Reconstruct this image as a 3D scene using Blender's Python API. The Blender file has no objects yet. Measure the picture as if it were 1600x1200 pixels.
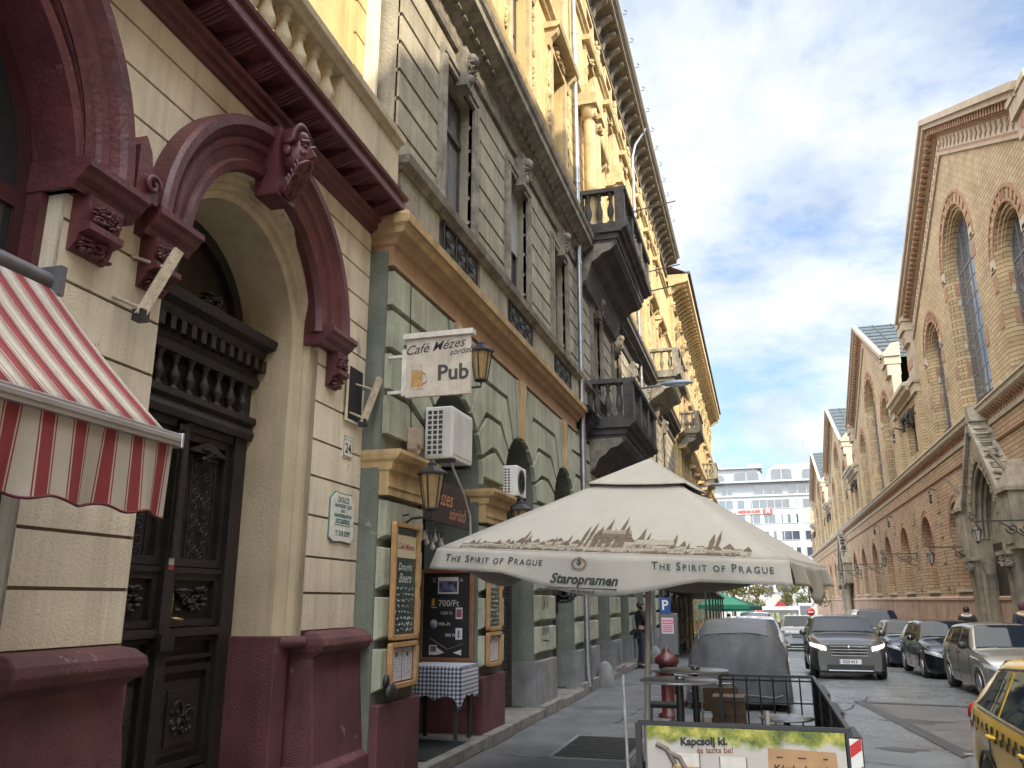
import bpy, bmesh, math, random
from mathutils import Vector, Matrix
from mathutils.geometry import tessellate_polygon
R = math.radians; PI = math.pi
random.seed(7)
S = bpy.context.scene
COL = S.collection

# ------------------------------------------------------------------ camera, sky, sun, exposure
cam_d = bpy.data.cameras.new('camera'); cam = bpy.data.objects.new('camera', cam_d); COL.objects.link(cam)
cam.location = (0, 0, 1.75); cam.rotation_euler = (R(90+14.79), 0, R(16.4))
cam_d.sensor_width = 36; cam_d.lens = 28.8; cam_d.clip_start = .05; cam_d.clip_end = 3000
S.camera = cam
S.render.resolution_x = 1024; S.render.resolution_y = 768
S.view_settings.view_transform = 'Standard'; S.view_settings.look = 'None'
S.view_settings.gamma = 1; S.view_settings.exposure = 2.2

SUN = Vector((1, -.75, .9)).normalized(); SKY_OFF = .30; SEED = (13.1, 5.7, 0); SEED2 = (1.3, 7.2, 2); GLOW = 6.3
el = math.asin(SUN.z)
W = bpy.data.worlds.new('World'); S.world = W; W.use_nodes = True
nt = W.node_tree; N = nt.nodes; L = nt.links; N.clear()
def wn(t, **k):
    n = N.new(t)
    for a, b in k.items(): setattr(n, a, b)
    return n
sky = wn('ShaderNodeTexSky', sky_type='NISHITA', sun_disc=False, sun_elevation=el, sun_rotation=math.atan2(SUN.x, SUN.y))
sky.altitude = 100; sky.air_density = 1.0; sky.dust_density = .6; sky.ozone_density = 2.5
tc = wn('ShaderNodeTexCoord'); sp = wn('ShaderNodeSeparateXYZ'); L.new(tc.outputs['Generated'], sp.inputs[0])
mz = wn('ShaderNodeMath', operation='MAXIMUM'); L.new(sp.outputs[2], mz.inputs[0]); mz.inputs[1].default_value = 0.0
az = wn('ShaderNodeMath', operation='ADD'); L.new(mz.outputs[0], az.inputs[0]); az.inputs[1].default_value = SKY_OFF
dx = wn('ShaderNodeMath', operation='DIVIDE'); L.new(sp.outputs[0], dx.inputs[0]); L.new(az.outputs[0], dx.inputs[1])
dy = wn('ShaderNodeMath', operation='DIVIDE'); L.new(sp.outputs[1], dy.inputs[0]); L.new(az.outputs[0], dy.inputs[1])
cv = wn('ShaderNodeCombineXYZ'); L.new(dx.outputs[0], cv.inputs[0]); L.new(dy.outputs[0], cv.inputs[1])
def noise(scale, det, rough, dist, w):
    a = wn('ShaderNodeVectorMath', operation='ADD'); L.new(cv.outputs[0], a.inputs[0]); a.inputs[1].default_value = w
    n = wn('ShaderNodeTexNoise'); L.new(a.outputs[0], n.inputs['Vector'])
    n.inputs['Scale'].default_value = scale; n.inputs['Detail'].default_value = det
    n.inputs['Roughness'].default_value = rough; n.inputs['Distortion'].default_value = dist
    return n.outputs['Fac']
def ramp(src, pts):
    r = wn('ShaderNodeValToRGB'); L.new(src, r.inputs[0]); e = r.color_ramp.elements
    e[0].position = pts[0][0]; e[0].color = (*pts[0][1], 1); e[1].position = pts[-1][0]; e[1].color = (*pts[-1][1], 1)
    for p, c in pts[1:-1]:
        x = e.new(p); x.color = (*c, 1)
    return r.outputs[0]
cover = ramp(noise(2.1, 12, .62, .15, SEED), [(.37, (.30,)*3), (.47, (.78,)*3), (.55, (1,)*3)])
shade = ramp(noise(1.5, 8, .55, .2, SEED2), [(.36, (2.1, 2.6, 3.5)), (.46, (3.6, 4.0, 4.5)), (.57, (4.9, 5.1, 5.3))])
mxc = wn('ShaderNodeMix', data_type='RGBA'); L.new(cover, mxc.inputs[0])
skb = wn('ShaderNodeMix', data_type='RGBA', blend_type='MULTIPLY'); skb.inputs[0].default_value = 1
L.new(sky.outputs[0], skb.inputs[6]); skb.inputs[7].default_value = (.86, 1.04, 1.22, 1)
L.new(skb.outputs[2], mxc.inputs[6]); 
# the sky overhead and behind the camera is brighter than the part ahead
L.new(shade, mxc.inputs[7])
dt = wn('ShaderNodeVectorMath', operation='DOT_PRODUCT'); L.new(tc.outputs['Generated'], dt.inputs[0]); dt.inputs[1].default_value = Vector((.2, -.85, .5)).normalized()
gl = wn('ShaderNodeMapRange', interpolation_type='SMOOTHSTEP'); L.new(dt.outputs['Value'], gl.inputs[0]); gl.inputs[1].default_value = -.22; gl.inputs[2].default_value = .38; gl.inputs[3].default_value = 1; gl.inputs[4].default_value = GLOW
shg = wn('ShaderNodeMix', data_type='RGBA', blend_type='MULTIPLY'); shg.inputs[0].default_value = 1; L.new(mxc.outputs[2], shg.inputs[6]); 
gw = wn('ShaderNodeMapRange', data_type='FLOAT_VECTOR'); L.new(gl.outputs[0], gw.inputs['Vector']); gw.inputs[7].default_value = (1, 1, 1); gw.inputs[8].default_value = (GLOW,)*3; gw.inputs[9].default_value = (1, 1, 1); gw.inputs[10].default_value = (GLOW*1.06, GLOW*.965, GLOW*.85); L.new(gw.outputs['Vector'], shg.inputs[7])
bg = wn('ShaderNodeBackground'); bg.inputs[1].default_value = .050; L.new(shg.outputs[2], bg.inputs[0])
wo = wn('ShaderNodeOutputWorld'); L.new(bg.outputs[0], wo.inputs[0])

sd = bpy.data.lights.new('sun', 'SUN'); sd.energy = 2.0; sd.angle = R(.5); sd.color = (1, .86, .66)
so = bpy.data.objects.new('sun', sd); COL.objects.link(so)
so.rotation_euler = SUN.to_track_quat('Z', 'Y').to_euler()

# ------------------------------------------------------------------ materials
_m = {}
def mat(name, col, rough=.8, var=.12, scale=3, bump=0, bscale=40, metal=0, streak=0, chips=None, col2=None, spec=None, coat=0, emis=None, coords='pos'):
    if name in _m: return _m[name]
    m = bpy.data.materials.new(name); m.use_nodes = True; t = m.node_tree; n = t.nodes; l = t.links
    b = n['Principled BSDF']; b.inputs['Roughness'].default_value = rough; b.inputs['Metallic'].default_value = metal
    if spec is not None: b.inputs['Specular IOR Level'].default_value = spec
    if coat: b.inputs['Coat Weight'].default_value = coat; b.inputs['Coat Roughness'].default_value = .04
    if coords == 'pos': g = n.new('ShaderNodeNewGeometry'); P = g.outputs['Position']
    else: g = n.new('ShaderNodeTexCoord'); P = g.outputs['Object']
    c1 = (*col, 1); c2 = (*(col2 or tuple(x*.55 for x in col)), 1)
    cur = None
    if var or col2:
        no = n.new('ShaderNodeTexNoise'); l.new(P, no.inputs['Vector']); no.inputs['Scale'].default_value = scale
        no.inputs['Detail'].default_value = 8; no.inputs['Roughness'].default_value = .65
        r = n.new('ShaderNodeValToRGB'); l.new(no.outputs['Fac'], r.inputs[0]); e = r.color_ramp.elements
        e[0].position = .35; e[1].position = .68
        if col2: e[0].color = c2; e[1].color = c1
        else:
            e[0].color = (*[x*(1-var) for x in col], 1); e[1].color = (*[min(1, x*(1+var)) for x in col], 1)
        cur = r.outputs[0]
    if streak:
        mp = n.new('ShaderNodeMapping'); l.new(P, mp.inputs['Vector']); mp.inputs['Scale'].default_value = (5, 5, .35)
        no = n.new('ShaderNodeTexNoise'); l.new(mp.outputs[0], no.inputs['Vector']); no.inputs['Scale'].default_value = 1.2
        no.inputs['Detail'].default_value = 7; no.inputs['Roughness'].default_value = .7
        r = n.new('ShaderNodeMapRange'); l.new(no.outputs['Fac'], r.inputs[0]); r.inputs[1].default_value = .45; r.inputs[2].default_value = .75
        r.inputs[3].default_value = 0; r.inputs[4].default_value = streak
        mx = n.new('ShaderNodeMix'); mx.data_type = 'RGBA'; mx.blend_type = 'MULTIPLY'; l.new(r.outputs[0], mx.inputs[0])
        if cur: l.new(cur, mx.inputs[6])
        else: mx.inputs[6].default_value = c1
        mx.inputs[7].default_value = (.42, .38, .33, 1); cur = mx.outputs[2]
    if chips:   # (colour, share 0..1, scale): flaked patches and dirt with hard edges
        no = n.new('ShaderNodeTexNoise'); l.new(P, no.inputs['Vector']); no.inputs['Scale'].default_value = chips[2]; no.inputs['Detail'].default_value = 9; no.inputs['Roughness'].default_value = .72; no.inputs['Distortion'].default_value = .4
        r = n.new('ShaderNodeMapRange'); l.new(no.outputs['Fac'], r.inputs[0]); r.inputs[1].default_value = .70-chips[1]*.2; r.inputs[2].default_value = .73-chips[1]*.2
        mx = n.new('ShaderNodeMix'); mx.data_type = 'RGBA'; l.new(r.outputs[0], mx.inputs[0])
        if cur: l.new(cur, mx.inputs[6])
        else: mx.inputs[6].default_value = c1
        mx.inputs[7].default_value = (*chips[0], 1); cur = mx.outputs[2]
    if cur: l.new(cur, b.inputs['Base Color'])
    else: b.inputs['Base Color'].default_value = c1
    if bump:
        no = n.new('ShaderNodeTexNoise'); l.new(P, no.inputs['Vector']); no.inputs['Scale'].default_value = bscale
        no.inputs['Detail'].default_value = 6
        bp = n.new('ShaderNodeBump'); bp.inputs['Strength'].default_value = bump; bp.inputs['Distance'].default_value = .02
        l.new(no.outputs['Fac'], bp.inputs['Height']); l.new(bp.outputs[0], b.inputs['Normal'])
    if emis:
        b.inputs['Emission Color'].default_value = (*emis[:3], 1); b.inputs['Emission Strength'].default_value = emis[3]
    _m[name] = m
    return m

def brick_mat(name, c1, c2, mortar, bands=None, sx=1.0):
    m = bpy.data.materials.new(name); m.use_nodes = True; t = m.node_tree; n = t.nodes; l = t.links
    b = n['Principled BSDF']; b.inputs['Roughness'].default_value = .85
    g = n.new('ShaderNodeNewGeometry'); s = n.new('ShaderNodeSeparateXYZ'); l.new(g.outputs['Position'], s.inputs[0])
    a = n.new('ShaderNodeMath'); a.operation = 'ADD'; l.new(s.outputs[0], a.inputs[0]); l.new(s.outputs[1], a.inputs[1])
    c = n.new('ShaderNodeCombineXYZ'); l.new(a.outputs[0], c.inputs[0]); l.new(s.outputs[2], c.inputs[1])
    br = n.new('ShaderNodeTexBrick'); l.new(c.outputs[0], br.inputs['Vector'])
    br.inputs['Scale'].default_value = 1; br.inputs['Brick Width'].default_value = .34*sx; br.inputs['Row Height'].default_value = .115*sx
    br.inputs['Mortar Size'].default_value = .012*sx; br.inputs['Mortar Smooth'].default_value = .2
    br.inputs['Color1'].default_value = (*c1, 1); br.inputs['Color2'].default_value = (*c2, 1); br.inputs['Mortar'].default_value = (*mortar, 1)
    cur = br.outputs['Color']
    no = n.new('ShaderNodeTexNoise'); l.new(g.outputs['Position'], no.inputs['Vector']); no.inputs['Scale'].default_value = .5; no.inputs['Detail'].default_value = 9
    no.inputs['Roughness'].default_value = .7
    r = n.new('ShaderNodeMapRange'); l.new(no.outputs['Fac'], r.inputs[0]); r.inputs[1].default_value = .35; r.inputs[2].default_value = .7
    r.inputs[3].default_value = .72; r.inputs[4].default_value = 1.12
    mx = n.new('ShaderNodeMix'); mx.data_type = 'RGBA'; mx.blend_type = 'MULTIPLY'; mx.inputs[0].default_value = 1
    l.new(cur, mx.inputs[6]); l.new(r.outputs[0], mx.inputs[7]); l.new(mx.outputs[2], b.inputs['Base Color'])
    bp = n.new('ShaderNodeBump'); bp.inputs['Strength'].default_value = .5; bp.inputs['Distance'].default_value = .015; bp.invert = True
    l.new(br.outputs['Fac'], bp.inputs['Height']); l.new(bp.outputs[0], b.inputs['Normal'])
    _m[name] = m
    return m

CREAM = mat('cream_stucco', (.67, .60, .465), .85, .13, 1.3, .3, 60, streak=.55, chips=((.36, .30, .22), .28, 2.6))
CREAMD = mat('cream_groove', (.16, .13, .1), .9, .1)
REDP = mat('oxblood_paint', (.105, .030, .034), .42, .3, 4, .35, 30, streak=.45, chips=((.20, .10, .09), .3, 5))
REDPL = mat('plinth_render', (.115, .040, .042), .7, .35, 2.2, .5, 70, streak=.5, chips=((.24, .17, .15), .3, 4))
YEL = mat('yellow_stucco', (.50, .365, .17), .85, .12, 1.5, .3, 40, streak=.65)
YELC = mat('yellow_trim', (.43, .33, .175), .85, .2, 4, .4, 30, streak=.6)
GREY = mat('sooty_stucco', (.36, .33, .245), .9, .1, 1.8, .5, 30, col2=(.21, .19, .145), streak=.75)
GREYT = mat('sooty_trim', (.29, .265, .21), .9, .1, 4, .5, 30, col2=(.11, .10, .085), streak=.6)
NBLK = mat('near_black_stone', (.085, .08, .075), .9, .1, 3, .5, 30, col2=(.035, .034, .034))  # near-black tone for balconies, far cornices and hoods
GRN = mat('pale_green_block', (.345, .362, .275), .85, .18, 2, .4, 50, streak=.75, chips=((.23, .23, .18), .45, 3))
GRND = mat('dull_green_wall', (.15, .17, .138), .85, .2, 2, .4, 40, streak=.6, chips=((.25, .25, .2), .3, 3))
OCH = mat('ochre_paint', (.44, .31, .15), .75, .2, 3, .3, 40, streak=.65, chips=((.28, .23, .17), .35, 4))
OCHB = mat('ochre_brown', (.33, .21, .115), .8, .12, 4, .2, 40, streak=.4)
PLG = mat('grey_plinth', (.20, .205, .205), .85, .25, 3, .5, 50, streak=.6, chips=((.12, .12, .115), .45, 4))
STEP = mat('worn_step_stone', (.25, .235, .215), .8, .2, 5, .5, 30, col2=(.12, .11, .10))
DOORW = mat('dark_carved_oak', (.028, .023, .02), .5, .3, 6, .5, 50, col2=(.012, .011, .011))
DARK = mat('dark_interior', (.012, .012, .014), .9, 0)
GLASS = mat('window_glass', (.02, .025, .03), .03, 0, spec=.9)
GLASSL = mat('curtained_glass', (.16, .17, .18), .06, .4, 1.2, spec=.9)
WFR = mat('dark_window_frame', (.05, .045, .045), .5, .2)
IRON = mat('black_iron', (.018, .018, .02), .45, .2, 10)
PIPE = mat('zinc_pipe', (.33, .35, .38), .35, .15, 3, metal=.8)
WHITE = mat('white_paint', (.72, .71, .68), .5, .05)
BULB = mat('bulb_glass', (.8, .78, .7), .2, 0)
SHUT = mat('shutter_metal', (.075, .07, .065), .5, .25, 4, metal=.4)
STONE = mat('weathered_stone', (.34, .30, .235), .9, .1, 2, .5, 25, col2=(.17, .15, .125), streak=.4)
STONEP = mat('pale_stone', (.42, .37, .29), .85, .12, 2, .4, 25, streak=.4)
BRK = brick_mat('yellow_brick', (.45, .355, .215), (.36, .27, .155), (.17, .11, .065), sx=1.5)
BRKR = brick_mat('red_brick', (.36, .15, .10), (.28, .10, .07), (.20, .13, .09))
BRKM = brick_mat('mixed_brick', (.42, .31, .19), (.33, .215, .135), (.16, .10, .065), sx=1.5)
SLATE = mat('blue_grey_roof', (.055, .068, .078), 1.0, .2, 2, .2, 10, spec=.1)
GLZ = mat('lattice_glass', (.05, .06, .08), .08, .3, 2, spec=.8)

# ------------------------------------------------------------------ mesh builder
class MB:
    def __init__(s): s.v = []; s.f = []; s.sm = []; s.mi = []
    def add(s, vs, fs, smooth=False, mi=0):
        o = len(s.v); s.v += [tuple(v) for v in vs]
        for f in fs: s.f.append([i+o for i in f]); s.sm.append(smooth); s.mi.append(mi)
    def box(s, x0, x1, y0, y1, z0, z1, mi=0):
        s.add([(x0,y0,z0),(x1,y0,z0),(x1,y1,z0),(x0,y1,z0),(x0,y0,z1),(x1,y0,z1),(x1,y1,z1),(x0,y1,z1)],
              [(0,3,2,1),(4,5,6,7),(0,1,5,4),(1,2,6,5),(2,3,7,6),(3,0,4,7)], mi=mi)
    def bar(s, a, b, w, h=None, mi=0):
        a = Vector(a); b = Vector(b); d = (b-a); h = h or w
        u = d.normalized(); up = Vector((0,0,1)) if abs(u.z) < .95 else Vector((1,0,0))
        r = u.cross(up).normalized(); q = r.cross(u)
        vs = []
        for p in (a, b):
            for i, j in ((-1,-1),(1,-1),(1,1),(-1,1)): vs.append(p+r*(i*w/2)+q*(j*h/2))
        s.add(vs, [(0,1,2,3),(7,6,5,4),(0,4,5,1),(1,5,6,2),(2,6,7,3),(3,7,4,0)], mi=mi)
    def tube(s, pts, r, n=8, mi=0, cap=True):
        pts = [Vector(p) for p in pts]; rr = r if isinstance(r, (list, tuple)) else [r]*len(pts)
        rings = []; prev = None
        for i, p in enumerate(pts):
            d = (pts[min(i+1, len(pts)-1)]-pts[max(i-1, 0)]).normalized()
            if prev is None:
                up = Vector((0,0,1)) if abs(d.z) < .9 else Vector((1,0,0)); a = d.cross(up).normalized()
            else:
                a = (prev-d*prev.dot(d)).normalized()
            prev = a; b = d.cross(a)
            rings.append([p+(a*math.cos(2*PI*k/n)+b*math.sin(2*PI*k/n))*rr[i] for k in range(n)])
        vs = [v for ring in rings for v in ring]; fs = []
        for i in range(len(pts)-1):
            for k in range(n): fs.append((i*n+k, i*n+(k+1)%n, (i+1)*n+(k+1)%n, (i+1)*n+k))
        s.add(vs, fs, True, mi)
        if cap:
            s.add(rings[0], [tuple(range(n))], False, mi); s.add(rings[-1], [tuple(range(n))], False, mi)
    def lathe(s, prof, c=(0,0,0), n=12, mi=0, smooth=True, axis='z'):
        vs = []; fs = []
        for r, z in prof:
            for k in range(n):
                a = 2*PI*k/n; x, y = r*math.cos(a), r*math.sin(a)
                vs.append((c[0]+x, c[1]+y, c[2]+z) if axis == 'z' else ((c[0]+z, c[1]+x, c[2]+y) if axis == 'x' else (c[0]+x, c[1]+z, c[2]+y)))
        m = len(prof)
        for i in range(m-1):
            for k in range(n): fs.append((i*n+k, i*n+(k+1)%n, (i+1)*n+(k+1)%n, (i+1)*n+k))
        s.add(vs, fs, smooth, mi)
        if prof[0][0] > 1e-4: s.add(vs[:n], [tuple(range(n))], False, mi)
        if prof[-1][0] > 1e-4: s.add(vs[-n:], [tuple(range(n))], False, mi)
    def ball(s, c, rx, ry, rz, n=8, m=5, mi=0):
        vs = []; fs = []
        for i in range(m+1):
            t = PI*i/m
            for k in range(n):
                a = 2*PI*k/n; vs.append((c[0]+rx*math.sin(t)*math.cos(a), c[1]+ry*math.sin(t)*math.sin(a), c[2]+rz*math.cos(t)))
        for i in range(m):
            for k in range(n): fs.append((i*n+k, i*n+(k+1)%n, (i+1)*n+(k+1)%n, (i+1)*n+k))
        s.add(vs, fs, True, mi)
    def prism(s, poly, h0, h1, ax='x', mi=0, smooth=False):
        """poly: 2D points; extruded along ax between h0 and h1. ax x: (y,z), y: (x,z), z: (x,y)"""
        def P(a, b, h): return (h, a, b) if ax == 'x' else ((a, h, b) if ax == 'y' else (a, b, h))
        n = len(poly); vs = [P(a, b, h0) for a, b in poly]+[P(a, b, h1) for a, b in poly]
        tris = tessellate_polygon([[Vector((a, b, 0)) for a, b in poly]])
        s.add(vs, [tuple(t) for t in tris]+[tuple(i+n for i in t) for t in tris], False, mi)
        s.add(vs, [(i, (i+1)%n, n+(i+1)%n, n+i) for i in range(n)], smooth, mi)
    def sheet(s, outer, holes, n0, mi=0):
        """flat face in the (y,z) plane at x=n0 with holes"""
        loops = [[Vector((a, b, 0)) for a, b in outer]]+[[Vector((a, b, 0)) for a, b in h] for h in holes]
        tris = tessellate_polygon(loops); flat = [p for lp in loops for p in lp]
        s.add([(n0, p.x, p.y) for p in flat], [tuple(t) for t in tris], False, mi)
    def sleeve(s, loop, n0, n1, mi=0, closed=True):
        k = len(loop); vs = [(n0, a, b) for a, b in loop]+[(n1, a, b) for a, b in loop]
        s.add(vs, [(i, (i+1)%k, k+(i+1)%k, k+i) for i in range(k if closed else k-1)], False, mi)
    def run(s, prof, y0, y1, mi=0, mit=0):
        """moulding: profile (n,z) swept along y, ends closed; mit = mitre return depth (n added to y ends)"""
        k = len(prof); vs = []; back = min(p[0] for p in prof)
        for (a, b) in prof: vs.append((a, y0-(a*mit), b))
        for (a, b) in prof: vs.append((a, y1+(a*mit), b))
        tris = tessellate_polygon([[Vector((a, b, 0)) for a, b in prof]])
        fs = [(i, (i+1)%k, k+(i+1)%k, k+i) for i in range(k)]
        if mit:
            for (a, b) in prof: vs.append((back, y0-a*mit, b))
            for (a, b) in prof: vs.append((back, y1+a*mit, b))
            fs += [(i, (i+1)%k, 2*k+(i+1)%k, 2*k+i) for i in range(k)]+[(k+i, k+(i+1)%k, 3*k+(i+1)%k, 3*k+i) for i in range(k)]
        else: fs += [tuple(t) for t in tris]+[tuple(i+k for i in t) for t in tris]
        s.add(vs, fs, False, mi)
    def arc(s, prof, c, zc, a0=0, a1=180, seg=28, mi=0, kz=1):
        """archivolt: profile (n, r) swept round centre (c,zc) in the y-z plane"""
        k = len(prof); vs = []; fs = []
        for i in range(seg+1):
            a = R(a0+(a1-a0)*i/seg)
            for n, r in prof: vs.append((n, c+r*math.cos(a), zc+r*math.sin(a)*kz))
        for i in range(seg):
            for j in range(k): fs.append((i*k+j, i*k+(j+1)%k, (i+1)*k+(j+1)%k, (i+1)*k+j))
        s.add(vs, fs, False, mi); s.add(vs[:k], [tuple(range(k))], False, mi); s.add(vs[-k:], [tuple(range(k))], False, mi)
    def orn(s, c, w, h, d, seed=0, n=22, mi=0):
        """carved foliage relief facing +n around c=(n,y,z)"""
        g = random.Random(seed)
        for i in range(int(n*1.8)):
            a = g.uniform(-1, 1); b = g.uniform(-1, 1); q = g.uniform(.05, .15)
            s.ball((c[0]+g.uniform(0, d*.5), c[1]+a*w/2*.85, c[2]+b*h/2*.85), d*g.uniform(.5, 1), w*q*.8, h*q*.8, 6, 4, mi)
        for i in range(max(2, n//6)):
            a = g.uniform(-.6, .6)*w/2; b = g.uniform(-.6, .6)*h/2; rr = min(w, h)*g.uniform(.16, .28)
            pts = [(c[0]+d*.8, c[1]+a+rr*(1-t/14)*math.cos(t*.55), c[2]+b+rr*(1-t/14)*math.sin(t*.55)) for t in range(12)]
            s.tube(pts, min(w, h)*.035, 5, mi)
    def build(s, name, m, parent=None, T=None, bevel=0, subs=0, raw=False):
        v = [T(p) for p in s.v] if T else s.v
        me = bpy.data.meshes.new(name); me.from_pydata(v, [], s.f)
        ms = m if isinstance(m, (list, tuple)) else [m]
        for x in ms: me.materials.append(x)
        me.polygons.foreach_set('use_smooth', s.sm); me.polygons.foreach_set('material_index', s.mi)
        bm = bmesh.new(); bm.from_mesh(me)
        bmesh.ops.recalc_face_normals(bm, faces=bm.faces); bm.to_mesh(me); bm.free()
        o = bpy.data.objects.new(name, me); COL.objects.link(o)
        if parent: o.parent = parent
        if bevel:
            b = o.modifiers.new('b', 'BEVEL'); b.width = bevel; b.segments = 2; b.limit_method = 'ANGLE'; b.angle_limit = R(40)
        if subs:
            b = o.modifiers.new('s', 'SUBSURF'); b.levels = b.render_levels = subs
        return o

def tag(o, label=None, cat=None, group=None, kind=None):
    if label: o['label'] = label
    if cat: o['category'] = cat
    if group: o['group'] = group
    if kind: o['kind'] = kind
    return o
def thing(name, label, cat, loc=(0,0,0), rz=0, group=None):
    o = bpy.data.objects.new(name, None); COL.objects.link(o); o.location = loc; o.rotation_euler = (0, 0, rz); o.empty_display_size = .2
    return tag(o, label, cat, group)
def structure(o): o['kind'] = 'structure'; return o
def copy_tree(o, parent=None):
    c = o.copy(); COL.objects.link(c); c.parent = parent
    for ch in list(o.children): copy_tree(ch, c)
    return c

def text_mesh(s, size, spacing=1, shear=0, bold=0, align='CENTER'):
    cu = bpy.data.curves.new('t', 'FONT'); cu.body = s; cu.size = size; cu.space_character = spacing; cu.shear = shear
    cu.align_x = align; cu.align_y = 'CENTER'; cu.offset = bold; cu.resolution_u = 3
    o = bpy.data.objects.new('t', cu); COL.objects.link(o)
    bpy.context.view_layer.update()
    me = bpy.data.meshes.new_from_object(o.evaluated_get(bpy.context.evaluated_depsgraph_get()))
    vs = [tuple(v.co) for v in me.vertices]; fs = [tuple(p.vertices) for p in me.polygons]
    bpy.data.objects.remove(o); bpy.data.curves.remove(cu); bpy.data.meshes.remove(me)
    return vs, fs
def text(mb, s, size, fn, mi=0, **k):
    """fn maps text-plane (u right, v up) to a point"""
    vs, fs = text_mesh(s, size, **k); mb.add([fn(v[0], v[1]) for v in vs], fs, False, mi)

def archloop(c, z0, zs, hw, seg=18, rise=None):
    rise = hw if rise is None else rise
    p = [(c+hw, z0)]
    for i in range(seg+1):
        a = PI*i/seg; p.append((c+hw*math.cos(a), zs+rise*math.sin(a)))
    p.append((c-hw, z0))
    return p
def rectloop(y0, y1, z0, z1): return [(y1, z0), (y1, z1), (y0, z1), (y0, z0)]

def notched(y0, y1, z0, z1, loops):
    p = [(y0, z0)]
    for lp in sorted(loops, key=lambda l: min(q[0] for q in l)):
        q = [(a, max(b, z0)) for a, b in lp]; q = q if q[0][0] < q[-1][0] else q[::-1]; p += q
    return p+[(y1, z0), (y1, z1), (y0, z1)]
def courses(mb, y0, y1, zs, holes, nf, nb, gap, mi=0, fine=.06):
    """rusticated courses as real slabs. holes: (c, hw, z0, zspring, rise)"""
    def hwz(h, z):
        c, hw, z0, zp, rise = h
        if z < z0-1e-6: return None
        if z <= zp: return hw
        t = (z-zp)/rise if rise > 0 else 2
        return None if t >= 1 else hw*math.sqrt(max(0, 1-t*t))
    for k in range(len(zs)-1):
        za, zb = zs[k]+gap/2, zs[k+1]-gap/2
        lv = {za, zb}
        for h in holes:
            for z in (h[2], h[3], h[3]+h[4]-1e-4):
                if za < z < zb: lv.add(z)
            z = za
            if zb > h[3] and za < h[3]+h[4]:
                while z < zb: lv.add(z); z += fine
        lv = sorted(lv)
        for a, b in zip(lv, lv[1:]):
            if b-a < 1e-5: continue
            act = [h for h in holes if hwz(h, (a+b)/2) is not None]
            act.sort(key=lambda h: h[0])
            L0 = y0; L1 = y0
            for h in act+[None]:
                if h is None: r0 = r1 = y1
                else:
                    wa = hwz(h, a+1e-5); wb = hwz(h, b-1e-5); wa = wa or 0; wb = wb or 0
                    r0 = max(L0, h[0]-wa); r1 = max(L1, h[0]-wb)
                if r0-L0 > 1e-3 or r1-L1 > 1e-3:
                    mb.add([(nf,L0,a),(nf,r0,a),(nf,r1,b),(nf,L1,b),(nb,L0,a),(nb,r0,a),(nb,r1,b),(nb,L1,b)],
                           [(0,1,2,3)]+([(0,1,5,4)] if a == lv[0] else [])+([(3,2,6,7)] if b == lv[-1] else [])+
                           ([(0,3,7,4)] if abs(L0-y0) < 1e-6 or h is not None or True else [])+[(1,2,6,5)], mi=mi)
                if h is not None: L0 = h[0]+wa; L1 = h[0]+wb
BAL = [(.055,0),(.055,.04),(.03,.06),(.034,.10),(.06,.2),(.062,.26),(.035,.38),(.026,.46),(.045,.5),(.028,.53),(.05,.56),(.055,.6)]
def baluster(mb, n, y, z0, h, k=1, mi=0):
    mb.lathe([(r*k, z*h/.6) for r, z in BAL], (n, y, z0), 8, mi)
def window_part(T, parent, c, z0, z1, hw, n, arched=False, cols=2, rows=3, fr=WFR, gl=GLASS, fw=.05, name='window'):
    f = MB(); t = .05
    zt = z1
    f.box(n-t, n, c-hw, c-hw+fw, z0, zt-(hw if arched else 0)); f.box(n-t, n, c+hw-fw, c+hw, z0, zt-(hw if arched else 0))
    f.box(n-t, n, c-hw+fw, c+hw-fw, z0, z0+fw)
    if arched: f.arc([(n-t, hw-fw), (n, hw-fw), (n, hw), (n-t, hw)], c, zt-hw, seg=16); f.box(n-t, n-.004, c-hw+fw, c+hw-fw, zt-hw-fw, zt-hw)
    else: f.box(n-t, n, c-hw+fw, c+hw-fw, zt-fw, zt)
    zt2 = zt-hw if arched else zt
    for i in range(1, cols):
        y = c-hw+2*hw*i/cols; f.box(n-t+.005, n-.006, y-fw*.4, y+fw*.4, z0+fw, (zt-fw) if not arched else zt-.03)
    for j in range(1, rows):
        z = z0+(zt2-z0)*j/rows; f.box(n-t+.01, n-.012, c-hw+fw, c+hw-fw, z-fw*.4, z+fw*.4)
    w = f.build(name, fr, parent, T)
    g = MB(); lp = archloop(c, z0+.01, zt-hw, hw-.01, 12) if arched else rectloop(c-hw+.01, c+hw-.01, z0+.01, zt-.01)
    g.sheet(lp, [], n-t*.5); g.build('pane', gl, w, T)
    return w
# ================================================================== CREAM BUILDING with the carved portal (left)
TH = R(1.9)
cream = thing('cream_building', 'cream stucco building with oxblood arches and a dark carved portal', 'building', (-3.68, 7, 0), TH)
def cb(mb, name, m, parent=cream, **k): return mb.build(name, m, parent, None, **k)
E1 = .26                                            # right-hand end of the front
DC, DZ, DH = -1.8, 3.92, 1.06                       # portal arch centre, spring, half width
BC, BZ, BH = -4.99, 3.95, 1.27                      # big shop window
DC2, BC2 = -8.0, -11.1
holes = [(DC, DH, 1.45, DZ, DH), (BC, BH, .9, BZ, BH), (DC2, DH, 1.45, DZ, DH), (BC2, BH, .9, BZ, BH)]
zs = [1.5, 1.81, 2.11, 2.46, 2.80, 3.12, 3.46, 3.80, 4.11, 4.42, 4.71, 5.01, 5.30, 5.62]
w = MB(); courses(w, -13.5, E1, zs, holes, 0, -.022, .02)
w.box(-.30, -.02, .02, E1, 1.4, 5.7)
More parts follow.
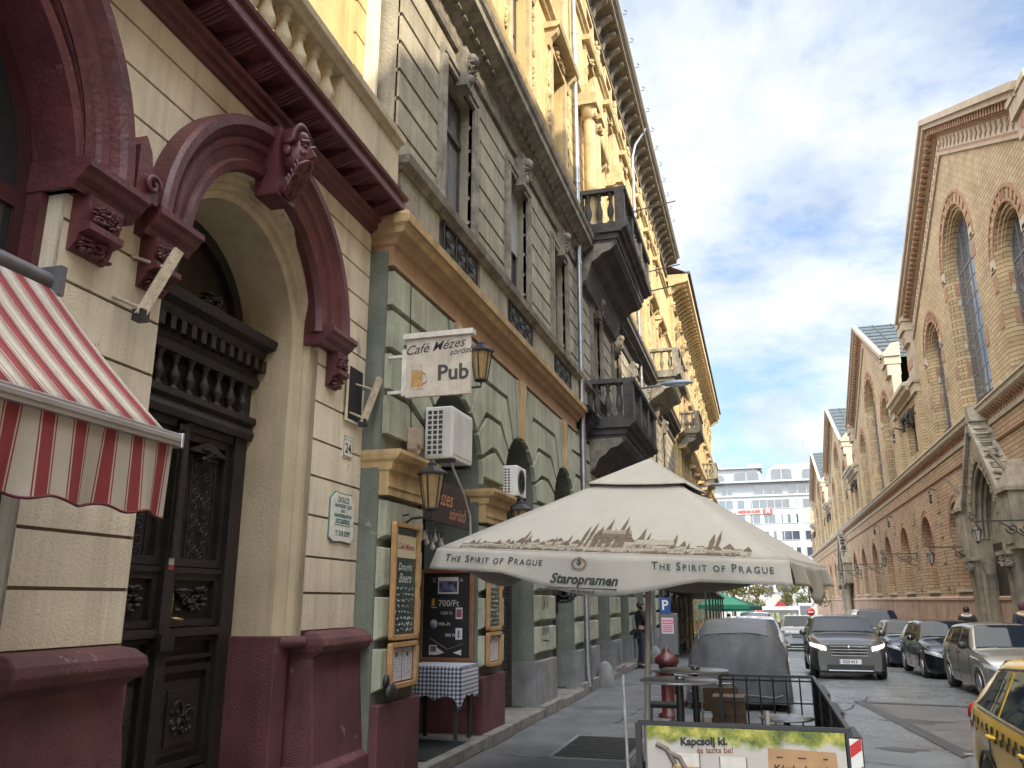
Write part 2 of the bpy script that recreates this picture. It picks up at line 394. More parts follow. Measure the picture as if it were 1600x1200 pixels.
w.sheet(notched(-13.5, E1, 1.4, 6.1, [archloop(c, 1.4, z, h-.001) for c, h, a, z, r in holes]), [], -.02, 1)
for c, h, a, z, r in holes: w.sleeve(archloop(c, 1.4, z, h, 28), 0, -.30, 0, False)
w.box(-.6, -.021, E1-.05, E1, 0, 9)
cb(w, 'wall', [CREAM, CREAMD])
# plinth with rolled top
prof = [(-.6,.02),(.20,.02),(.20,.42),(.14,.46),(.075,1.28),(.10,1.30),(.17,1.34),(.195,1.39),(.18,1.44),(.12,1.48),(.02,1.5),(-.6,1.5)]
for y0, y1 in ((DC+DH, E1), (BC+BH, DC-DH), (DC2+DH, BC-BH)):
    p = MB(); p.run([(a, b) for a, b in prof], y0+.12 if y0 == DC+DH else y0, y1-.0 if y1 == E1 else y1-.05, mit=.35); cb(p, 'plinth', REDPL, bevel=.012)
# reveal of the portal: stepped mouldings and a deep jamb
r = MB()
steps = [(0, DH), (-.05, DH-.0), (-.05, DH-.06), (-.10, DH-.07), (-.10, DH-.11), (-.15, DH-.12), (-.17, DH-.17), (-.72, DH-.19)]
loops = [archloop(DC, 1.47, DZ, h, 30) for n, h in steps]
for i in range(len(steps)-1):
    k = len(loops[0]); vs = [(steps[i][0], a, b) for a, b in loops[i]]+[(steps[i+1][0], a, b) for a, b in loops[i+1]]
    r.add(vs, [(j, j+1, k+j+1, k+j) for j in range(k-1)], False)
cb(r, 'portal_reveal', mat('reveal_stucco', (.50, .42, .29), .85, .12, 2, .3, 50, streak=.5))
for sg in (-1, 1):
    r = MB(); y0 = DC+sg*(DH-.22); y1 = DC+sg*DH
    r.box(-.74, -.10, min(y0, y1)-.02*0, max(y0, y1), .02, 1.47)
    if sg > 0: r.tube([(-.12, y1-.11, 1.42), (-.02, y1-.04, 1.42), (.02, y1+.02, 1.42)], .05, 8)
    cb(r, 'reveal_plinth', REDPL, bevel=.01)
# archivolts
def archivolt(c, z, h, ro, depth, name='archivolt', lip=.09):
    a = MB()
    pr = [(-.3, h-.02), (depth-.10, h-lip-.02), (depth-.04, h-lip), (depth-.02, h-.03), (depth-.06, h-.01), (depth-.04, h+.07), (depth-.015, h+.09), (depth+.0, h+.13),
          (depth-.035, h+.15), (depth+.01, ro-.10), (depth+.045, ro-.08), (depth+.05, ro-.02), (depth+.02, ro), (-.01, ro)]
    a.arc(pr, c, z, seg=44)
    return cb(a, name, REDP)
archivolt(DC, DZ+.14, DH-.02, 1.34, .125); archivolt(BC, BZ+.14, BH, 1.58, .13, lip=.02); archivolt(DC2, DZ+.14, DH-.02, 1.34, .125)
for c in (BC, BC2):
    a = MB(); a.arc([(-.27, BH-.035), (.07, BH-.035), (.09, BH+.01), (-.05, BH+.01), (-.27, BH-.005)], c, BZ, seg=40); cb(a, 'arch_soffit', REDP)
    for sg in (-1, 1): a = MB(); a.box(-.3, -.12, min(c+sg*BH, c+sg*(BH-.05)), max(c+sg*BH, c+sg*(BH-.05)), .9, BZ); cb(a, 'jamb_lining', REDP)
# imposts and carved consoles
def impost(y0, y1, consoles, dep=.26, ret=True):
    i = MB(); pr = [(-.3, 3.95), (.08, 3.95), (.10, 3.99), (.14, 4.02), (.16, 4.05), (.19, 4.07), (.19, 4.11), (.14, 4.13), (-.3, 4.13)]
    i.run(pr, y0, y1)
    o = cb(i, 'impost', REDP)
    for yc, w_ in consoles:
        k = MB(); h = w_/2
        k.prism([(.0,3.95),(.12,3.95),(.12,3.92),(.10,3.80),(.14,3.785),(.14,3.745),(.07,3.72),(.06,3.68),(.02,3.63),(0,3.63)], yc-h, yc+h, 'y')
        k.orn((.11, yc, 3.86), w_*.85, .12, .03, int(yc*100) % 97, 34); k.orn((.06, yc, 3.67), w_*.9, .10, .04, int(yc*77) % 91, 26)
        cb(k, 'console', REDP, o)
impost(DC+DH-.10, DC+DH+.40, [(DC+DH+.26, .20)]); impost(DC-DH-.32, DC-DH+.12, [(DC-DH-.13, .24)])
impost(BC+BH-.06, BC+BH+.44, [(BC+BH+.18, .27)]); impost(BC-BH-.5, BC-BH+.14, [(BC-BH-.22, .36)])
sc = MB()
for cy, sg in ((BC+BH+.42, -1),):
    sc.prism([(cy-.10,4.10),(cy+.10,4.10),(cy+.09,4.22),(cy+.03,4.30),(cy-.0,4.42),(cy-.06,4.5),(cy-.10,4.42)], .02, .17, 'x')
    sc.tube([(.19, cy+.02+.07*(1-t/16)*math.cos(t*.6), 4.20+.07*(1-t/16)*math.sin(t*.6)) for t in range(14)], .016, 6)
cb(sc, 'scroll', REDP)
# keystone with bearded mask
k = MB(); KC = DC+.0
k.prism([(KC-.13, 4.84), (KC+.13, 4.84), (KC+.17, 5.42), (KC-.17, 5.42)], 0, .20, 'x')
key = cb(k, 'keystone', REDP, bevel=.01)
k = MB(); g = random.Random(5); cz = 5.20; MS = .82
k.ball((.30, KC, cz), .17, .135, .20, 14, 10)
k.ball((.26, KC, cz+.18), .17, .15, .12, 10, 6)
k.prism([(.44, cz-.06), (.52, cz-.035), (.46, cz+.07), (.42, cz+.07)], KC-.028, KC+.028, 'y')
for s_ in (-1, 1):
    k.ball((.43, KC+s_*.06, cz+.055), .03, .035, .018, 8, 5); k.tube([(.43, KC+s_*.02, cz+.085), (.455, KC+s_*.06, cz+.11), (.41, KC+s_*.12, cz+.09)], .022, 6)
    k.ball((.41, KC+s_*.075, cz-.02), .045, .04, .035, 8, 5); k.ball((.28, KC+s_*.15, cz), .05, .03, .06, 8, 5)
    k.tube([(.45, KC+s_*.01, cz-.085), (.44, KC+s_*.05, cz-.10), (.38, KC+s_*.10, cz-.15)], .02, 6)
for i in range(54):
    a = g.uniform(-1, 1); z = cz-.09-g.uniform(0, .22); d = .36-(cz-z-.1)*.55
    k.tube([(d, KC+a*.10, z), (d+.03, KC+a*.12+.02, z-.05), (d-.02, KC+a*.10, z-.11), (d-.0, KC+a*.07+.02, z-.15)], [.017, .018, .014, .005], 6)
for i in range(24):
    a = PI*i/23; k.tube([(.26, KC+.15*math.cos(a), cz+.08+.17*math.sin(a)), (.38, KC+.18*math.cos(a), cz+.10+.20*math.sin(a)), (.36, KC+.16*math.cos(a), cz+.14+.2*math.sin(a))], [.03, .035, .012], 6)
k.v = [(.12+(x-.12)*MS, KC+(y-KC)*MS, cz+.02+(z-cz)*MS) for x, y, z in k.v]
cb(k, 'carved_mask', REDP, key)
# cornice: lower moulding, dark frieze, ribbed brackets, fascia
c = MB()
c.run([(-.3,5.495),(.03,5.495),(.05,5.522),(.09,5.535),(.10,5.576),(.14,5.59),(.15,5.623),(.07,5.636),(-.3,5.636)], -13.5, E1-.02, mit=.3)
c.run([(-.3,5.636),(.05,5.636),(.05,5.712),(-.3,5.712)], -13.5, E1-.04)
c.run([(-.3,5.712),(.36,5.712),(.37,5.728),(.37,5.825),(.40,5.832),(.41,5.862),(-.3,5.878)], -13.5, E1-.10, mit=.25)
cor = cb(c, 'cornice', REDP)
for i in range(34):
    y = E1-.22-i*.335; b = MB(); h = .085
    b.prism([(.05,5.636),(.05,5.71),(.33,5.71),(.33,5.695),(.27,5.682),(.20,5.653),(.13,5.64)], y-h, y+h, 'y')
    for q in range(4): b.tube([(.335, y-h+.03+q*.037, 5.699), (.27, y-h+.03+q*.037, 5.676), (.20, y-h+.03+q*.037, 5.651), (.13, y-h+.03+q*.037, 5.638)], .012, 5)
    b.box(.05, .345, y-h-.012, y+h+.012, 5.699, 5.71)
    cb(b, 'bracket', REDP, cor)
# parapet with balusters, upper wall
PAR = mat('parapet_stucco', (.46, .40, .28), .85, .12, 2, .3, 40, streak=.6)
c = MB(); c.box(-.12, .30, -1.15, E1-.06, 5.88, 6.42); c.box(-.12, .30, -13.5, -1.15, 5.88, 5.95)
for y in (-3.9, -6.9, -9.9): c.box(-.10, .30, y-.25, y+.25, 5.95, 6.42)
c.run([(.0,6.42),(.31,6.42),(.33,6.46),(.37,6.48),(.38,6.55),(.0,6.57)], -13.5, E1-.12, mit=.15)
par = cb(c, 'parapet', PAR, bevel=.006)
for i in range(38):
    y = -1.32-i*.25
    if abs(y+3.9) < .33 or abs(y+6.9) < .33 or abs(y+9.9) < .33: continue
    b = MB(); baluster(b, .22, y, 5.95, .47, 1.3); cb(b, 'baluster', PAR, par)
u = MB()
hs = [(-2.6, .62, 6.9, 9.3, 0), (-5.6, .62, 6.9, 9.3, 0), (-8.6, .62, 6.9, 9.3, 0)]
u.sheet(rectloop(-13.5, E1, 6.1, 14), [rectloop(a-b, a+b, z0, z1) for a, b, z0, z1, q in hs], -.45)
for a, b, z0, z1, q in hs: u.sleeve(rectloop(a-b, a+b, z0, z1), -.45, -.75)
u.box(-.9, -.45, E1-.3, E1-.001, 6.0, 14)
for y in (-.62,): u.box(-.45, -.30, y-.18, y+.62, 6.6, 14)
u.box(-.45, -.20, -.05, E1-.02, 6.9, 14)
for i in range(9): u.box(-.20, -.17, -.03, E1-.04, 7.0+i*.42, 7.0+i*.42+.39)
cb(u, 'upper_wall', YEL)
u = MB(); u.box(-.45, -.40, -1.75, -.84, 6.85, 9.6)
tl = brick_mat('scale_tile', (.50, .42, .27), (.42, .34, .21), (.10, .08, .06), sx=1.0)
cb(u, 'tiled_panel', tl)
for a, b, z0, z1, q in hs: window_part(None, cream, a, z0, z1, b, -.7, cols=2, rows=2)
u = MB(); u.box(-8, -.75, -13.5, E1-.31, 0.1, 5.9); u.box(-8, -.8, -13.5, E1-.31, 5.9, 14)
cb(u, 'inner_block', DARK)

# ---- carved door inside the portal
d = MB(); dn = -.62; y0, y1 = DC-DH+.19, DC+DH-.19
d.box(dn-.06, dn, y0, y1, .05, 3.75)
lx = y0+.17; rx = y1-.17
for y in (y0, rx): d.box(dn, dn+.10, y, y+.17, .05, 3.72)
door = cb(d, 'entrance_door', DOORW, bevel=.004)
def leaf(a, b):
    l = MB(); n = dn
    def frame(z0, z1, t=.05, dd=.05):
        l.box(n, n+dd, a, a+t, z0, z1); l.box(n, n+dd, b-t, b, z0, z1); l.box(n, n+dd, a+t, b-t, z0, z0+t); l.box(n, n+dd, a+t, b-t, z1-t, z1)
    frame(.1, .45); frame(.55, 1.28); frame(1.32, 1.48, .03); frame(1.56, 1.95); frame(2.0, 3.02, .06)
    l.box(n, n+.03, a+.10, b-.10, .66, 1.17); l.box(n, n+.045, a+.15, b-.15, .72, 1.11)
    l.box(n, n+.10, a, b, 1.49, 1.55); l.box(n, n+.08, a, b, .46, .53); l.box(n, n+.07, a, b, 1.95, 1.99)
    l.orn((n+.02, (a+b)/2, 1.76), (b-a)*.6, .2, .05, 3, 26)
    l.orn((n+.03, (a+b)/2, .9), (b-a)*.4, .25, .04, 9, 18)
    l.box(n, n+.08, a, b, 3.02, 3.08)
    l.prism([(a+.06, 2.88), (b-.06, 2.88), ((a+b)/2, 2.99)], n, n+.08, 'x'); l.orn((n+.06, (a+b)/2, 2.86), .2, .12, .05, 11, 16)
    # pierced iron grille of scrolls
    yc = (a+b)/2
    for z in (2.12, 2.32, 2.52, 2.72):
        for sg in (-1, 1):
            for zz in (-1, 1):
                l.tube([(n+.04, yc+sg*(.075-.055*(1-t/18)*math.cos(t*.55)), z+zz*(.05-.05*(1-t/18)*math.sin(t*.55))) for t in range(16)], .007, 5)
        l.ball((n+.045, yc, z), .014, .022, .022)
    for q in (yc-.15, yc+.15): l.bar((n+.04, q, 2.06), (n+.04, q, 2.82), .012)
    return cb(l, 'door_leaf', DOORW, door)
mid = (y0+y1)/2
leaf(y0+.17, mid-.06); lf = leaf(mid+.06, rx)
l = MB(); l.box(dn, dn+.11, mid-.06, mid+.06, .1, 3.05); l.box(dn+.11, dn+.15, mid-.075, mid+.075, 1.40, 1.52); l.lathe([(.045,0),(.035,.5),(.04,.55),(.03,.9),(.035,.95)], (dn+.12, mid, 2.05), 10)
cb(l, 'door_post', DOORW, door)
l = MB(); l.box(dn+.052, dn+.075, mid+.07, mid+.12, 1.66, 1.80); l.tube([(dn+.08, mid+.095, 1.62), (dn+.13, mid+.095, 1.62), (dn+.13, mid+.17, 1.61)], .012)
cb(l, 'door_handle', mat('worn_brass', (.35, .24, .10), .4, .3, 20, metal=.8), door)
l = MB(); l.box(dn+.112, dn+.114, mid-.03, mid+.03, 2.0, 2.10); l.box(dn+.112, dn+.1145, mid-.03, mid+.03, 1.965, 1.995, 1)
cb(l, 'sticker', [WHITE, mat('sticker_red', (.4, .06, .08), .5, 0)], door)
l = MB()
l.run([(dn,3.08),(dn+.14,3.08),(dn+.16,3.13),(dn+.13,3.2),(dn+.17,3.22),(dn+.17,3.27),(dn,3.28)], y0, y1)
for i in range(9): baluster(l, dn+.10, y0+.13+i*(y1-y0-.26)/8, 3.28, .27, .75)
l.run([(dn,3.55),(dn+.15,3.55),(dn+.17,3.6),(dn+.14,3.65),(dn+.15,3.78),(dn+.19,3.80),(dn+.22,3.86),(dn+.30,3.89),(dn+.32,3.96),(dn,3.99)], y0, y1+.02)
for i in range(14): l.box(dn+.15, dn+.23, y0+.05+i*.125, y0+.11+i*.125, 3.68, 3.78)
l.orn((dn+.2, mid, 4.03), .24, .13, .08, 4, 20)
cb(l, 'door_cornice', DOORW, door)
l = MB(); l.sheet(archloop(DC, 3.9, DZ+.06, DH-.19, 24), [], dn-.10)
fan = cb(l, 'fanlight', mat('dusty_fanlight', (.035, .028, .02), .35, .5, 3), door)
l = MB(); l.arc([(dn-.10, DH-.30), (dn-.02, DH-.30), (dn-.02, DH-.19), (dn-.10, DH-.19)], DC, DZ, seg=24)
cb(l, 'fanlight_frame', DOORW, fan)
# ---- big arched shop windows
for c_ in (BC, BC2):
    wd = window_part(None, cream, c_, .95, BZ+BH, BH, -.22, True, 2, 3, fr=mat('oxblood_frame', (.055, .02, .022), .35, .2), fw=.11)
    m_ = MB(); m_.box(-.33, -.27, c_-BH+.11, c_+BH-.11, 3.18, 3.34); cb(m_, 'transom', _m['oxblood_frame'], wd)
l = MB(); l.box(-.75, .12, BC-BH, BC+BH, 0, .9); cb(l, 'shop_sill', REDPL)
l = MB(); l.box(-.75, .28, DC-DH+.19, DC+DH-.19, 0, .06); cb(l, 'doorstep', STEP)

# ---- red and white awning over the shop window
AW = mat('awning_red', (.21, .026, .028), .75, .08, 6, .15, 200); AWW = mat('awning_white', (.41, .365, .31), .75, .08, 5, .15, 200)
aw = thing('awning', 'red and white striped fabric awning with a scalloped valance over the shop window', 'awning', (-3.68, 7, 0), TH)
AL, AR = -6.9, -3.84; n0, z0 = .14, 3.31; n1, z1 = .93, 2.50; st = .056
f = MB(); k = 0; y = AR
pat = [.045, .11, .09, .02, .02]
ys = [AR]; cols = []
seq = [(.035,1),(.010,0),(.010,1),(.088,0),(.010,1),(.010,0),(.085,1)]
while y > AL:
    for wd_, ci in seq:
        ys.append(y-wd_*.68); cols.append(ci); y -= wd_*.68
for i in range(len(cols)):
    a, b = ys[i+1], ys[i]; q = []
    for j in range(7):
        t = j/6; n = n0+(n1-n0)*t; z = z0+(z1-z0)*t-.025*math.sin(PI*t)
        q += [(n, a, z), (n, b, z)]
    f.add(q, [(2*j, 2*j+1, 2*j+3, 2*j+2) for j in range(6)], True, cols[i])
o = f.build('canopy', [AW, AWW], aw); o.modifiers.new('s', 'SOLIDIFY').thickness = .004
f = MB()
def scal(y): return .335+.011*math.cos(2*PI*(y-AR)/.27)
for i in range(len(cols)):
    a, b = ys[i+1], ys[i]; m_ = 1 if b-a < .03 else 3
    for s_ in range(m_):
        ya = a+(b-a)*s_/m_; yb = a+(b-a)*(s_+1)/m_; q = []
        for j in range(6):
            t = j/5
            for yy in (ya, yb): q.append((n1+.02+.016*t*math.sin(yy*14+2)+.008*t*math.sin(yy*31), yy, z1-.04-scal(yy)*t))
        f.add(q, [(2*j, 2*j+1, 2*j+3, 2*j+2) for j in range(5)], True, cols[i])
pts = [(n1+.022+.016*math.sin(yy*14+2)+.008*math.sin(yy*31), yy, z1-.04-scal(yy)) for yy in [AR-.02*i for i in range(150)]]
f.tube(pts, .006, 5, 2)
o = f.build('valance', [AW, AWW, mat('maroon_binding', (.10, .012, .02), .7, 0)], aw)
f = MB(); f.box(n1-.03, n1+.045, AL, AR+.02, z1-.05, z1+.012); f.box(n1+.045, n1+.052, AL, AR+.02, z1-.03, z1-.005)
f.box(n1-.035, n1+.055, AR+.02, AR+.035, z1-.055, z1+.016)
f.build('front_rail', mat('aluminium', (.45, .45, .46), .35, .1, 5, metal=.7), aw, bevel=.004)
f = MB(); f.tube([(.10, AL, 3.36), (.10, AR+.04, 3.36)], .045, 12); f.box(.02, .18, AR-.02, AR+.02, 3.28, 3.44); f.build('roller', mat('grey_tube', (.12, .12, .13), .4, .2, 10), aw)
for y in (-4.6, -6.2):
    f = MB(); f.bar((.12, y, 3.25), (.45, y-.35, 2.85), .04); f.bar((.45, y-.35, 2.85), (.92, y, 2.46), .035); f.build('folding_arm', _m['aluminium'], aw)

# ---- lamp boards on iron arms, plates
def board(y, z, label):
    t = thing('lamp_board', label, 'bracket', (-3.68, 7, 0), TH)
    b = MB(); a0 = Vector((.20, y+.06, z+.27)); a1 = Vector((.12, y-.12, z-.22)); b.bar(a0, a1, .035, .065); b.build('board', mat('old_cream_paint', (.42, .36, .26), .7, .25, 20, .4, 60, streak=.5), t, bevel=.003)
    for q in (.28, .9):
        p_ = a0.lerp(a1, q); b = MB(); b.tube([(0, p_.y-.12, p_.z+.05), p_+Vector((.0, .02, .0))], .012); b.build('iron_arm', _m['old_cream_paint'], t)
    b = MB(); p_ = a1; b.box(p_.x-.04, p_.x+.03, p_.y-.02, p_.y+.05, p_.z-.03, p_.z+.04); b.build('end_clip', IRON, t)
board(-3.06, 3.62, 'bare cream lamp board on iron arms fixed to the pier between awning and carved door')
t = MB(); t.box(.001, .02, -.16, .17, 3.42, 3.95, 0); t.box(.02, .035, -.19, -.16, 3.40, 3.97, 1); t.box(.02, .035, -.16, .19, 3.40, 3.42, 1)
o = cb(t, 'vent_opening', [DARK, CREAM])
board(.12, 3.62, 'bare cream lamp board on iron arms above the house number plate')
def tl_text(mb, s, y, z, n, size, mi, **k):      # writing read from the street on the left fronts
    text(mb, s, size, lambda u, v: (n, y+u, z+v), mi, **k)
t = MB(); yc, zc = -.07, 3.16
t.box(0.002, .012, yc-.10, yc+.10, zc-.105, zc+.105); t.box(.012, .014, yc-.092, yc+.092, zc-.097, zc+.097, 1); t.box(.0141, .0155, yc-.085, yc+.085, zc-.09, zc+.09)
tl_text(t, '24', yc, zc-.02, .0162, .13, 1, bold=.003); tl_text(t, 'PIPA UTCA', yc, zc+.062, .0162, .03, 1, spacing=1)
o = t.build('number_plate', [mat('enamel_white', (.70, .69, .63), .35, .15, 20), mat('enamel_black', (.02, .02, .025), .4, 0)], None)
o.location = (-3.68, 7, 0); o.rotation_euler = (0, 0, TH); tag(o, 'white enamel house number plate reading 24 on the cream pier', 'house number')
t = MB(); yc, zc = -.115, 2.49
pl = [(-.24,-.19),(-.17,-.225),(0,-.215),(.18,-.225),(.23,-.18),(.23,.14),(.18,.215),(.04,.21),(-.15,.215),(-.24,.15)]
t.prism([(yc+a, zc+b) for a, b in pl], .002, .02, 'x'); t.prism([(yc+a*1.06, zc+b*1.06) for a, b in pl], .001, .012, 'x', 1)
TC = mat('teal_ink', (.03, .14, .13), .5, 0)
for s, dz, sz in (('DOLCE', .155, .07), ('HANGSZER ÜZLET', .10, .042), ('BOLT', .055, .036), ('HANGSZERJAVÍTÁS', .01, .040), ('KOTTASZERVIZ', -.035, .040)):
    tl_text(t, s, yc, zc+dz, .0215, sz, 2, bold=.002)
tl_text(t, 'T: 218 5297', yc+.01, zc-.15, .0215, .062, 2, bold=.003)
for q in (-.055, -.075): t.box(.0202, .0212, yc-.16, yc+.15, zc+q-.004, zc+q+.004, 2)
o = t.build('shop_plaque', [_m['enamel_white'], mat('plaque_edge', (.10, .22, .18), .5, 0), TC], None)
o.location = (-3.68, 7, 0); o.rotation_euler = (0, 0, TH); tag(o, 'pale shield-shaped plaque lettered DOLCE with a phone number', 'sign')
# ================================================================== GREEN AND YELLOW APARTMENT BUILDING (left, beyond the cream one)
Y0, Y1 = 7.27, 39.5
TA = lambda p: (p[0], p[1]-Y0, p[2])
apt = thing('apartment_building', 'apartment building with green ground floor, sooty first floor and yellow upper floors', 'building', (-3.5, Y0, 0))
def ab(mb, name, m, parent=apt, **k): return mb.build(name, m, parent, TA, **k)
CS = [9.3, 12.2, 15.25, 19.25, 22.3, 25.3, 28.4, 31.4, 34.4]     # bay centres
HW = [1.02] + [.92]*8
ZS = 3.30
def gh(i): return (CS[i], HW[i], .14, ZS if i else 3.24, HW[i])
# ground floor wall with arched openings
g = MB(); lps = [archloop(CS[i], .14, gh(i)[3], HW[i], 22) for i in range(9)]
g.sheet(notched(Y0, Y1, .14, 5.3, lps), [], 0)
for lp in lps: g.sleeve(lp, 0, -.75, 0, False)
g.box(-.5, 0.0-.001, Y0, Y0+.02, 0, 5.3)
ab(g, 'ground_floor_wall', GRND)
# rusticated piers
edges = []
for i in range(10):
    a = Y0 if i == 0 else CS[i-1]+HW[i-1]; b = Y1 if i == 9 else CS[i]-HW[i]; edges.append((a, b))
pz = [.87, 1.33, 1.80, 2.27, 2.72]; pz2 = [.87, 1.36, 1.85, 2.34, 2.83, 3.30]
for i, (a, b) in enumerate(edges):
    p = MB()
    mid_gap = None
    segs = [(a+.03, b-.0)] if i < 2 else ([(a, b)] if b-a < 1.4 else [(a, a+.86), (b-.95, b)])
    for (s0, s1) in segs:
        z_ = pz if i < 2 else pz2
        for k in range(len(z_)-1):
            za, zb = z_[k]+.05, z_[k+1]-.02; h = .075
            p.add([(0,s0,za),(h,s0+.03,za+.04),(h,s1-.03,za+.04),(0,s1,za),(0,s0,zb),(h,s0+.03,zb-.01),(h,s1-.03,zb-.01),(0,s1,zb)],
                  [(1,2,6,5),(0,3,2,1),(4,5,6,7),(0,1,5,4),(3,7,6,2)])
    ab(p, 'pier', GRN, bevel=.008)
    q = MB()
    q.box(-.74, .085, a-.004, b+.004, .142, .82) if i else q.box(-.4, .085, a+.02, b+.004, .0, .82)
    q.box(-.2, .10, a-.008, b+.008, 0, .16) if i > 1 else None
    ab(q, 'pier_plinth', REDPL if i < 2 else PLG, bevel=.015)
# ochre impost blocks beside the pub door
for a, b in (edges[0], edges[1]):
    q = MB(); q.run([(-.4,2.74),(.10,2.74),(.10,2.97),(.14,2.99),(.15,3.06),(.21,3.09),(.24,3.14),(.24,3.18),(-.4,3.2)], a+.05, b-.02, mit=.35)
    q.run([(-.4,2.82),(.115,2.82),(.115,2.86),(-.4,2.86)], a+.05, b-.02, mit=.3)
    for k in range(5):
        z_ = 3.22+k*.0
    ab(q, 'impost_block', OCH, bevel=.004)
# blocks beside and between the arches
def vous():
    top = 5.12
    for i in range(10):
        # left half belongs to arch i-1 (its right side), right half to arch i (its left side)
        angs = [0, 20, 40, 60, 77]
        zl = [3.32, 3.78, 4.22, 4.68, top]
        A = (CS[i-1], HW[i-1], gh(i-1)[3]) if i > 0 else None
        B = (CS[i], HW[i], gh(i)[3]) if i < 9 else None
        b = MB()
        zl0 = ZS-.04
        for k in range(4):
            gp = .035
            poly = []
            def side(arch, sg, mirror):
                c, r, zc = arch; a0, a1 = angs[k]+2.0*(k > 0), angs[k+1]-2.0
                pts = [(c+sg*r*math.cos(R(a0+(a1-a0)*j/5)), zc+r*math.sin(R(a0+(a1-a0)*j/5))) for j in range(6)]
                # outer joint point: go radially until height level
                def joint(an, z):
                    s_, c_ = math.sin(R(an)), math.cos(R(an)); t = (z-zc)/max(s_, .05); t = min(t, r+.62)
                    return (c+sg*t*c_, zc+t*s_ if an > 1 else z)
                lo = joint(a0, zl[k]+gp) if k else (c+sg*(r+.02), zl[0]+gp)
                hi = joint(a1, zl[k+1]-gp)
                return pts, lo, hi
            if A and B:
                pa, la, ha = side(A, 1, 0); pb, lb, hb = side(B, -1, 1)
                la = (la[0], zl[k]+gp); lb = (lb[0], zl[k]+gp) ; ha = (ha[0], zl[k+1]-gp); hb = (hb[0], zl[k+1]-gp)
                if lb[0]-la[0] < .03: m_ = (la[0]+lb[0])/2; la = (m_-.015, la[1]); lb = (m_+.015, lb[1])
                if hb[0]-ha[0] < .03: m_ = (ha[0]+hb[0])/2; ha = (m_-.015, ha[1]); hb = (m_+.015, hb[1])
                poly = [la]+pa+[ha, hb]+pb[::-1]+[lb]
            elif B:
                pb, lb, hb = side(B, -1, 1); e = Y0+.04
                poly = [(e, zl[k]+gp), (e, zl[k+1]-gp), (hb[0], zl[k+1]-gp)]+pb[::-1]+[(lb[0], zl[k]+gp)]
            else:
                pa, la, ha = side(A, 1, 0); e = Y1-.02
                poly = [(la[0], zl[k]+gp)]+pa+[(ha[0], zl[k+1]-gp), (e, zl[k+1]-gp), (e, zl[k]+gp)]
            b.prism(poly, 0, .065, 'x')
        ab(b, 'arch_blocks', GRN, bevel=.006)
    for i in range(9):
        c, r, zc = CS[i], HW[i], gh(i)[3]
        k = MB(); k.prism([(c-.10, zc+r-.03), (c+.10, zc+r-.03), (c+.17, top), (c-.17, top)], 0, .10, 'x'); ab(k, 'keystone', OCH, bevel=.006)
        k = MB()
        for sg in (-1, 1):
            a0, a1 = 79.5, 84
            q = [(c+sg*r*math.cos(R(a0)), zc+r*math.sin(R(a0))), (c+sg*.115, zc+r), (c+sg*.185, top-.02), (c+sg*.34, top-.02)]
            k.prism(q, 0, .065, 'x')
        ab(k, 'arch_wedge', GRN, bevel=.004)
vous()
# ochre string course
g = MB()
prof = [(-.4,5.14),(.07,5.14),(.07,5.19),(.05,5.20),(.06,5.36),(.10,5.38),(.12,5.44),(.19,5.48),(.21,5.54),(.27,5.57),(.28,5.66),(.24,5.70),(-.4,5.72)]
g.run(prof, Y0+.06, 16.45, mit=.55)
o = ab(g, 'string_course', OCHB)
g = MB(); g.run([(.19,5.482),(.212,5.54),(.272,5.572),(.284,5.66),(.242,5.704),(.1,5.71),(.1,5.5)], Y0+.058, 16.452, mit=.55); ab(g, 'cornice_moulding', OCH, o)
g = MB(); g.run(prof, 17.1, Y1); ab(g, 'string_course', NBLK)
# first floor
def wall_floor(zlist, mt, trim, yA, yB, cs, hw, z0, z1, ztop):
    w_ = MB(); hs = [(c, hw, z0, z1, 0) for c in cs if yA < c < yB]
    courses(w_, yA, yB, zlist, hs, 0, -.05, .05)
    w_.sheet(rectloop(yA, yB, zlist[0], zlist[-1]), [rectloop(c-hw, c+hw, z0, z1) for c in cs if yA < c < yB], -.03)
    for c in cs:
        if yA < c < yB: w_.sleeve(rectloop(c-hw, c+hw, z0, z1), 0.0, -.4)
    w_.box(-.5, -.03, yA, yA+.02, zlist[0], zlist[-1])
    return w_
FH = .56
zl = [6.47+.37*i for i in range(8)]
g = wall_floor(zl, GREY, GREYT, Y0+.12, Y1, CS, FH, 6.5, 8.62, 9.06)
g.box(-.4, -.0, Y0+.12, Y1, 5.68, 6.30); g.box(-.02, .03, Y0+.14, Y0+.5, 5.72, 6.28)
for i in range(10):
    a = (Y0+.12 if i == 0 else CS[i-1]+.78); b = (Y1 if i == 9 else CS[i]-.78); g.box(-.01, .07, a, b, 5.72, 6.29)
ab(g, 'first_floor_wall', GREY)
g = MB(); g.run([(-.3,6.29),(.09,6.29),(.11,6.33),(.17,6.36),(.19,6.45),(.14,6.47),(-.3,6.48)], Y0+.12, Y1, mit=.3); ab(g, 'sill_course', GREYT)
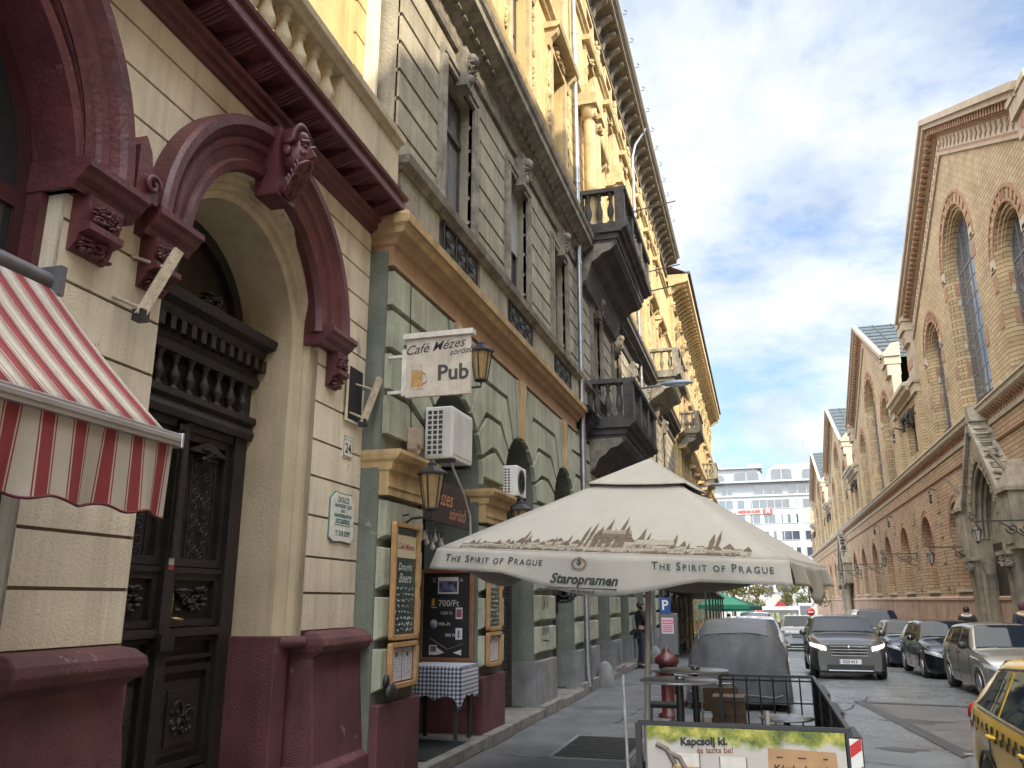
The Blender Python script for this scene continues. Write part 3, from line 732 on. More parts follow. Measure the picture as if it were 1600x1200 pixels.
for i, c in enumerate(CS):
    if 17.5 < c < 25: pass
    q = MB(); g_ = random.Random(i+40)
    for k in range(3):
        for j in range(2):
            yc_ = c-.42+k*.42; zc_ = 5.87+j*.24
            for s_ in (0, PI/2, PI, 3*PI/2):
                q.tube([(.075, yc_+.17*(1-t/16)*math.cos(t*.5+s_), zc_+.11*(1-t/16)*math.sin(t*.5+s_)) for t in range(13)], .012, 5)
            q.ball((.08, yc_, zc_), .02, .03, .03, 6, 4)
    for y in (c-.64, c-.21, c+.21, c+.64): q.bar((.075, y, 5.74), (.075, y, 6.28), .022)
    q.bar((.075, c-.66, 5.75), (.075, c+.66, 5.75), .022); q.bar((.075, c-.66, 6.27), (.075, c+.66, 6.27), .022)
    ab(q, 'grille', IRON)
    w_ = window_part(TA, apt, c, 6.5, 8.62, FH-.02, -.17, cols=2, rows=1, gl=GLASSL if i % 3 != 1 else GLASS, fw=.06)
    m_ = MB(); m_.box(-.23, -.15, c-FH+.03, c+FH-.03, 7.95, 8.03); m_.build('transom', WFR, w_, TA)
    if i == 1:
        m_ = MB()
        for j in range(28): m_.box(-.155, -.14, c-FH+.04, c+FH-.04, 7.5+j*.04, 7.53+j*.04)
        m_.build('blind', mat('slat_blind', (.35, .36, .35), .6, .1), w_, TA)
    s_ = MB()   # surround
    for sg in (-1, 1):
        a, b = c+sg*FH, c+sg*(FH+.17); s_.box(-.02, .05, min(a, b), max(a, b), 6.48, 8.62); s_.box(.05, .075, min(a, b)+.05, max(a, b)-.04, 6.5, 8.66)
    s_.box(-.02, .05, c-FH-.17, c+FH+.17, 8.62, 8.82); s_.box(.05, .075, c-FH-.12, c+FH+.12, 8.70, 8.78)
    s_.prism([(c-.13, 8.55), (c+.13, 8.55), (c+.17, 9.12), (c-.17, 9.12)], 0, .16, 'x'); s_.orn((.15, c, 8.86), .24, .3, .08, i, 20)
    s_.ball((.2, c, 8.98), .09, .12, .10); s_.ball((.16, c, 8.7), .06, .08, .09)
    ab(s_, 'window_surround', GREYT)
# main string cornice above first floor
def cornice1(y0_, y1_, mit=0):
    g = MB(); pr = [(-.4,9.06),(.05,9.06),(.07,9.12),(.03,9.14),(.04,9.38),(.12,9.42),(.14,9.50),(.20,9.52),(.30,9.60),(.36,9.62),(.36,9.74),(.40,9.78),(.42,9.86),(.24,9.94),(-.4,9.97)]
    g.run(pr, y0_, y1_, mit=mit)
    for i in range(int((y1_-y0_)/.25)): g.box(.10, .20, y0_+.06+i*.25, y0_+.18+i*.25, 9.45, 9.53)
    return g
ab(cornice1(Y0+.12, 17.2), 'cornice', GREYT); ab(cornice1(17.2, Y1), 'cornice', NBLK)
# second and third floors
g = MB()
w2 = (10.9, 13.0); w3 = (14.15, 15.9)
hs = [rectloop(c-.54, c+.54, *w2) for c in CS]+[rectloop(c-.5, c+.5, *w3) for c in CS]
hs += [rectloop(c-.42, c+.42, 16.75, 17.4) for c in CS]
g.sheet(rectloop(Y0+.12, Y1, 9.9, 18.2), hs, 0)
for h in hs: g.sleeve(h, 0, -.35)
g.box(-.5, 0-.001, Y0+.12, Y0+.14, 9.9, 18.2)
ab(g, 'upper_wall', YEL)
zz = [9.97+.36*i for i in range(12)]
for i in range(10):
    a = (Y0+.12 if i == 0 else CS[i-1]+.98); b = (Y1 if i == 9 else CS[i]-.98)
    if b-a > .12 and i in (0, 3, 4, 6, 9):
        g = MB()
        for k in range(len(zz)-1): g.box(0, .045, a, b, zz[k]+.02, zz[k+1]-.02)
        ab(g, 'quoin_blocks', YEL)
for prof_ in ([(-.3,13.72),(.08,13.72),(.10,13.78),(.17,13.82),(.18,13.9),(-.3,13.93)], [(-.3,10.72),(.07,10.72),(.10,10.78),(.12,10.84),(-.3,10.87)]): g = MB(); g.run(prof_, Y0+.12, Y1, mit=.3); ab(g, 'floor_band', YELC)
for i, c in enumerate(CS):
    window_part(TA, apt, c, w2[0], w2[1], .52, -.16, cols=2, rows=2, gl=GLASSL if i % 2 else GLASS)
    window_part(TA, apt, c, w3[0], w3[1], .48, -.16, cols=2, rows=2, gl=GLASSL if i % 2 == 0 else GLASS)
    s_ = MB(); d = .1
    for sg in (-1, 1):
        a, b = c+sg*.56, c+sg*.74; s_.box(-.02, .09, min(a, b), max(a, b), 10.88, 13.02)
        a, b = c+sg*.78, c+sg*.96; s_.box(-.02, .05, min(a, b), max(a, b), 10.88, 13.1)
        s_.orn((.06, c+sg*.87, 12.3), .16, 1.1, .05, i*3+sg, 26); s_.orn((.06, c+sg*.87, 11.3), .14, .5, .04, i*5+sg, 14)
        s_.prism([(0,12.95),(0,13.32),(.30,13.32),(.26,13.22),(.14,13.10),(.10,12.95)], c+sg*.86-.08, c+sg*.86+.08, 'y')
    s_.box(-.02, .09, c-.74, c+.74, 13.02, 13.2); s_.orn((.09, c, 13.2), .9, .22, .06, i+60, 30)
    s_.run([(0,13.32),(.28,13.32),(.33,13.36),(.36,13.44),(0,13.47)], c-1.0, c+1.0)
    if i % 2 == 0 and not 17 < c < 26: s_.prism([(c-1.0, 13.46), (c+1.0, 13.46), (c, 13.86)], .0, .30, 'x')
    # small third-floor surround
    for sg in (-1, 1):
        a, b = c+sg*.52, c+sg*.70; s_.box(-.02, .08, min(a, b), max(a, b), 14.0, 15.95)
    s_.box(-.02, .08, c-.7, c+.7, 15.92, 16.1); s_.run([(0,16.1),(.2,16.1),(.24,16.18),(.25,16.24),(0,16.26)], c-.85, c+.85)
    s_.orn((.08, c, 16.0), .3, .3, .08, i+90, 14)
    for sg in (-1, 1): s_.orn((.06, c+sg*.62, 15.4), .13, .5, .05, i+sg, 12)
    ab(s_, 'window_surround', YELC)
# columns on the central part
for c in (17.55, 18.25, 21.6, 22.3):
    s_ = MB(); s_.lathe([(.19,10.2),(.19,10.32),(.15,10.36),(.16,10.5),(.145,13.0),(.13,13.1),(.17,13.12),(.19,13.3),(.21,13.45)], (.30, c, 0), 14)
    s_.box(.05, .52, c-.23, c+.23, 9.95, 10.22); s_.box(.05, .54, c-.25, c+.25, 13.42, 13.72); s_.orn((.46, c, 13.2), .34, .24, .06, int(c*10), 18)
    s_.box(.0, .44, c-.2, c+.2, 13.72, 14.0)
    ab(s_, 'column', YELC)
# crown cornice, gutter and snow hooks
DZ_ = 1.25
g = MB(); g.run([(-.5,16.38+DZ_),(.10,16.38+DZ_),(.12,16.46+DZ_),(.05,16.5+DZ_),(.06,16.9+DZ_),(.14,16.95+DZ_),(.56,17.05+DZ_),(.62,17.08+DZ_),(.62,17.22+DZ_),(.66,17.25+DZ_),(.68,17.33+DZ_),(-.5,17.4+DZ_)], Y0+.12, Y1)
for i in range(int((Y1-Y0)/.75)):
    y = Y0+.4+i*.75; g.prism([(.05,16.5+DZ_),(.05,16.97+DZ_),(.52,17.04+DZ_),(.52,16.94+DZ_),(.36,16.86+DZ_),(.20,16.72+DZ_),(.12,16.52+DZ_)], y-.10, y+.10, 'y'); g.orn((.08, y+.37, 16.7+DZ_), .35, .2, .05, i, 12)
ab(g, 'crown_cornice', mat('dark_crown', (.20, .165, .11), .9, .2, 3, .5, 30, col2=(.08, .07, .055), streak=.6))  # whole crown in a dark grey-brown tone
g = MB(); g.tube([(.72, Y0+.1, 17.38+DZ_), (.72, Y1, 17.38+DZ_)], .075, 10); g.box(.6, .7, Y0+.1, Y1, 17.36+DZ_, 17.46+DZ_); gu = ab(g, 'gutter', mat('zinc_light', (.5, .52, .52), .4, .1, 2, metal=.5))
for i in range(22):
    g = MB(); y = Y0+.5+i*1.32; g.tube([(.7, y, 17.45+DZ_), (.88, y+.06, 17.5+DZ_), (.90, y+.09, 17.62+DZ_), (.82, y+.12, 17.68+DZ_)], .016, 5); ab(g, 'gutter_hook', IRON, gu)
g = MB(); g.add([(.66,Y0,17.42+DZ_),(.66,Y1,17.42+DZ_),(-6,Y1,21+DZ_),(-6,Y0,21+DZ_)], [(0,1,2,3)]); g.box(-6, -.42, Y0+.12, Y1, 16.95+DZ_, 17.2+DZ_); ab(g, 'roof', mat('roof_tiles', (.16, .09, .07), .8, .3, 6))
for i, c in enumerate(CS):
    window_part(TA, apt, c, 16.75, 17.4, .40, -.14, cols=2, rows=1)
    s_ = MB(); s_.box(-.02, .08, c-.6, c-.44, 16.72, 17.45); s_.box(-.02, .08, c+.44, c+.6, 16.72, 17.45); s_.box(-.02, .08, c-.6, c+.6, 17.45, 17.58); s_.orn((.06, c+1.2, 17.1), .5, .8, .06, i+200, 20); ab(s_, 'attic_surround', YELC)
g = MB(); g.run([(-.3,16.5),(.06,16.5),(.08,16.56),(.15,16.6),(.16,16.68),(-.3,16.7)], Y0+.12, Y1, mit=.3); ab(g, 'floor_band', YELC)
# drainpipes
for y, z0 in ((16.75, .35), (27.0, .3)):
    g = MB(); g.tube([(.13, y, z0), (.13, y, 17.4), (.25, y, 17.9), (.66, y, 18.5)], .06, 10)
    for z in (1.4, 3.2, 4.95, 7.2, 9.0, 11, 13, 15): g.tube([(.13, y, z), (.13, y, z+.07)], .072, 10)
    g.tube([(.17, y, .12), (.14, y, .4), (.13, y, .9)], .075, 10); ab(g, 'drainpipe', PIPE)
g = MB()   # sheet-metal flashing over the string course end
g.add([(0,16.45,5.78),(.34,16.45,5.70),(.36,17.7,5.62),(0,17.7,5.70)], [(0,1,2,3)], True); ab(g, 'flashing', PIPE)
# balconies
def balcony(ya, yb, zf, dep=1.12, m=NBLK, par=apt, B=None, drop=.95, m2=None, bs=None):
    B = B or ab; g = MB()
    g.run([(-.1,zf-.16),(dep-.12,zf-.16),(dep-.08,zf-.10),(dep,zf-.07),(dep+.03,zf),(-.1,zf)], ya, yb)
    g.run([(-.1,zf-.30),(dep-.22,zf-.30),(dep-.18,zf-.16),(-.1,zf-.16)], ya+.08, yb-.08)
    o = B(g, 'balcony', m, par)
    for y in ((ya+yb)/2,):
        k = MB(); h = (yb-ya)/2-.12
        pl = [(0,zf-.30),(dep-.25,zf-.30),(dep-.24,zf-.42),(dep-.34,zf-.52),(dep-.55,zf-.58),(dep-.70,zf-.74),(dep-.86,zf-.84),(.14,zf-drop),(.04,zf-drop-.06),(0,zf-drop-.16)]
        k.prism(pl, y-h, y+h, 'y'); B(k, 'balcony_bracket', m, o, bevel=.012)
        k = MB(); cx_ = sum(a for a, b in pl)/len(pl); cz_ = sum(b for a, b in pl)/len(pl); k.prism([(cx_+(a-cx_)*.84, cz_+(b-cz_)*.80) for a, b in pl], y-h-.03, y-h, 'y'); B(k, 'side_panel', GREYT, o)
    k = MB(); zt = zf+.86
    k.run([(dep-.22,zt),(dep-.0,zt),(dep+.02,zt+.04),(dep+.02,zt+.10),(dep-.24,zt+.10)], ya+.02, yb-.02)
    k.box(-.02, dep-.23, ya+.02, ya+.24, zt, zt+.10); k.box(-.02, dep-.23, yb-.24, yb-.02, zt, zt+.10)
    ps = [ya+.14, yb-.14] + [ya+(yb-ya)*q for q in (.33, .67)]
    for y in ps: k.box(dep-.25, dep-.03, y-.12, y+.12, zf, zt)
    k.box(dep-.24, dep-.04, ya+.26, yb-.26, zf, zf+.09); k.box(0, dep-.25, ya+.05, ya+.21, zf, zf+.09); k.box(0, dep-.25, yb-.21, yb-.05, zf, zf+.09)
    k.box(-.02, .14, ya+.03, ya+.23, zf+.09, zt)
    B(k, 'balcony_rail', m, o)
    def bl(n, y): b = MB(); baluster(b, n, y, zf+.09, zt-zf-.09, 1.3); B(b, 'baluster', m, o)
    nb = 3
    for i in range(nb):
        bl(.26+(dep-.62)*i/(nb-1), ya+.13); bl(.26+(dep-.62)*i/(nb-1), yb-.13)
    sp_ = sorted(ps)
    for a, b in zip(sp_, sp_[1:]):
        q = int((b-a-.3)/.24)
        for j in range(q): bl(dep-.14, a+.15+(b-a-.3)*(j+.5)/q)
    return o
balcony(17.7, 21.9, 5.62, drop=1.1); balcony(17.25, 21.9, 10.12, drop=1.35, dep=1.14)
balcony(29.9, 33.2, 9.98, dep=1.2, m=GREYT)
for z, y in ((11.0, 24.3), (12.9, 27.2), (15.2, 26.9)):
    g = MB(); g.tube([(.1, y, z), (1.6, y+.1, z+.25)], .022, 6); ab(g, 'flag_pole', IRON)
# shutters, inner doors, interiors
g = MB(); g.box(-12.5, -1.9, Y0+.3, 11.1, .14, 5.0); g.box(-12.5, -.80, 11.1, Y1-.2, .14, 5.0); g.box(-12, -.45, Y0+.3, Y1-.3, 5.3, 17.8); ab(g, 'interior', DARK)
for a_, b_ in ((CS[0]-HW[0]-.3, CS[0]-HW[0]-.003), (CS[0]+HW[0]+.003, CS[0]+HW[0]+.3)): g = MB(); g.box(-1.9, -.3, a_, b_, .13, 3.2); ab(g, 'entrance_side', DARK)
for i in (1, 2, 4, 6, 7, 8):
    c, h = CS[i], HW[i]; g = MB()
    for j in range(66): g.prism([(-.42, .17+j*.048), (-.40, .185+j*.048), (-.40, .205+j*.048), (-.42, .217+j*.048)], c-h+.02, c+h-.02, 'y')
    g.box(-.50, -.42, c-h+.01, c+h-.01, .15, 3.38)
    g.box(-.46, -.36, c-h+.005, c-h+.06, .15, 3.4); g.box(-.46, -.36, c+h-.06, c+h-.005, .15, 3.4)
    ab(g, 'roller_shutter', SHUT)
for i in (1, 2, 3, 4, 5, 6, 7, 8):
    c, h = CS[i], HW[i]; f = MB(); f.sheet([(c+(h-.01)*math.cos(PI*q/16), ZS+.1+(h-.1)*math.sin(PI*q/16)) for q in range(17)], [], -.5)
    f.box(-.5, -.44, c-h+.02, c+h-.02, 3.36, 3.44); ab(f, 'arch_light', WFR)
for i in (3, 5):
    c, h = CS[i], HW[i]; f = MB(); f.box(-.5, -.44, c-h+.02, c+h-.02, .15, 3.36)
    for a in (c-h*.5, c+h*.5):
        for z0, z1 in ((.3, 1.1), (1.25, 2.2), (2.3, 3.2)): f.box(-.44, -.41, a-h*.36, a+h*.36, z0, z1)
    ab(f, 'street_door', DOORW)
f = MB(); teal = mat('teal_wall', (.13, .20, .20), .8, .15, 3, .3, 40, streak=.4)
f.sheet([(CS[0]-HW[0]+.01, 3.2), (CS[0]-HW[0]+.01, 3.24)]+[(CS[0]-1.01*math.cos(PI*i/20), 3.24+1.01*math.sin(PI*i/20)) for i in range(21)]+[(CS[0]+HW[0]-.01, 3.2)], [], -.70)
ab(f, 'lunette', teal)
# stone steps along the foot of the wall
g = MB(); g.box(-.8, .21, Y0+.0, CS[0]-HW[0]+.02, 0, .07); g.box(-1.95, .17, CS[0]-HW[0]+.02, CS[0]+HW[0], 0, .135)
g.box(-.5, .20, CS[0]+HW[0], CS[1]-HW[1], 0, .15); g.box(-.6, .17, CS[1]-HW[1], CS[1]+HW[1], 0, .135); g.box(-.5, .19, CS[1]+HW[1], CS[2]-HW[2], 0, .17); g.box(-.6, .19, CS[2]-HW[2], CS[2]+HW[2], 0, .13)
for i in range(3, 9): g.box(-.5, .17, CS[i-1]+HW[i-1], CS[i]-HW[i], 0, .22); g.box(-.6, .16, CS[i]-HW[i], CS[i]+HW[i], 0, .13)
g.box(-.2, .2, CS[8]+HW[8], Y1, 0, .2)
ab(g, 'doorstep', STEP, bevel=.012)
# spray-painted tags (marks on the plaster)
SPR = mat('black_spray', (.02, .02, .02), .6, 0)
def squig(parts, n, w=.02):
    g = MB()
    for pts in parts:
        for a, b in zip(pts, pts[1:]):
            d = Vector((b[0]-a[0], b[1]-a[1])); L_ = d.length or 1; px_, pz_ = -d.y/L_*w/2, d.x/L_*w/2
            g.add([(n,a[0]+px_,a[1]+pz_),(n,b[0]+px_,b[1]+pz_),(n,b[0]-px_,b[1]-pz_),(n,a[0]-px_,a[1]-pz_)], [(0,1,2,3)])
    return g
ab(squig([[(13.37,1.95),(13.37,1.65),(13.42,1.6),(13.48,1.65),(13.46,1.9),(13.52,1.6),(13.58,1.93)],[(13.62,1.95),(13.7,1.62)],[(13.75,1.62),(13.75,1.95),(13.86,1.92)],[(13.75,1.8),(13.84,1.8)],
   [(13.40,1.45),(13.45,1.2),(13.52,1.4),(13.58,1.2),(13.66,1.45)],[(13.7,1.2),(13.72,1.45),(13.82,1.4),(13.72,1.3),(13.84,1.22)],[(13.4,1.13),(13.8,1.1)],
   [(13.4,2.45),(13.5,2.1),(13.58,2.42),(13.66,2.1),(13.78,2.42)]], .079, .022), 'graffiti', SPR)
def ring(c, z, r, rz=1, n=20): return [(c+r*math.cos(2*PI*i/n), z+r*rz*math.sin(2*PI*i/n)) for i in range(n+1)]
gg = MB()
for pts in (ring(.52, 1.9, .17, .75), ring(.52, 1.95, .26, .95), [(.60,1.96),(.40,1.75),(.3,1.5)], [(.5,1.95),(.56,1.85)]):
    for a, b in zip(pts, pts[1:]):
        gg.box(-.74+min(a[0], b[0]), -.74+max(a[0], b[0])+.02, CS[2]+HW[2]-.006, CS[2]+HW[2]-.003, min(a[1], b[1]), max(a[1], b[1])+.022)
ab(gg, 'graffiti', SPR)
ab(squig([[(20.5,.75),(20.6,.4),(20.7,.72)],[(20.75,.75),(20.75,.35),(20.95,.35)],[(20.5,1.95),(20.6,1.6),(20.7,1.9),(20.8,1.6)]], .106, .03), 'graffiti', SPR)
ab(squig([[(17.3,1.95),(17.4,1.7),(17.5,1.95),(17.6,1.68)],[(17.35,1.45),(17.5,1.2),(17.75,1.45)],[(17.4,.6),(17.5,.4),(17.65,.65)]], .108, .028), 'graffiti', mat('pink_spray', (.3, .1, .15), .6, 0))

# ================================================================== SECOND YELLOW BUILDING further on
YB0, YB1 = 39.5, 73.5; DB = 1.2
TB = lambda p: (p[0], p[1]-YB0, p[2])
ap2 = thing('apartment_building', 'far yellow apartment building with a bracketed cornice, last on the left', 'building', (-3.38, YB0, 0))
def bb(mb, name, m, parent=ap2, **k): return mb.build(name, m, parent, TB, **k)
CB = [41.3+i*3.3 for i in range(10)]
g = MB(); hs = []
for c in CB: hs += [archloop(c, .14, 3.0, .9, 12), rectloop(c-.6, c+.6, 6.4, 8.7), rectloop(c-.6, c+.6, 10.2, 12.3), rectloop(c-.55, c+.55, 13.4, 14.9)]
g.sheet(rectloop(YB0, YB1, -2, 17.4), [[(a_, b_) for a_, b_ in h] for h in hs], 0)
for h in hs: g.sleeve(h, 0, -.4)
g.box(-12, -.001, YB0, YB0+.03, 0, 17.4); g.box(-12, -.001, YB1-.03, YB1, 0, 17.4)
bb(g, 'wall', YEL)
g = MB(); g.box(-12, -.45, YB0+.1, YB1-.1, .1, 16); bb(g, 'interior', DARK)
for i in range(11):
    g = MB(); a = YB0 if i == 0 else CB[i-1]+.95; b = YB1 if i == 10 else CB[i]-.95
    for k in range(9): g.box(0, .07, a+.02, b-.02, .7+k*.47, 1.12+k*.47)
    bb(g, 'ground_floor_blocks', GRN)
g = MB()
for z, d in ((5.1, .25), (9.3, .4), (12.9, .25)): g.run([(-.1,z),(.08,z),(.1,z+.2),(d,z+.35),(d+.03,z+.5),(-.1,z+.52)], YB0, YB1)
g.run([(a_, b_+DB) for a_, b_ in [(-.3,15.5),(.12,15.5),(.14,15.9),(.3,16.0),(.9,16.1),(.98,16.15),(1.0,16.5),(-.3,16.55)]], YB0, YB1)
for i in range(54):
    y = YB0+.4+i*.65; g.prism([(a_, b_+DB) for a_, b_ in [(.1,15.6),(.1,16.05),(.85,16.12),(.85,15.98),(.5,15.9),(.25,15.7)]], y-.13, y+.13, 'y')
bb(g, 'cornice', YELC)
g = MB(); g.tube([(1.05, YB0, 16.55+DB), (1.05, YB1, 16.55+DB)], .08, 8); g.box(.85, 1.0, YB0, YB1, 16.5+DB, 16.62+DB); bb(g, 'gutter', NBLK)
g = MB(); g.add([(1,YB0,16.56+DB),(1,YB1,16.56+DB),(-6,YB1,20+DB),(-6,YB0,20+DB)], [(0,1,2,3)]); bb(g, 'roof', _m['roof_tiles'])
for i, c in enumerate(CB):
    for z0, z1, h in ((6.4, 8.7, .6), (10.2, 12.3, .6), (13.4, 14.9, .55)):
        window_part(TB, ap2, c, z0, z1, h-.02, -.25, cols=2, rows=2, gl=GLASSL if (i+int(z0)) % 2 else GLASS)
    s_ = MB()
    for z0, z1, h, d in ((6.4, 8.7, .6, .45), (10.2, 12.3, .6, .4), (13.4, 14.9, .55, .25)):
        for sg in (-1, 1):
            a, b = c+sg*(h+.02), c+sg*(h+.24); s_.box(-.02, .12, min(a, b), max(a, b), z0-.1, z1+.1)
        s_.box(-.02, .12, c-h-.24, c+h+.24, z1+.1, z1+.25); s_.run([(0,z1+.25),(d-.1,z1+.28),(d,z1+.42),(0,z1+.45)], c-h-.4, c+h+.4)
        s_.orn((.1, c, z1+.2), .7, .3, .1, i, 14); s_.run([(0,z0-.3),(.2,z0-.28),(.25,z0-.12),(0,z0-.1)], c-h-.3, c+h+.3)
        s_.orn((.1, c, z0-.6), 1.0, .35, .08, i+5, 14)
    for sg in (-1, 1): s_.box(0, .16, c+sg*1.55-.18, c+sg*1.55+.18, 9.85, 16.6); s_.orn((.14, c+sg*1.55, 16.1), .4, .5, .12, i, 14)
    bb(s_, 'window_surround', YELC)
    f = MB(); f.box(-.45, -.4, c-.88, c+.88, .14, 3.85); bb(f, 'shop_door', SHUT if i % 2 else DOORW)
for yb in (40.4, 56.9): balcony(yb, yb+3.0, 9.85, dep=1.1, m=GREYT, par=ap2, B=lambda mb, n, m, parent=ap2, **k: mb.build(n, m, parent, TB, **k))
# ================================================================== BRICK MARKET HALL (right)
GC, PER = 36.3, 29.5
TM = lambda p: (p[0], -(p[1]-GC), p[2])
hall = thing('market_hall', 'long yellow and red brick market hall with gables along the right side', 'market hall', (9, GC, 0), PI)
def mb_(mb, name, m, parent=hall, **k): return mb.build(name, m, parent, TM, **k)
BAND = mat('red_brick_band', (.29, .17, .105), .85, .25, 6, .3, 40, streak=.3)
MA, MZ = -50, 151
# ---- lower wall with tall arches
AR_ = [42.75+PER/4*i for i in range(-6, 15)]
PORT = [35.4, 35.4+2*PER]
def near_port(y): return any(abs(y-p) < 4.6 for p in PORT)
arch = [y for y in AR_ if not near_port(y) and y > 20]
g = MB(); hl = [archloop(y, 2.25, 4.7, 1.5, 18) for y in arch]
g.sheet(rectloop(8, MZ, 1.9, 8.35), hl, 0)
for h in hl: g.sleeve(h, 0, -.6)
g.box(-18, -.002, MZ-.05, MZ, 0, 17); mb_(g, 'lower_wall', BRKM)
for y in arch: g = MB(); g.sheet(archloop(y, 2.26, 4.7, 1.49, 14), [], -.58); mb_(g, 'blind_panel', BRKR)
for y in arch:
    g = MB()
    g.arc([(0,1.5),(.05,1.5),(.05,1.66),(0,1.66)], y, 4.7, seg=18); g.arc([(0,1.8),(.03,1.8),(.03,1.9),(0,1.9)], y, 4.7, seg=18)
    mb_(g, 'arch_moulding', BAND)
    g = MB(); g.box(-.58, .10, y-1.6, y+1.6, 2.12, 2.26)
    mb_(g, 'arch_sill', STONEP)
g = MB(); g.box(-.1, .12, 8, MZ, -2.5, .9); g.box(-.1, .09, 8, MZ, .9, 1.72); g.run([(-.1,1.72),(.10,1.72),(.14,1.76),(.14,1.86),(.0,1.95),(-.1,1.95)], 8, MZ)
mb_(g, 'plinth', mat('plinth_blocks', (.40, .30, .22), .85, .2, 1.2, .4, 20, col2=(.27, .15, .11), streak=.4))
for y in [a+PER/8 for a in arch]:
    if near_port(y): continue
    g = MB()
    for k in range(4): g.box(0, .045, y-.32, y+.32, 2.3+k*1.25, 3.0+k*1.25)
    g.box(0, .06, y-.42, y+.42, 6.6, 7.2); mb_(g, 'wall_strip', BRKM)
# cornice between the storeys
g = MB(); g.run([(-.1,7.55),(.05,7.55),(.09,7.62),(.05,7.7),(-.1,7.7)], 8, MZ); mb_(g, 'red_string', BAND)
g = MB(); g.run([(-.1,8.3),(.06,8.3),(.08,8.42),(.08,8.7),(.30,8.8),(.36,8.86),(.38,9.0),(.44,9.04),(.44,9.12),(.1,9.3),(-.1,9.3)], 8, MZ); co = mb_(g, 'cornice', STONEP)
g = MB()
for i in range(int((MZ-20)/.36)): g.prism([(.08,8.45),(.08,8.74),(.28,8.80),(.26,8.7),(.14,8.6)], 20+i*.36, 20+i*.36+.17, 'y')
mb_(g, 'dentils', BAND, co)
COPE = mat('coping_stone', (.36, .295, .22), .88, .12, 2, .4, 25, streak=.4)
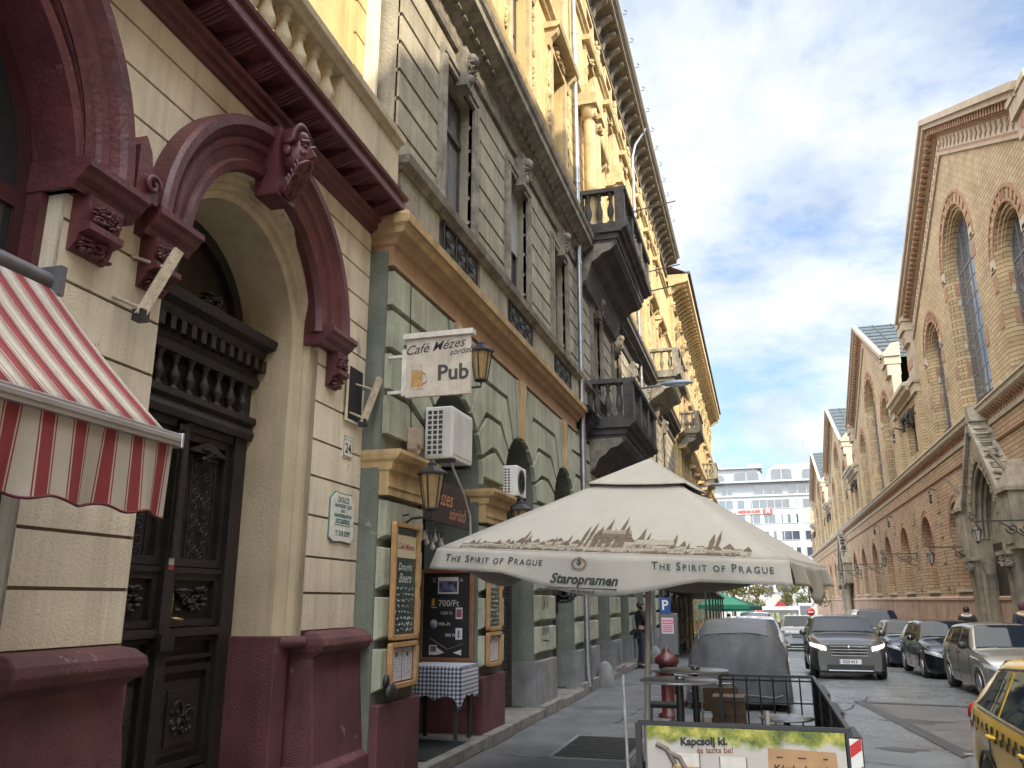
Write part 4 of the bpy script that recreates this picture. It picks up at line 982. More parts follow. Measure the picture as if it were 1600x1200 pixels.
# ---- gable sections
def gable(ci, detail=True):
    c = GC+PER*ci; hw = 11.0; za = 22.05; zv = 16.6
    g = MB(); outer = [(c-hw, 9.2), (c+hw, 9.2), (c+hw, zv), (c, za), (c-hw, zv)]
    W_ = [(0, 2.35, 9.55, 15.7, 2.35), (6.55, 1.62, 9.55, 13.4, 1.62), (-6.55, 1.62, 9.55, 13.4, 1.62)]
    hs = [archloop(c+o, z0, zs_, h, 20) for o, h, z0, zs_, r in W_]
    g.sheet(outer, hs, 0)
    gw = mb_(g, 'gable_wall', BRK)
    for (o, h, z0, zs_, r), lp in zip(W_, hs):
        y = c+o; q = MB()
        st = [(0, h), (-.09, h), (-.09, h-.12), (-.18, h-.12), (-.18, h-.24), (-.27, h-.24), (-.27, h-.30), (-.62, h-.31)]
        ls = [archloop(y, z0, zs_, hh, 20) for n_, hh in st]
        for i in range(len(st)-1):
            k = len(ls[0]); q.add([(st[i][0], a, b) for a, b in ls[i]]+[(st[i+1][0], a, b) for a, b in ls[i+1]], [(j, j+1, k+j+1, k+j) for j in range(k-1)], False)
        q.box(-.62, .0, y-h, y+h, z0-.15, z0)
        mb_(q, 'window_reveal', BRK)
        q = MB()
        q.arc([(0,h+.03),(.04,h+.03),(.04,h+.12),(0,h+.12)], y, zs_, seg=22); q.arc([(0,h+.5),(.05,h+.5),(.05,h+.64),(0,h+.64)], y, zs_, seg=22)
        for a_ in range(0, 181, 12): ca, sa = math.cos(R(a_)), math.sin(R(a_)); q.bar((.02, y+ca*(h+.13), zs_+sa*(h+.13)), (.02, y+ca*(h+.46), zs_+sa*(h+.46)), .05, .13)
        for sg in (-1, 1):
            for z in (z0+1.6, zs_-.9):
                if z > z0+1.0: q.box(0.001, .025, y+sg*(h+.25)-.25, y+sg*(h+.25)+.25, z, z+.55); q.box(-.45, -.272, y+sg*(h-.32)-.012, y+sg*(h-.32)+.012, z, z+.55)
        mb_(q, 'arch_band', BAND)
        if detail:
            q = MB()
            for z in (z0+2.9, z0+4.9):
                if z < zs_: 
                    for sg in (-1, 1): q.prism([(-.45, z), (-.37, z-.2), (-.29, z), (-.37, z+.2)], y+sg*(h-.335)-.012, y+sg*(h-.335)+.012, 'y')
            for sg in (-1, 1): q.box(0.001, .045, y+sg*(h+.3)-.3, y+sg*(h+.3)+.3, zs_-.1, zs_+.35)
            mb_(q, 'stone_inset', STONEP)
        window_part(TM, hall, y, z0, zs_+h-.32, h-.32, -.47, True, 3 if o else 4, 6 if o else 8, fr=mat('window_iron', (.11, .12, .13), .5, .1), gl=GLZ, fw=.09)
    # raking coping with patterned frieze and dentils
    q = MB(); q2 = MB(); q3 = MB()
    for sg in (-1, 1):
        d = Vector((sg*hw, zv-za)).normalized(); nrm = Vector((-d.y*sg, d.x*sg)) if True else 0
        if nrm.y < 0: nrm = -nrm
        L_ = Vector((hw, zv-za)).length
        def rk(t, o): return (c+d.x*t+nrm.x*o, za+d.y*t+nrm.y*o)
        def strip(mb, o0, o1, n0_, n1_, t0=0, t1=L_+.35):
            k0 = rk(t0, o0); k1 = rk(t1, o0); k2 = rk(t1, o1); k3 = rk(t0, o1)
            if t0 == 0:
                k0 = (c, za+o0/ max(.2, nrm.y)); k3 = (c, za+o1/max(.2, nrm.y))
            mb.prism([k0, k1, k2, k3], n0_, n1_, 'x')
        strip(q, .18, .42, .45, .72); strip(q, -.02, .18, -.05, .60); strip(q, -.30, -.02, -.05, .16)
        strip(q, -1.22, -1.10, -.02, .10)
        n_ = int(L_/.34)
        for i in range(n_): strip(q2, -.28, -.03, .16, .46, .2+i*.34, .2+i*.34+.17)
        strip(q2, -1.10, -.98, -.02, .05); strip(q2, -.42, -.30, -.02, .08)
        strip(q3, -.98, -.42, -.02, .03)
        n_ = int(L_/.62)
        for i in range(n_):
            a, b = .35+i*.62, .35+i*.62+.44; m_ = (a+b)/2
            q2.prism([rk(a, -.70), rk(m_, -.94), rk(b, -.70), rk(m_, -.46)], .0, .055, 'x'); q3.prism([rk(a+.12, -.70), rk(m_, -.84), rk(b-.12, -.70), rk(m_, -.56)], .0, .075, 'x')
    mb_(q, 'coping', COPE); mb_(q2, 'coping_dentils', BAND); mb_(q3, 'patterned_frieze', STONEP)
    # kneeler blocks and piers at the feet of the gable
    for sg in (-1, 1):
        y = c+sg*(hw+.3); q = MB()
        q.box(-.3, .22, y-.75, y+.75, 13.2, 15.3); q.box(-.4, .55, y-.8, y+.8, 16.0, 16.5); q.box(-.35, .42, y-.75, y+.75, 15.3, 16.0)
        q.prism([(-.4,16.5),(.60,16.5),(.60,16.7),(.1,17.3),(-.4,17.4)], y-.9, y+.9, 'y'); q.box(-.3, .40, y-.7, y+.7, 13.1, 13.5); q.box(-.3, .30, y-.6, y+.6, 12.6, 13.1)
        k_ = mb_(q, 'gable_foot', COPE)
        q = MB(); q.prism([(y-.5, 15.65), (y, 15.35), (y+.5, 15.65), (y, 15.95)], .42, .45, 'x'); q.box(.22, .25, y-.7, y+.7, 14.0, 14.5); mb_(q, 'red_inset', BAND, k_)
        q = MB(); q.box(-.3, .16, y-.55, y+.55, 9.3, 12.6); mb_(q, 'buttress', BRK)
    # roof behind
    q = MB()
    q.add([(.45,c,za+.32),(-24,c,za+.32),(-24,c-hw-.4,zv),(.45,c-hw-.4,zv)], [(0,1,2,3)]); q.add([(.45,c,za+.32),(-24,c,za+.32),(-24,c+hw+.4,zv),(.45,c+hw+.4,zv)], [(0,1,2,3)])
    for i in range(18):
        n_ = -.8-i*1.3
        for sg in (-1, 1): q.bar((n_, c, za+.35), (n_, c+sg*hw, zv+.2), .06)
    for i in range(9):
        t = (i+.5)/9
        for sg in (-1, 1): q.bar((.2, c+sg*hw*t, za+.35-(za-zv+.1)*t), (-24, c+sg*hw*t, za+.35-(za-zv+.1)*t), .10, .05)
    mb_(q, 'roof', SLATE)
for i in range(-2, 4): gable(i, i >= 0)
# ---- linking bays between the gables
for i in range(-2, 4):
    c = GC+PER*(i+.5); a, b = c-3.75, c+3.75; g = MB()
    lp = rectloop(c-1.3, c+1.3, 9.8, 11.9); g.sheet(rectloop(a, b, 9.2, 13.6), [lp], -.02); g.sleeve(lp, -.02, -.5); g.box(-8, -.04, a, b, 13.2, 13.6); mb_(g, 'link_wall', BRK)
    g = MB(); g.run([(-.2,12.75),(.15,12.75),(.2,12.9),(.5,13.0),(.55,13.15),(.7,13.22),(.72,13.4),(-.2,13.6)], a+1.0, b-1.0, mit=.3); mb_(g, 'link_cornice', STONEP)
    g = MB(); g.box(-.02, .04, a+.8, b-.8, 12.3, 12.7); mb_(g, 'red_band', BAND)
    g = MB(); g.run([(-.1,12.0),(.25,12.0),(.3,12.1),(.3,12.2),(-.1,12.25)], c-1.5, c+1.5); g.orn((.12, c-1.4, 11.7), .22, .7, .12, i+3, 16); g.orn((.12, c+1.4, 11.7), .22, .7, .12, i+9, 16)
    mb_(g, 'window_hood', NBLK)
    window_part(TM, hall, c, 9.8, 11.9, 1.28, -.4, cols=3, rows=2, gl=GLZ)
    for sg in (-1, 1):
        g = MB(); g.tube([(.0, c+sg*2.4, 11.7), (.5, c+sg*2.4, 11.9), (.62, c+sg*2.4, 11.5)], .05, 6); g.orn((.55, c+sg*2.4, 11.2), .14, .6, .08, i+20, 10); mb_(g, 'wall_finial', IRON)
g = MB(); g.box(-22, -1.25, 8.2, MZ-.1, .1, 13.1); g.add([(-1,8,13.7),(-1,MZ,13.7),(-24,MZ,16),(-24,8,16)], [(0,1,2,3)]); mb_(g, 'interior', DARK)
g = MB(); g.box(-24, -0.5, MA, 8, -2, 9.2); mb_(g, 'unseen_extension', BRKM)  # unseen extension of the hall, added as a shadow caster
g = MB(); g.box(-7, -.1, -14, -4.6, 0, 17.6); g.prism([(-14.2, 17.6), (-4.4, 17.6), (-9.3, 20)], -7.2, .1, 'x'); mb_(g, 'shade_block', BRKM)  # unseen block added to keep the sun off the cream front, no real tower
PST = mat('portal_stone', (.31, .265, .195), .9, .2, 2, .5, 25, col2=(.16, .14, .11), streak=.5)
# ---- gothic portals
for pc_ in PORT:
    y = pc_; g = MB(); hw_ = 2.0; zsp = 4.1; F = .62
    def ptd(h_, z0=0, zs_=zsp, k=1.55, seg=10):   # pointed arch outline
        p = [(y+h_, z0)]
        for i in range(seg+1):
            a = i/seg*math.acos((k-1)/k); p.append((y+h_-h_*k*(1-math.cos(a)), zs_+h_*k*math.sin(a)))
        for i in range(seg-1, -1, -1):
            a = i/seg*math.acos((k-1)/k); p.append((y-h_+h_*k*(1-math.cos(a)), zs_+h_*k*math.sin(a)))
        p.append((y-h_, z0)); return p
    lo = ptd(hw_, 3.35)
    outer = [(y-3.5, 3.35), (y-3.5, 5.1), (y-.3, 9.0), (y+.3, 9.0), (y+3.5, 5.1), (y+3.5, 3.35)]
    # front face with opening from the springing up
    ring_ = lo[1:-1]
    poly = [(y+2.9, 3.35), (y+2.9, 5.1), (y+.3, 8.0), (y-.3, 8.0), (y-2.9, 5.1), (y-2.9, 3.35), (y-hw_, 3.35)]+ring_[::-1]+[(y+hw_, 3.35)]
    g.prism(poly, .0, F, 'x')
    pt = mb_(g, 'portal', PST)
    q = MB(); rr = [F+.0, F-.3]
    for st_, h_ in ((F-.2, hw_-.14), (F-.38, hw_-.28), (F-.52, hw_-.4)):
        lp = ptd(h_, 0.0); q.sleeve(lp, st_+.12, st_-.45, 0, False)
        q.tube([(st_+.1, a, b) for a, b in lp[1:-1]], .07, 6)
    for sg in (-1, 1):
        for (n_, d_) in ((.48, hw_+.35), (.2, hw_-.25), (.48, hw_+1.0)):
            q.lathe([(.30,0),(.30,.5),(.24,.58),(.21,.8),(.20,2.7),(.24,2.75),(.22,2.85),(.34,3.2),(.36,3.35)], (n_, y+sg*d_, 0), 12)
        q.box(0, .88, y+sg*(hw_+.65)-.75, y+sg*(hw_+.65)+.75, 3.28, 3.42); q.box(0, .9, y+sg*(hw_+.65)-.7, y+sg*(hw_+.65)+.7, 0, .35)
    mb_(q, 'portal_columns', PST, pt)
    for sg in (-1, 1):
        q = MB()
        for d_ in (hw_+.35, hw_+1.0): q.orn((.72, y+sg*d_, 3.08), .6, .42, .14, int(d_*9)+sg, 26)
        for i in range(15):   # dentils following the arch
            a = ring_[1+int(i*8/15)+(10 if sg < 0 else 0)]
        # crockets up the slopes
        for i in range(9):
            t = (i+.5)/9; yy = y+sg*(3.0-2.7*t); zz_ = 5.2+2.9*t
            q.orn((.35, yy, zz_+.1), .5, .5, .3, i*3+sg, 12)
        mb_(q, 'crockets', STONE if pc_ < 50 else NBLK, pt)
    q2 = MB()
    for sg in (-1, 1):
        q2.prism([(y+sg*3.1, 5.0), (y+sg*.2, 8.15), (y+sg*.2, 8.45), (y+sg*3.3, 5.1)], -.02, F+.14, 'x')
    q2.box(.1, .66, y-.3, y+.3, 8.0, 8.5); q2.prism([(y-.4, 8.5), (y+.4, 8.5), (y+.06, 9.15), (y-.06, 9.15)], .05, .7, 'x'); q2.ball((.38, y, 9.15), .14, .14, .14)
    mb_(q2, 'portal_gable', STONE, pt)
    for sg in (-1, 1):
        q = MB(); yy = y+sg*3.5; q.box(0, .75, yy-.6, yy+.6, 3.42, 5.35); q.box(-.02, .86, yy-.7, yy+.7, 5.35, 5.5); q.box(.75, .79, yy-.45, yy+.45, 3.6, 5.1)
        q.add([(0,yy-.65,5.5),(.8,yy-.65,5.5),(.8,yy+.65,5.5),(0,yy+.65,5.5),(.0,yy,6.5),(.45,yy,6.5)], [(0,1,5,4),(1,2,5),(2,3,4,5)])
        q.bar((.55, yy, 6.1), (1.0, yy, 6.8), .1)
        mb_(q, 'pinnacle', PST, pt)
    q = MB(); q.box(-.1, .06, y-hw_+.4, y+hw_-.4, 0.05, 3.9); mb_(q, 'portal_door', DOORW, pt)
    q = MB(); q.sheet(ptd(hw_-.45, .1), [], .02); mb_(q, 'tympanum', STONE, pt)
    q = MB()
    for i in range(1, len(ring_)-1):
        a = ring_[i]; v = Vector((a[0]-y, a[1]-4.2)).normalized()*.13
        q.box(F-.02, F+.06, a[0]+v.x-.08, a[0]+v.x+.08, a[1]+v.y-.07, a[1]+v.y+.07)
    mb_(q, 'arch_dentils', PST, pt)
# ---- iron lantern brackets on the hall
def lantern_bracket(Y, z, Lg, lab):
    t = thing('bracket_lantern', lab, 'lantern', (9, Y, 0), PI, 'iron bracket lanterns along the market hall')
    b = MB(); b.bar((.0, 0, z), (Lg, 0, z), .05); b.tube([(Lg+.14*(1-q/20)*math.sin(q*.5), 0, z+.14-.14*(1-q/22)*math.cos(q*.5)) for q in range(16)], .022, 6)
    b.bar((.03, 0, z-.75), (.03, 0, z+.1), .06)
    for k in range(3): b.tube([(.05+k*.42+.2*(1-q/18)*math.cos(q*.55), 0, z-.26-.2*(1-q/18)*math.sin(q*.55)) for q in range(15)], .024, 6)
    b.tube([(.05,0,z-.7),(.4,0,z-.62),(.8,0,z-.35),(1.2,0,z-.05)], .024, 6); b.build('bracket', IRON, t)
    b = MB(); b.tube([(Lg-.05,0,z),(Lg-.05,0,z-.14)], .015); b.lathe([(.02,-.12),(.06,-.16),(.16,-.26),(.17,-.29)], (Lg-.05, 0, z), 8, smooth=False); b.lathe([(.09,-.66),(.04,-.7),(.02,-.74)], (Lg-.05, 0, z), 6)
    for k in range(6): a = k*PI/3; b.bar((Lg-.05+.15*math.cos(a), .15*math.sin(a), z-.29), (Lg-.05+.08*math.cos(a), .08*math.sin(a), z-.66), .015)
    b.build('lantern_cage', IRON, t)
    b = MB(); b.lathe([(.14,-.29),(.075,-.65)], (Lg-.05, 0, z), 6, smooth=False); b.build('lantern_glass', mat('lantern_glass', (.30, .29, .25), .15, .1), t)
lantern_bracket(30.9, 4.3, 2.0, 'iron scroll bracket lantern beside the gothic portal, nearest on the hall')
lantern_bracket(38.6, 3.9, 2.1, 'iron bracket lantern left of the gothic portal columns')
lantern_bracket(53.8, 4.4, 1.9, 'iron bracket lantern between the lower arches of the hall')
lantern_bracket(68.6, 4.4, 1.9, 'iron bracket lantern further along, over the far lower arches')
lantern_bracket(83.0, 4.4, 1.9, 'farthest iron bracket lantern on the hall wall')
# dark banners' brackets on the lower wall
for Y, lab in ((46.4, 'dark iron rainwater hook on the wall right of the second lower arch'), (61.2, 'dark iron rainwater hook on the wall between the middle lower arches'), (68.6, 'dark iron rainwater hook high above the far lantern')):
    t = thing('wall_hook', lab, 'wall hook', (9, Y, 0), PI)
    b = MB(); b.tube([(0,0,7.2),(.3,0,7.3),(.38,0,7.05)], .04, 6); b.orn((.3, 0, 6.75), .12, .5, .08, int(Y), 10); b.build('hook', IRON, t)

# ================================================================== MODERN WHITE OFFICE BLOCK closing the street
OY = 168
off = thing('office_building', 'white modern office block with ribbon windows closing the street', 'office building', (0, OY, 0))
TO = lambda p: p
OW = mat('white_cladding', (.25, .25, .245), .5, .04, .4); OG = mat('dark_ribbon_glass', (.03, .04, .055), .08, .3, .4, spec=.8)
def oface(mb, name, m, par=off): return mb.build(name, m, par)
g = MB(); g.box(-45, 24, 0, 20, -3, 21.5); oface(g, 'wall', OW)
g = MB()
def rnd(x0, x1, z0, z1, r, y0, y1, mb):
    p = []
    for cx, cz, a0 in ((x1-r, z1-r, 0), (x0+r, z1-r, 90)):
        for i in range(7): a = R(a0+i*15); p.append((cx+r*math.cos(a), cz+r*math.sin(a)))
    mb.prism([(x1, z0)]+p+[(x0, z0)], y0, y1, 'y')
rnd(-44, 23, 21.5, 24.3, 1.2, 1.2, 19, g); rnd(-30, 2, 24.3, 27.4, 2.0, 2.5, 18, g); rnd(2.5, 20, 24.3, 28.0, 3.0, 2.2, 18, g); g.box(-1, 2, 4, 12, 27, 28.6)
oface(g, 'roof_storey', mat('pale_grey_cladding', (.20, .21, .22), .5, .04, .4))
g = MB()
for z in (21.4, 24.2): g.box(-45.2, 24.2, -.3, 1.2, z, z+.35)
g.box(-30.5, 2, 1.8, 18, 27.3, 27.6); g.box(-9, -6, 3, 9, 27.5, 28.5); oface(g, 'roof_edge', mat('grey_metal_edge', (.22, .24, .26), .5, .1))
gg_ = random.Random(2)
for r_, (z0, z1) in enumerate(((19.1, 20.7), (16.2, 17.8), (13.0, 14.6), (9.9, 11.5), (6.7, 8.3), (3.2, 5.0))):
    for x0, x1 in ((-44, -30), (-28, -17), (-15, -4), (-3.2, 8), (9, 22)):
        f = MB(); f.box(x0, x1, -.10, .0, z0-.12, z0); f.box(x0, x1, -.10, .0, z1, z1+.12)
        x = x0
        while x < x1+.01: f.box(x-.06, x+.06, -.08, .02, z0, z1); x += (x1-x0)/8
        w_ = oface(f, 'window', _m['grey_metal_edge'])
        f = MB(); f.box(x0, x1, -.02, -.01, z0, z1); oface(f, 'pane', OG, w_)
        f = MB(); x = x0; st_ = (x1-x0)/8
        for k in range(8):
            if gg_.random() < .5: f.box(x0+k*st_+.08, x0+k*st_+.08+st_*gg_.uniform(.3, .8), -.035, -.025, z0+.05, z1-.05)
        if f.v: oface(f, 'curtain', mat('light_curtain', (.55, .56, .58), .7, .05), w_)
for (x0, x1, z0, z1, yy) in ((-8.5, -5.5, 24.9, 26.2, 2.45), (-19, -10.5, 24.9, 26.6, 2.45), (-3.5, 1.2, 24.8, 26.6, 2.45), (3.6, 7.5, 24.8, 27.0, 2.15), (9.5, 14, 24.8, 26.8, 2.15), (-14, -9.5, 21.9, 23.6, 1.15), (.2, 5.5, 21.9, 23.7, 1.15), (6.6, 15, 21.9, 23.7, 1.15), (-6, -4, 21.9, 23.4, 1.15)):
    f = MB(); rnd(x0-.15, x1+.15, z0-.1, z1+.15, .7, yy-.04, yy, f); w_ = oface(f, 'window', _m['grey_metal_edge'])
    f = MB(); rnd(x0, x1, z0, z1, .6, yy-.08, yy-.045, f); oface(f, 'pane', OG, w_)
    f = MB(); n_ = max(2, int((x1-x0)/1.6))
    for k in range(1, n_): f.box(x0+(x1-x0)*k/n_-.06, x0+(x1-x0)*k/n_+.06, yy-.12, yy-.08, z0, z1)
    oface(f, 'mullion', OW, w_)
f = MB(); f.box(1.6, 3.3, -.45, -.12, 17.95, 19.0)
text(f, 'MEININGER', .82, lambda u, v: (-1.0+u, -.42, 18.45+v), 0, bold=.05); text(f, 'M', 1.0, lambda u, v: (2.45+u, -.47, 18.48+v), 1, bold=.05)
f.box(-3.4, 1.5, -.3, -.12, 18.0, 18.9, 1)
oface(f, 'roof_sign', [mat('sign_red', (.55, .04, .03), .5, 0), mat('sign_pale', (.6, .5, .48), .5, 0)])
# ================================================================== GROUND
def zr(y): return -.12-.025*max(0, min(y, 110)-22)
def zp(y): return zr(y)+.12
def strip(x0, x1, zf, name, m, ys=None, dz=0):
    ys = ys or [-60, 0, 10, 22]+[22+11*i for i in range(1, 9)]+[400]
    me = MB(); k = len(ys)
    me.add([(x, y, zf(y)+dz) for y in ys for x in (x0, x1)], [(2*i, 2*i+1, 2*i+3, 2*i+2) for i in range(k-1)])
    return structure(me.build(name, m))
def asphalt(name, c1, c2, rough, crack=.5, sc=1.2):
    m = bpy.data.materials.new(name); m.use_nodes = True; t = m.node_tree; n = t.nodes; l = t.links; b = n['Principled BSDF']
    g = n.new('ShaderNodeNewGeometry'); P = g.outputs['Position']
    def nz(s, d=8, r=.6):
        x = n.new('ShaderNodeTexNoise'); l.new(P, x.inputs['Vector']); x.inputs['Scale'].default_value = s; x.inputs['Detail'].default_value = d; x.inputs['Roughness'].default_value = r; return x.outputs['Fac']
    r = n.new('ShaderNodeValToRGB'); l.new(nz(sc), r.inputs[0]); e = r.color_ramp.elements; e[0].position = .40; e[0].color = (*c2, 1); e[1].position = .64; e[1].color = (*c1, 1)
    v = n.new('ShaderNodeTexVoronoi'); v.feature = 'DISTANCE_TO_EDGE'; v.inputs['Scale'].default_value = .55
    wv = n.new('ShaderNodeTexNoise'); l.new(P, wv.inputs['Vector']); wv.inputs['Scale'].default_value = 2.5; wv.inputs['Detail'].default_value = 6
    ad = n.new('ShaderNodeMix'); ad.data_type = 'RGBA'; ad.inputs[0].default_value = .35; l.new(P, ad.inputs[6]); l.new(wv.outputs['Color'], ad.inputs[7]); l.new(ad.outputs[2], v.inputs['Vector'])
    mr = n.new('ShaderNodeMapRange'); l.new(v.outputs['Distance'], mr.inputs[0]); mr.inputs[1].default_value = 0; mr.inputs[2].default_value = .012; mr.inputs[3].default_value = 1-crack; mr.inputs[4].default_value = 1
    sp_ = n.new('ShaderNodeMapRange'); l.new(nz(140, 2), sp_.inputs[0]); sp_.inputs[1].default_value = .3; sp_.inputs[2].default_value = .7; sp_.inputs[3].default_value = .75; sp_.inputs[4].default_value = 1.25
    m1 = n.new('ShaderNodeMix'); m1.data_type = 'RGBA'; m1.blend_type = 'MULTIPLY'; m1.inputs[0].default_value = 1; l.new(r.outputs[0], m1.inputs[6]); l.new(mr.outputs[0], m1.inputs[7])
    m2 = n.new('ShaderNodeMix'); m2.data_type = 'RGBA'; m2.blend_type = 'MULTIPLY'; m2.inputs[0].default_value = 1; l.new(m1.outputs[2], m2.inputs[6]); l.new(sp_.outputs[0], m2.inputs[7])
    l.new(m2.outputs[2], b.inputs['Base Color'])
    rr = n.new('ShaderNodeMapRange'); l.new(nz(.5, 5), rr.inputs[0]); rr.inputs[1].default_value = .35; rr.inputs[2].default_value = .65; rr.inputs[3].default_value = rough[0]; rr.inputs[4].default_value = rough[1]
    l.new(rr.outputs[0], b.inputs['Roughness'])
    bp = n.new('ShaderNodeBump'); bp.inputs['Strength'].default_value = .45; bp.inputs['Distance'].default_value = .01; l.new(nz(70, 3), bp.inputs['Height']); l.new(bp.outputs[0], b.inputs['Normal'])
    _m[name] = m; return m
ASPH = asphalt('asphalt', (.145, .157, .168), (.098, .108, .118), (.2, .42))
PAVE = asphalt('pavement_asphalt', (.135, .14, .148), (.09, .094, .10), (.4, .75), .35, 1.6)
PATCH = asphalt('asphalt_patch', (.115, .11, .108), (.08, .078, .078), (.45, .7), .4, 2)
gm = MB(); gm.add([(-600,-300,-3.2),(600,-300,-3.2),(600,900,-3.2),(-600,900,-3.2)], [(0,1,2,3)]); structure(gm.build('ground', mat('far_ground', (.12, .12, .11), .9, .2, .1)))
KX, KR = -1.45, 5.65
road = strip(KX, KR, zr, 'road', ASPH)
pavement = strip(-6, KX-.14, zp, 'pavement', PAVE); strip(KR+.14, 10, zp, 'pavement', asphalt('right_pavement', (.15, .145, .14), (.10, .097, .094), (.5, .8), .3, 1.6))
for x0, x1 in ((KX-.14, KX), (KR, KR+.14)):
    k = MB(); ys = [-20+1.0*i for i in range(130)]
    for y in ys:
        a, b = y+.006, y+.994; k.add([(x0,a,zp(a)-.2),(x1,a,zp(a)-.2),(x1,b,zp(b)-.2),(x0,b,zp(b)-.2),(x0,a,zp(a)+.003),(x1,a,zp(a)+.003),(x1,b,zp(b)+.003),(x0,b,zp(b)+.003)], [(4,5,6,7),(0,1,5,4),(1,2,6,5),(2,3,7,6),(3,0,4,7)])
    structure(k.build('kerb', mat('kerb_stone', (.15, .148, .145), .8, .2, 2, .4, 30, streak=.2), bevel=.01))
def patch(pts, m, dz): g = MB(); g.add([(x, y, zr(y)+dz) for x, y in pts], [tuple(range(len(pts)))]); return g.build('patch', m, road)
patch([(1.75,17.6),(3.9,17.2),(5.5,16.8),(5.5,12.2),(2.35,12.5)], PATCH, .004)
TAR = mat('fresh_tar', (.035, .035, .037), .45, .3, 6)
patch([(1.55,17.9),(1.75,17.9),(2.42,12.3),(2.22,12.0)], TAR, .008)
patch([(1.6,17.9),(5.5,17.3),(5.5,17.15),(1.75,17.65)], TAR, .0085)
patch([(2.3,12.35),(5.5,12.05),(5.5,11.95),(2.3,12.2)], mat('pale_joint', (.19, .19, .18), .8, .2, 6), .009)
MK = mat('worn_road_paint', (.42, .43, .42), .7, .1, 14, col2=(.10, .105, .11))
for i in range(12):
    y = 8.3-i*.33; x = 2.36-.07*i
g_ = random.Random(9)
def crack(x, y, n_, dx, dy, m, w=.012, dz=.006):
    k = MB(); pts = [(x, y)]
    for i in range(n_): x += dx+g_.uniform(-.07, .07); y += dy+g_.uniform(-.07, .07); pts.append((x, y))
    for (a, b), (c, d) in zip(pts, pts[1:]):
        L_ = math.hypot(c-a, d-b) or 1; px_, py_ = -(d-b)/L_, (c-a)/L_; w0 = w*g_.uniform(.4, 1.4)
        z0 = (zr(b) if a > KX else 0)+dz; z1 = (zr(d) if c > KX else 0)+dz; k.add([(a+px_*w0,b+py_*w0,z0),(c+px_*w0,d+py_*w0,z1),(c-px_*w0,d-py_*w0,z1),(a-px_*w0,b-py_*w0,z0)], [(0,1,2,3)])
    k.build('crack', m, road if a > KX else pavement)
DC_ = mat('crack_dark', (.028, .028, .03), .9, 0); LC_ = mat('crack_light', (.26, .27, .27), .8, .3, 20)
for x, y, n_, dx, dy in ((.75, 11.5, 30, .10, -.03), (.7, 8.2, 22, .12, .02), (1.1, 9.6, 26, .02, -.16), (2.0, 12.6, 24, .13, .01), (.8, 14, 24, .05, .2), (3.1, 16.8, 18, .02, -.25), (2.9, 11.4, 20, .14, -.02), (-2.6, 7.4, 18, .06, .1), (-3.1, 9.9, 16, .09, -.02), (-2.2, 12.8, 20, .02, .22), (1.0, 17.5, 20, .12, .02), (1.5, 20.4, 22, .10, .01)): crack(x, y, n_, dx, dy, DC_)
crack(2.30, 11.3, 18, .035, -.17, LC_, .02, .007); crack(2.36, 11.0, 14, .03, -.16, LC_, .012, .0075); crack(.9, 10.4, 16, .13, .03, LC_, .008, .0072)
OIL = mat('oil_stain', (.045, .046, .05), .35, .4, 5)
for x, y, r_ in ((3.2, 10.2, .32), (2.9, 9.5, .2), (2.2, 15.2, .3), (3.5, 14.4, .4), (1.6, 12.4, .18), (-2.9, 8.0, .15), (-2.1, 9.0, .1)):
    k = MB(); n_ = 22; ph = g_.uniform(0, 6); k.add([(x+r_*(1+.35*math.sin(3*a+ph)+.2*math.sin(7*a+ph*2))*math.cos(a)*1.5, y+r_*(1+.3*math.sin(4*a+ph))*math.sin(a), (-.12 if x > KX else 0)+.0055) for a in [2*PI*i/n_ for i in range(n_)]], [tuple(range(n_))]); k.build('stain', OIL, road if x > KX else pavement)
g = MB(); g.add([(2.72,10.9,-.1158),(2.80,10.9,-.1158),(2.72,5.5,-.1158),(2.64,5.5,-.1158)], [(0,1,2,3)]); g.build('marking', MK, road)
# grating in the pavement
t = thing('drain_grating', 'dark iron grating set in the pavement near the terrace', 'grating', (-2.02, 10.7, 0))
g = MB(); g.box(-.42, .42, -.78, .78, .001, .012)
for k in range(9): g.box(-.38, .38, -.74+k*.17, -.60+k*.17, .012, .02)
g.build('grate', IRON, t); g = MB()
for a, b, c, d in ((-.47,-.42,-.83,.83),(.42,.47,-.83,.83),(-.42,.42,-.83,-.78),(-.42,.42,.78,.83)): g.box(a, b, c, d, .0, .016)
g.build('grate_frame', mat('steel_rim', (.2,.2,.2), .6, .2), t)
for x, y, r_ in ((-2.5, 9.2, .05), (-2.75, 8.7, .04)):
    g = MB(); g.lathe([(r_, 0), (r_, .008), (r_*.3, .012), (0.0001, .012)], (x, y, 0), 10); tag(g.build('valve_cap', PIPE), 'small %s metal valve cap in the pavement before the pub door' % ('larger, farther' if r_ > .045 else 'lesser, nearer'), 'valve cap')
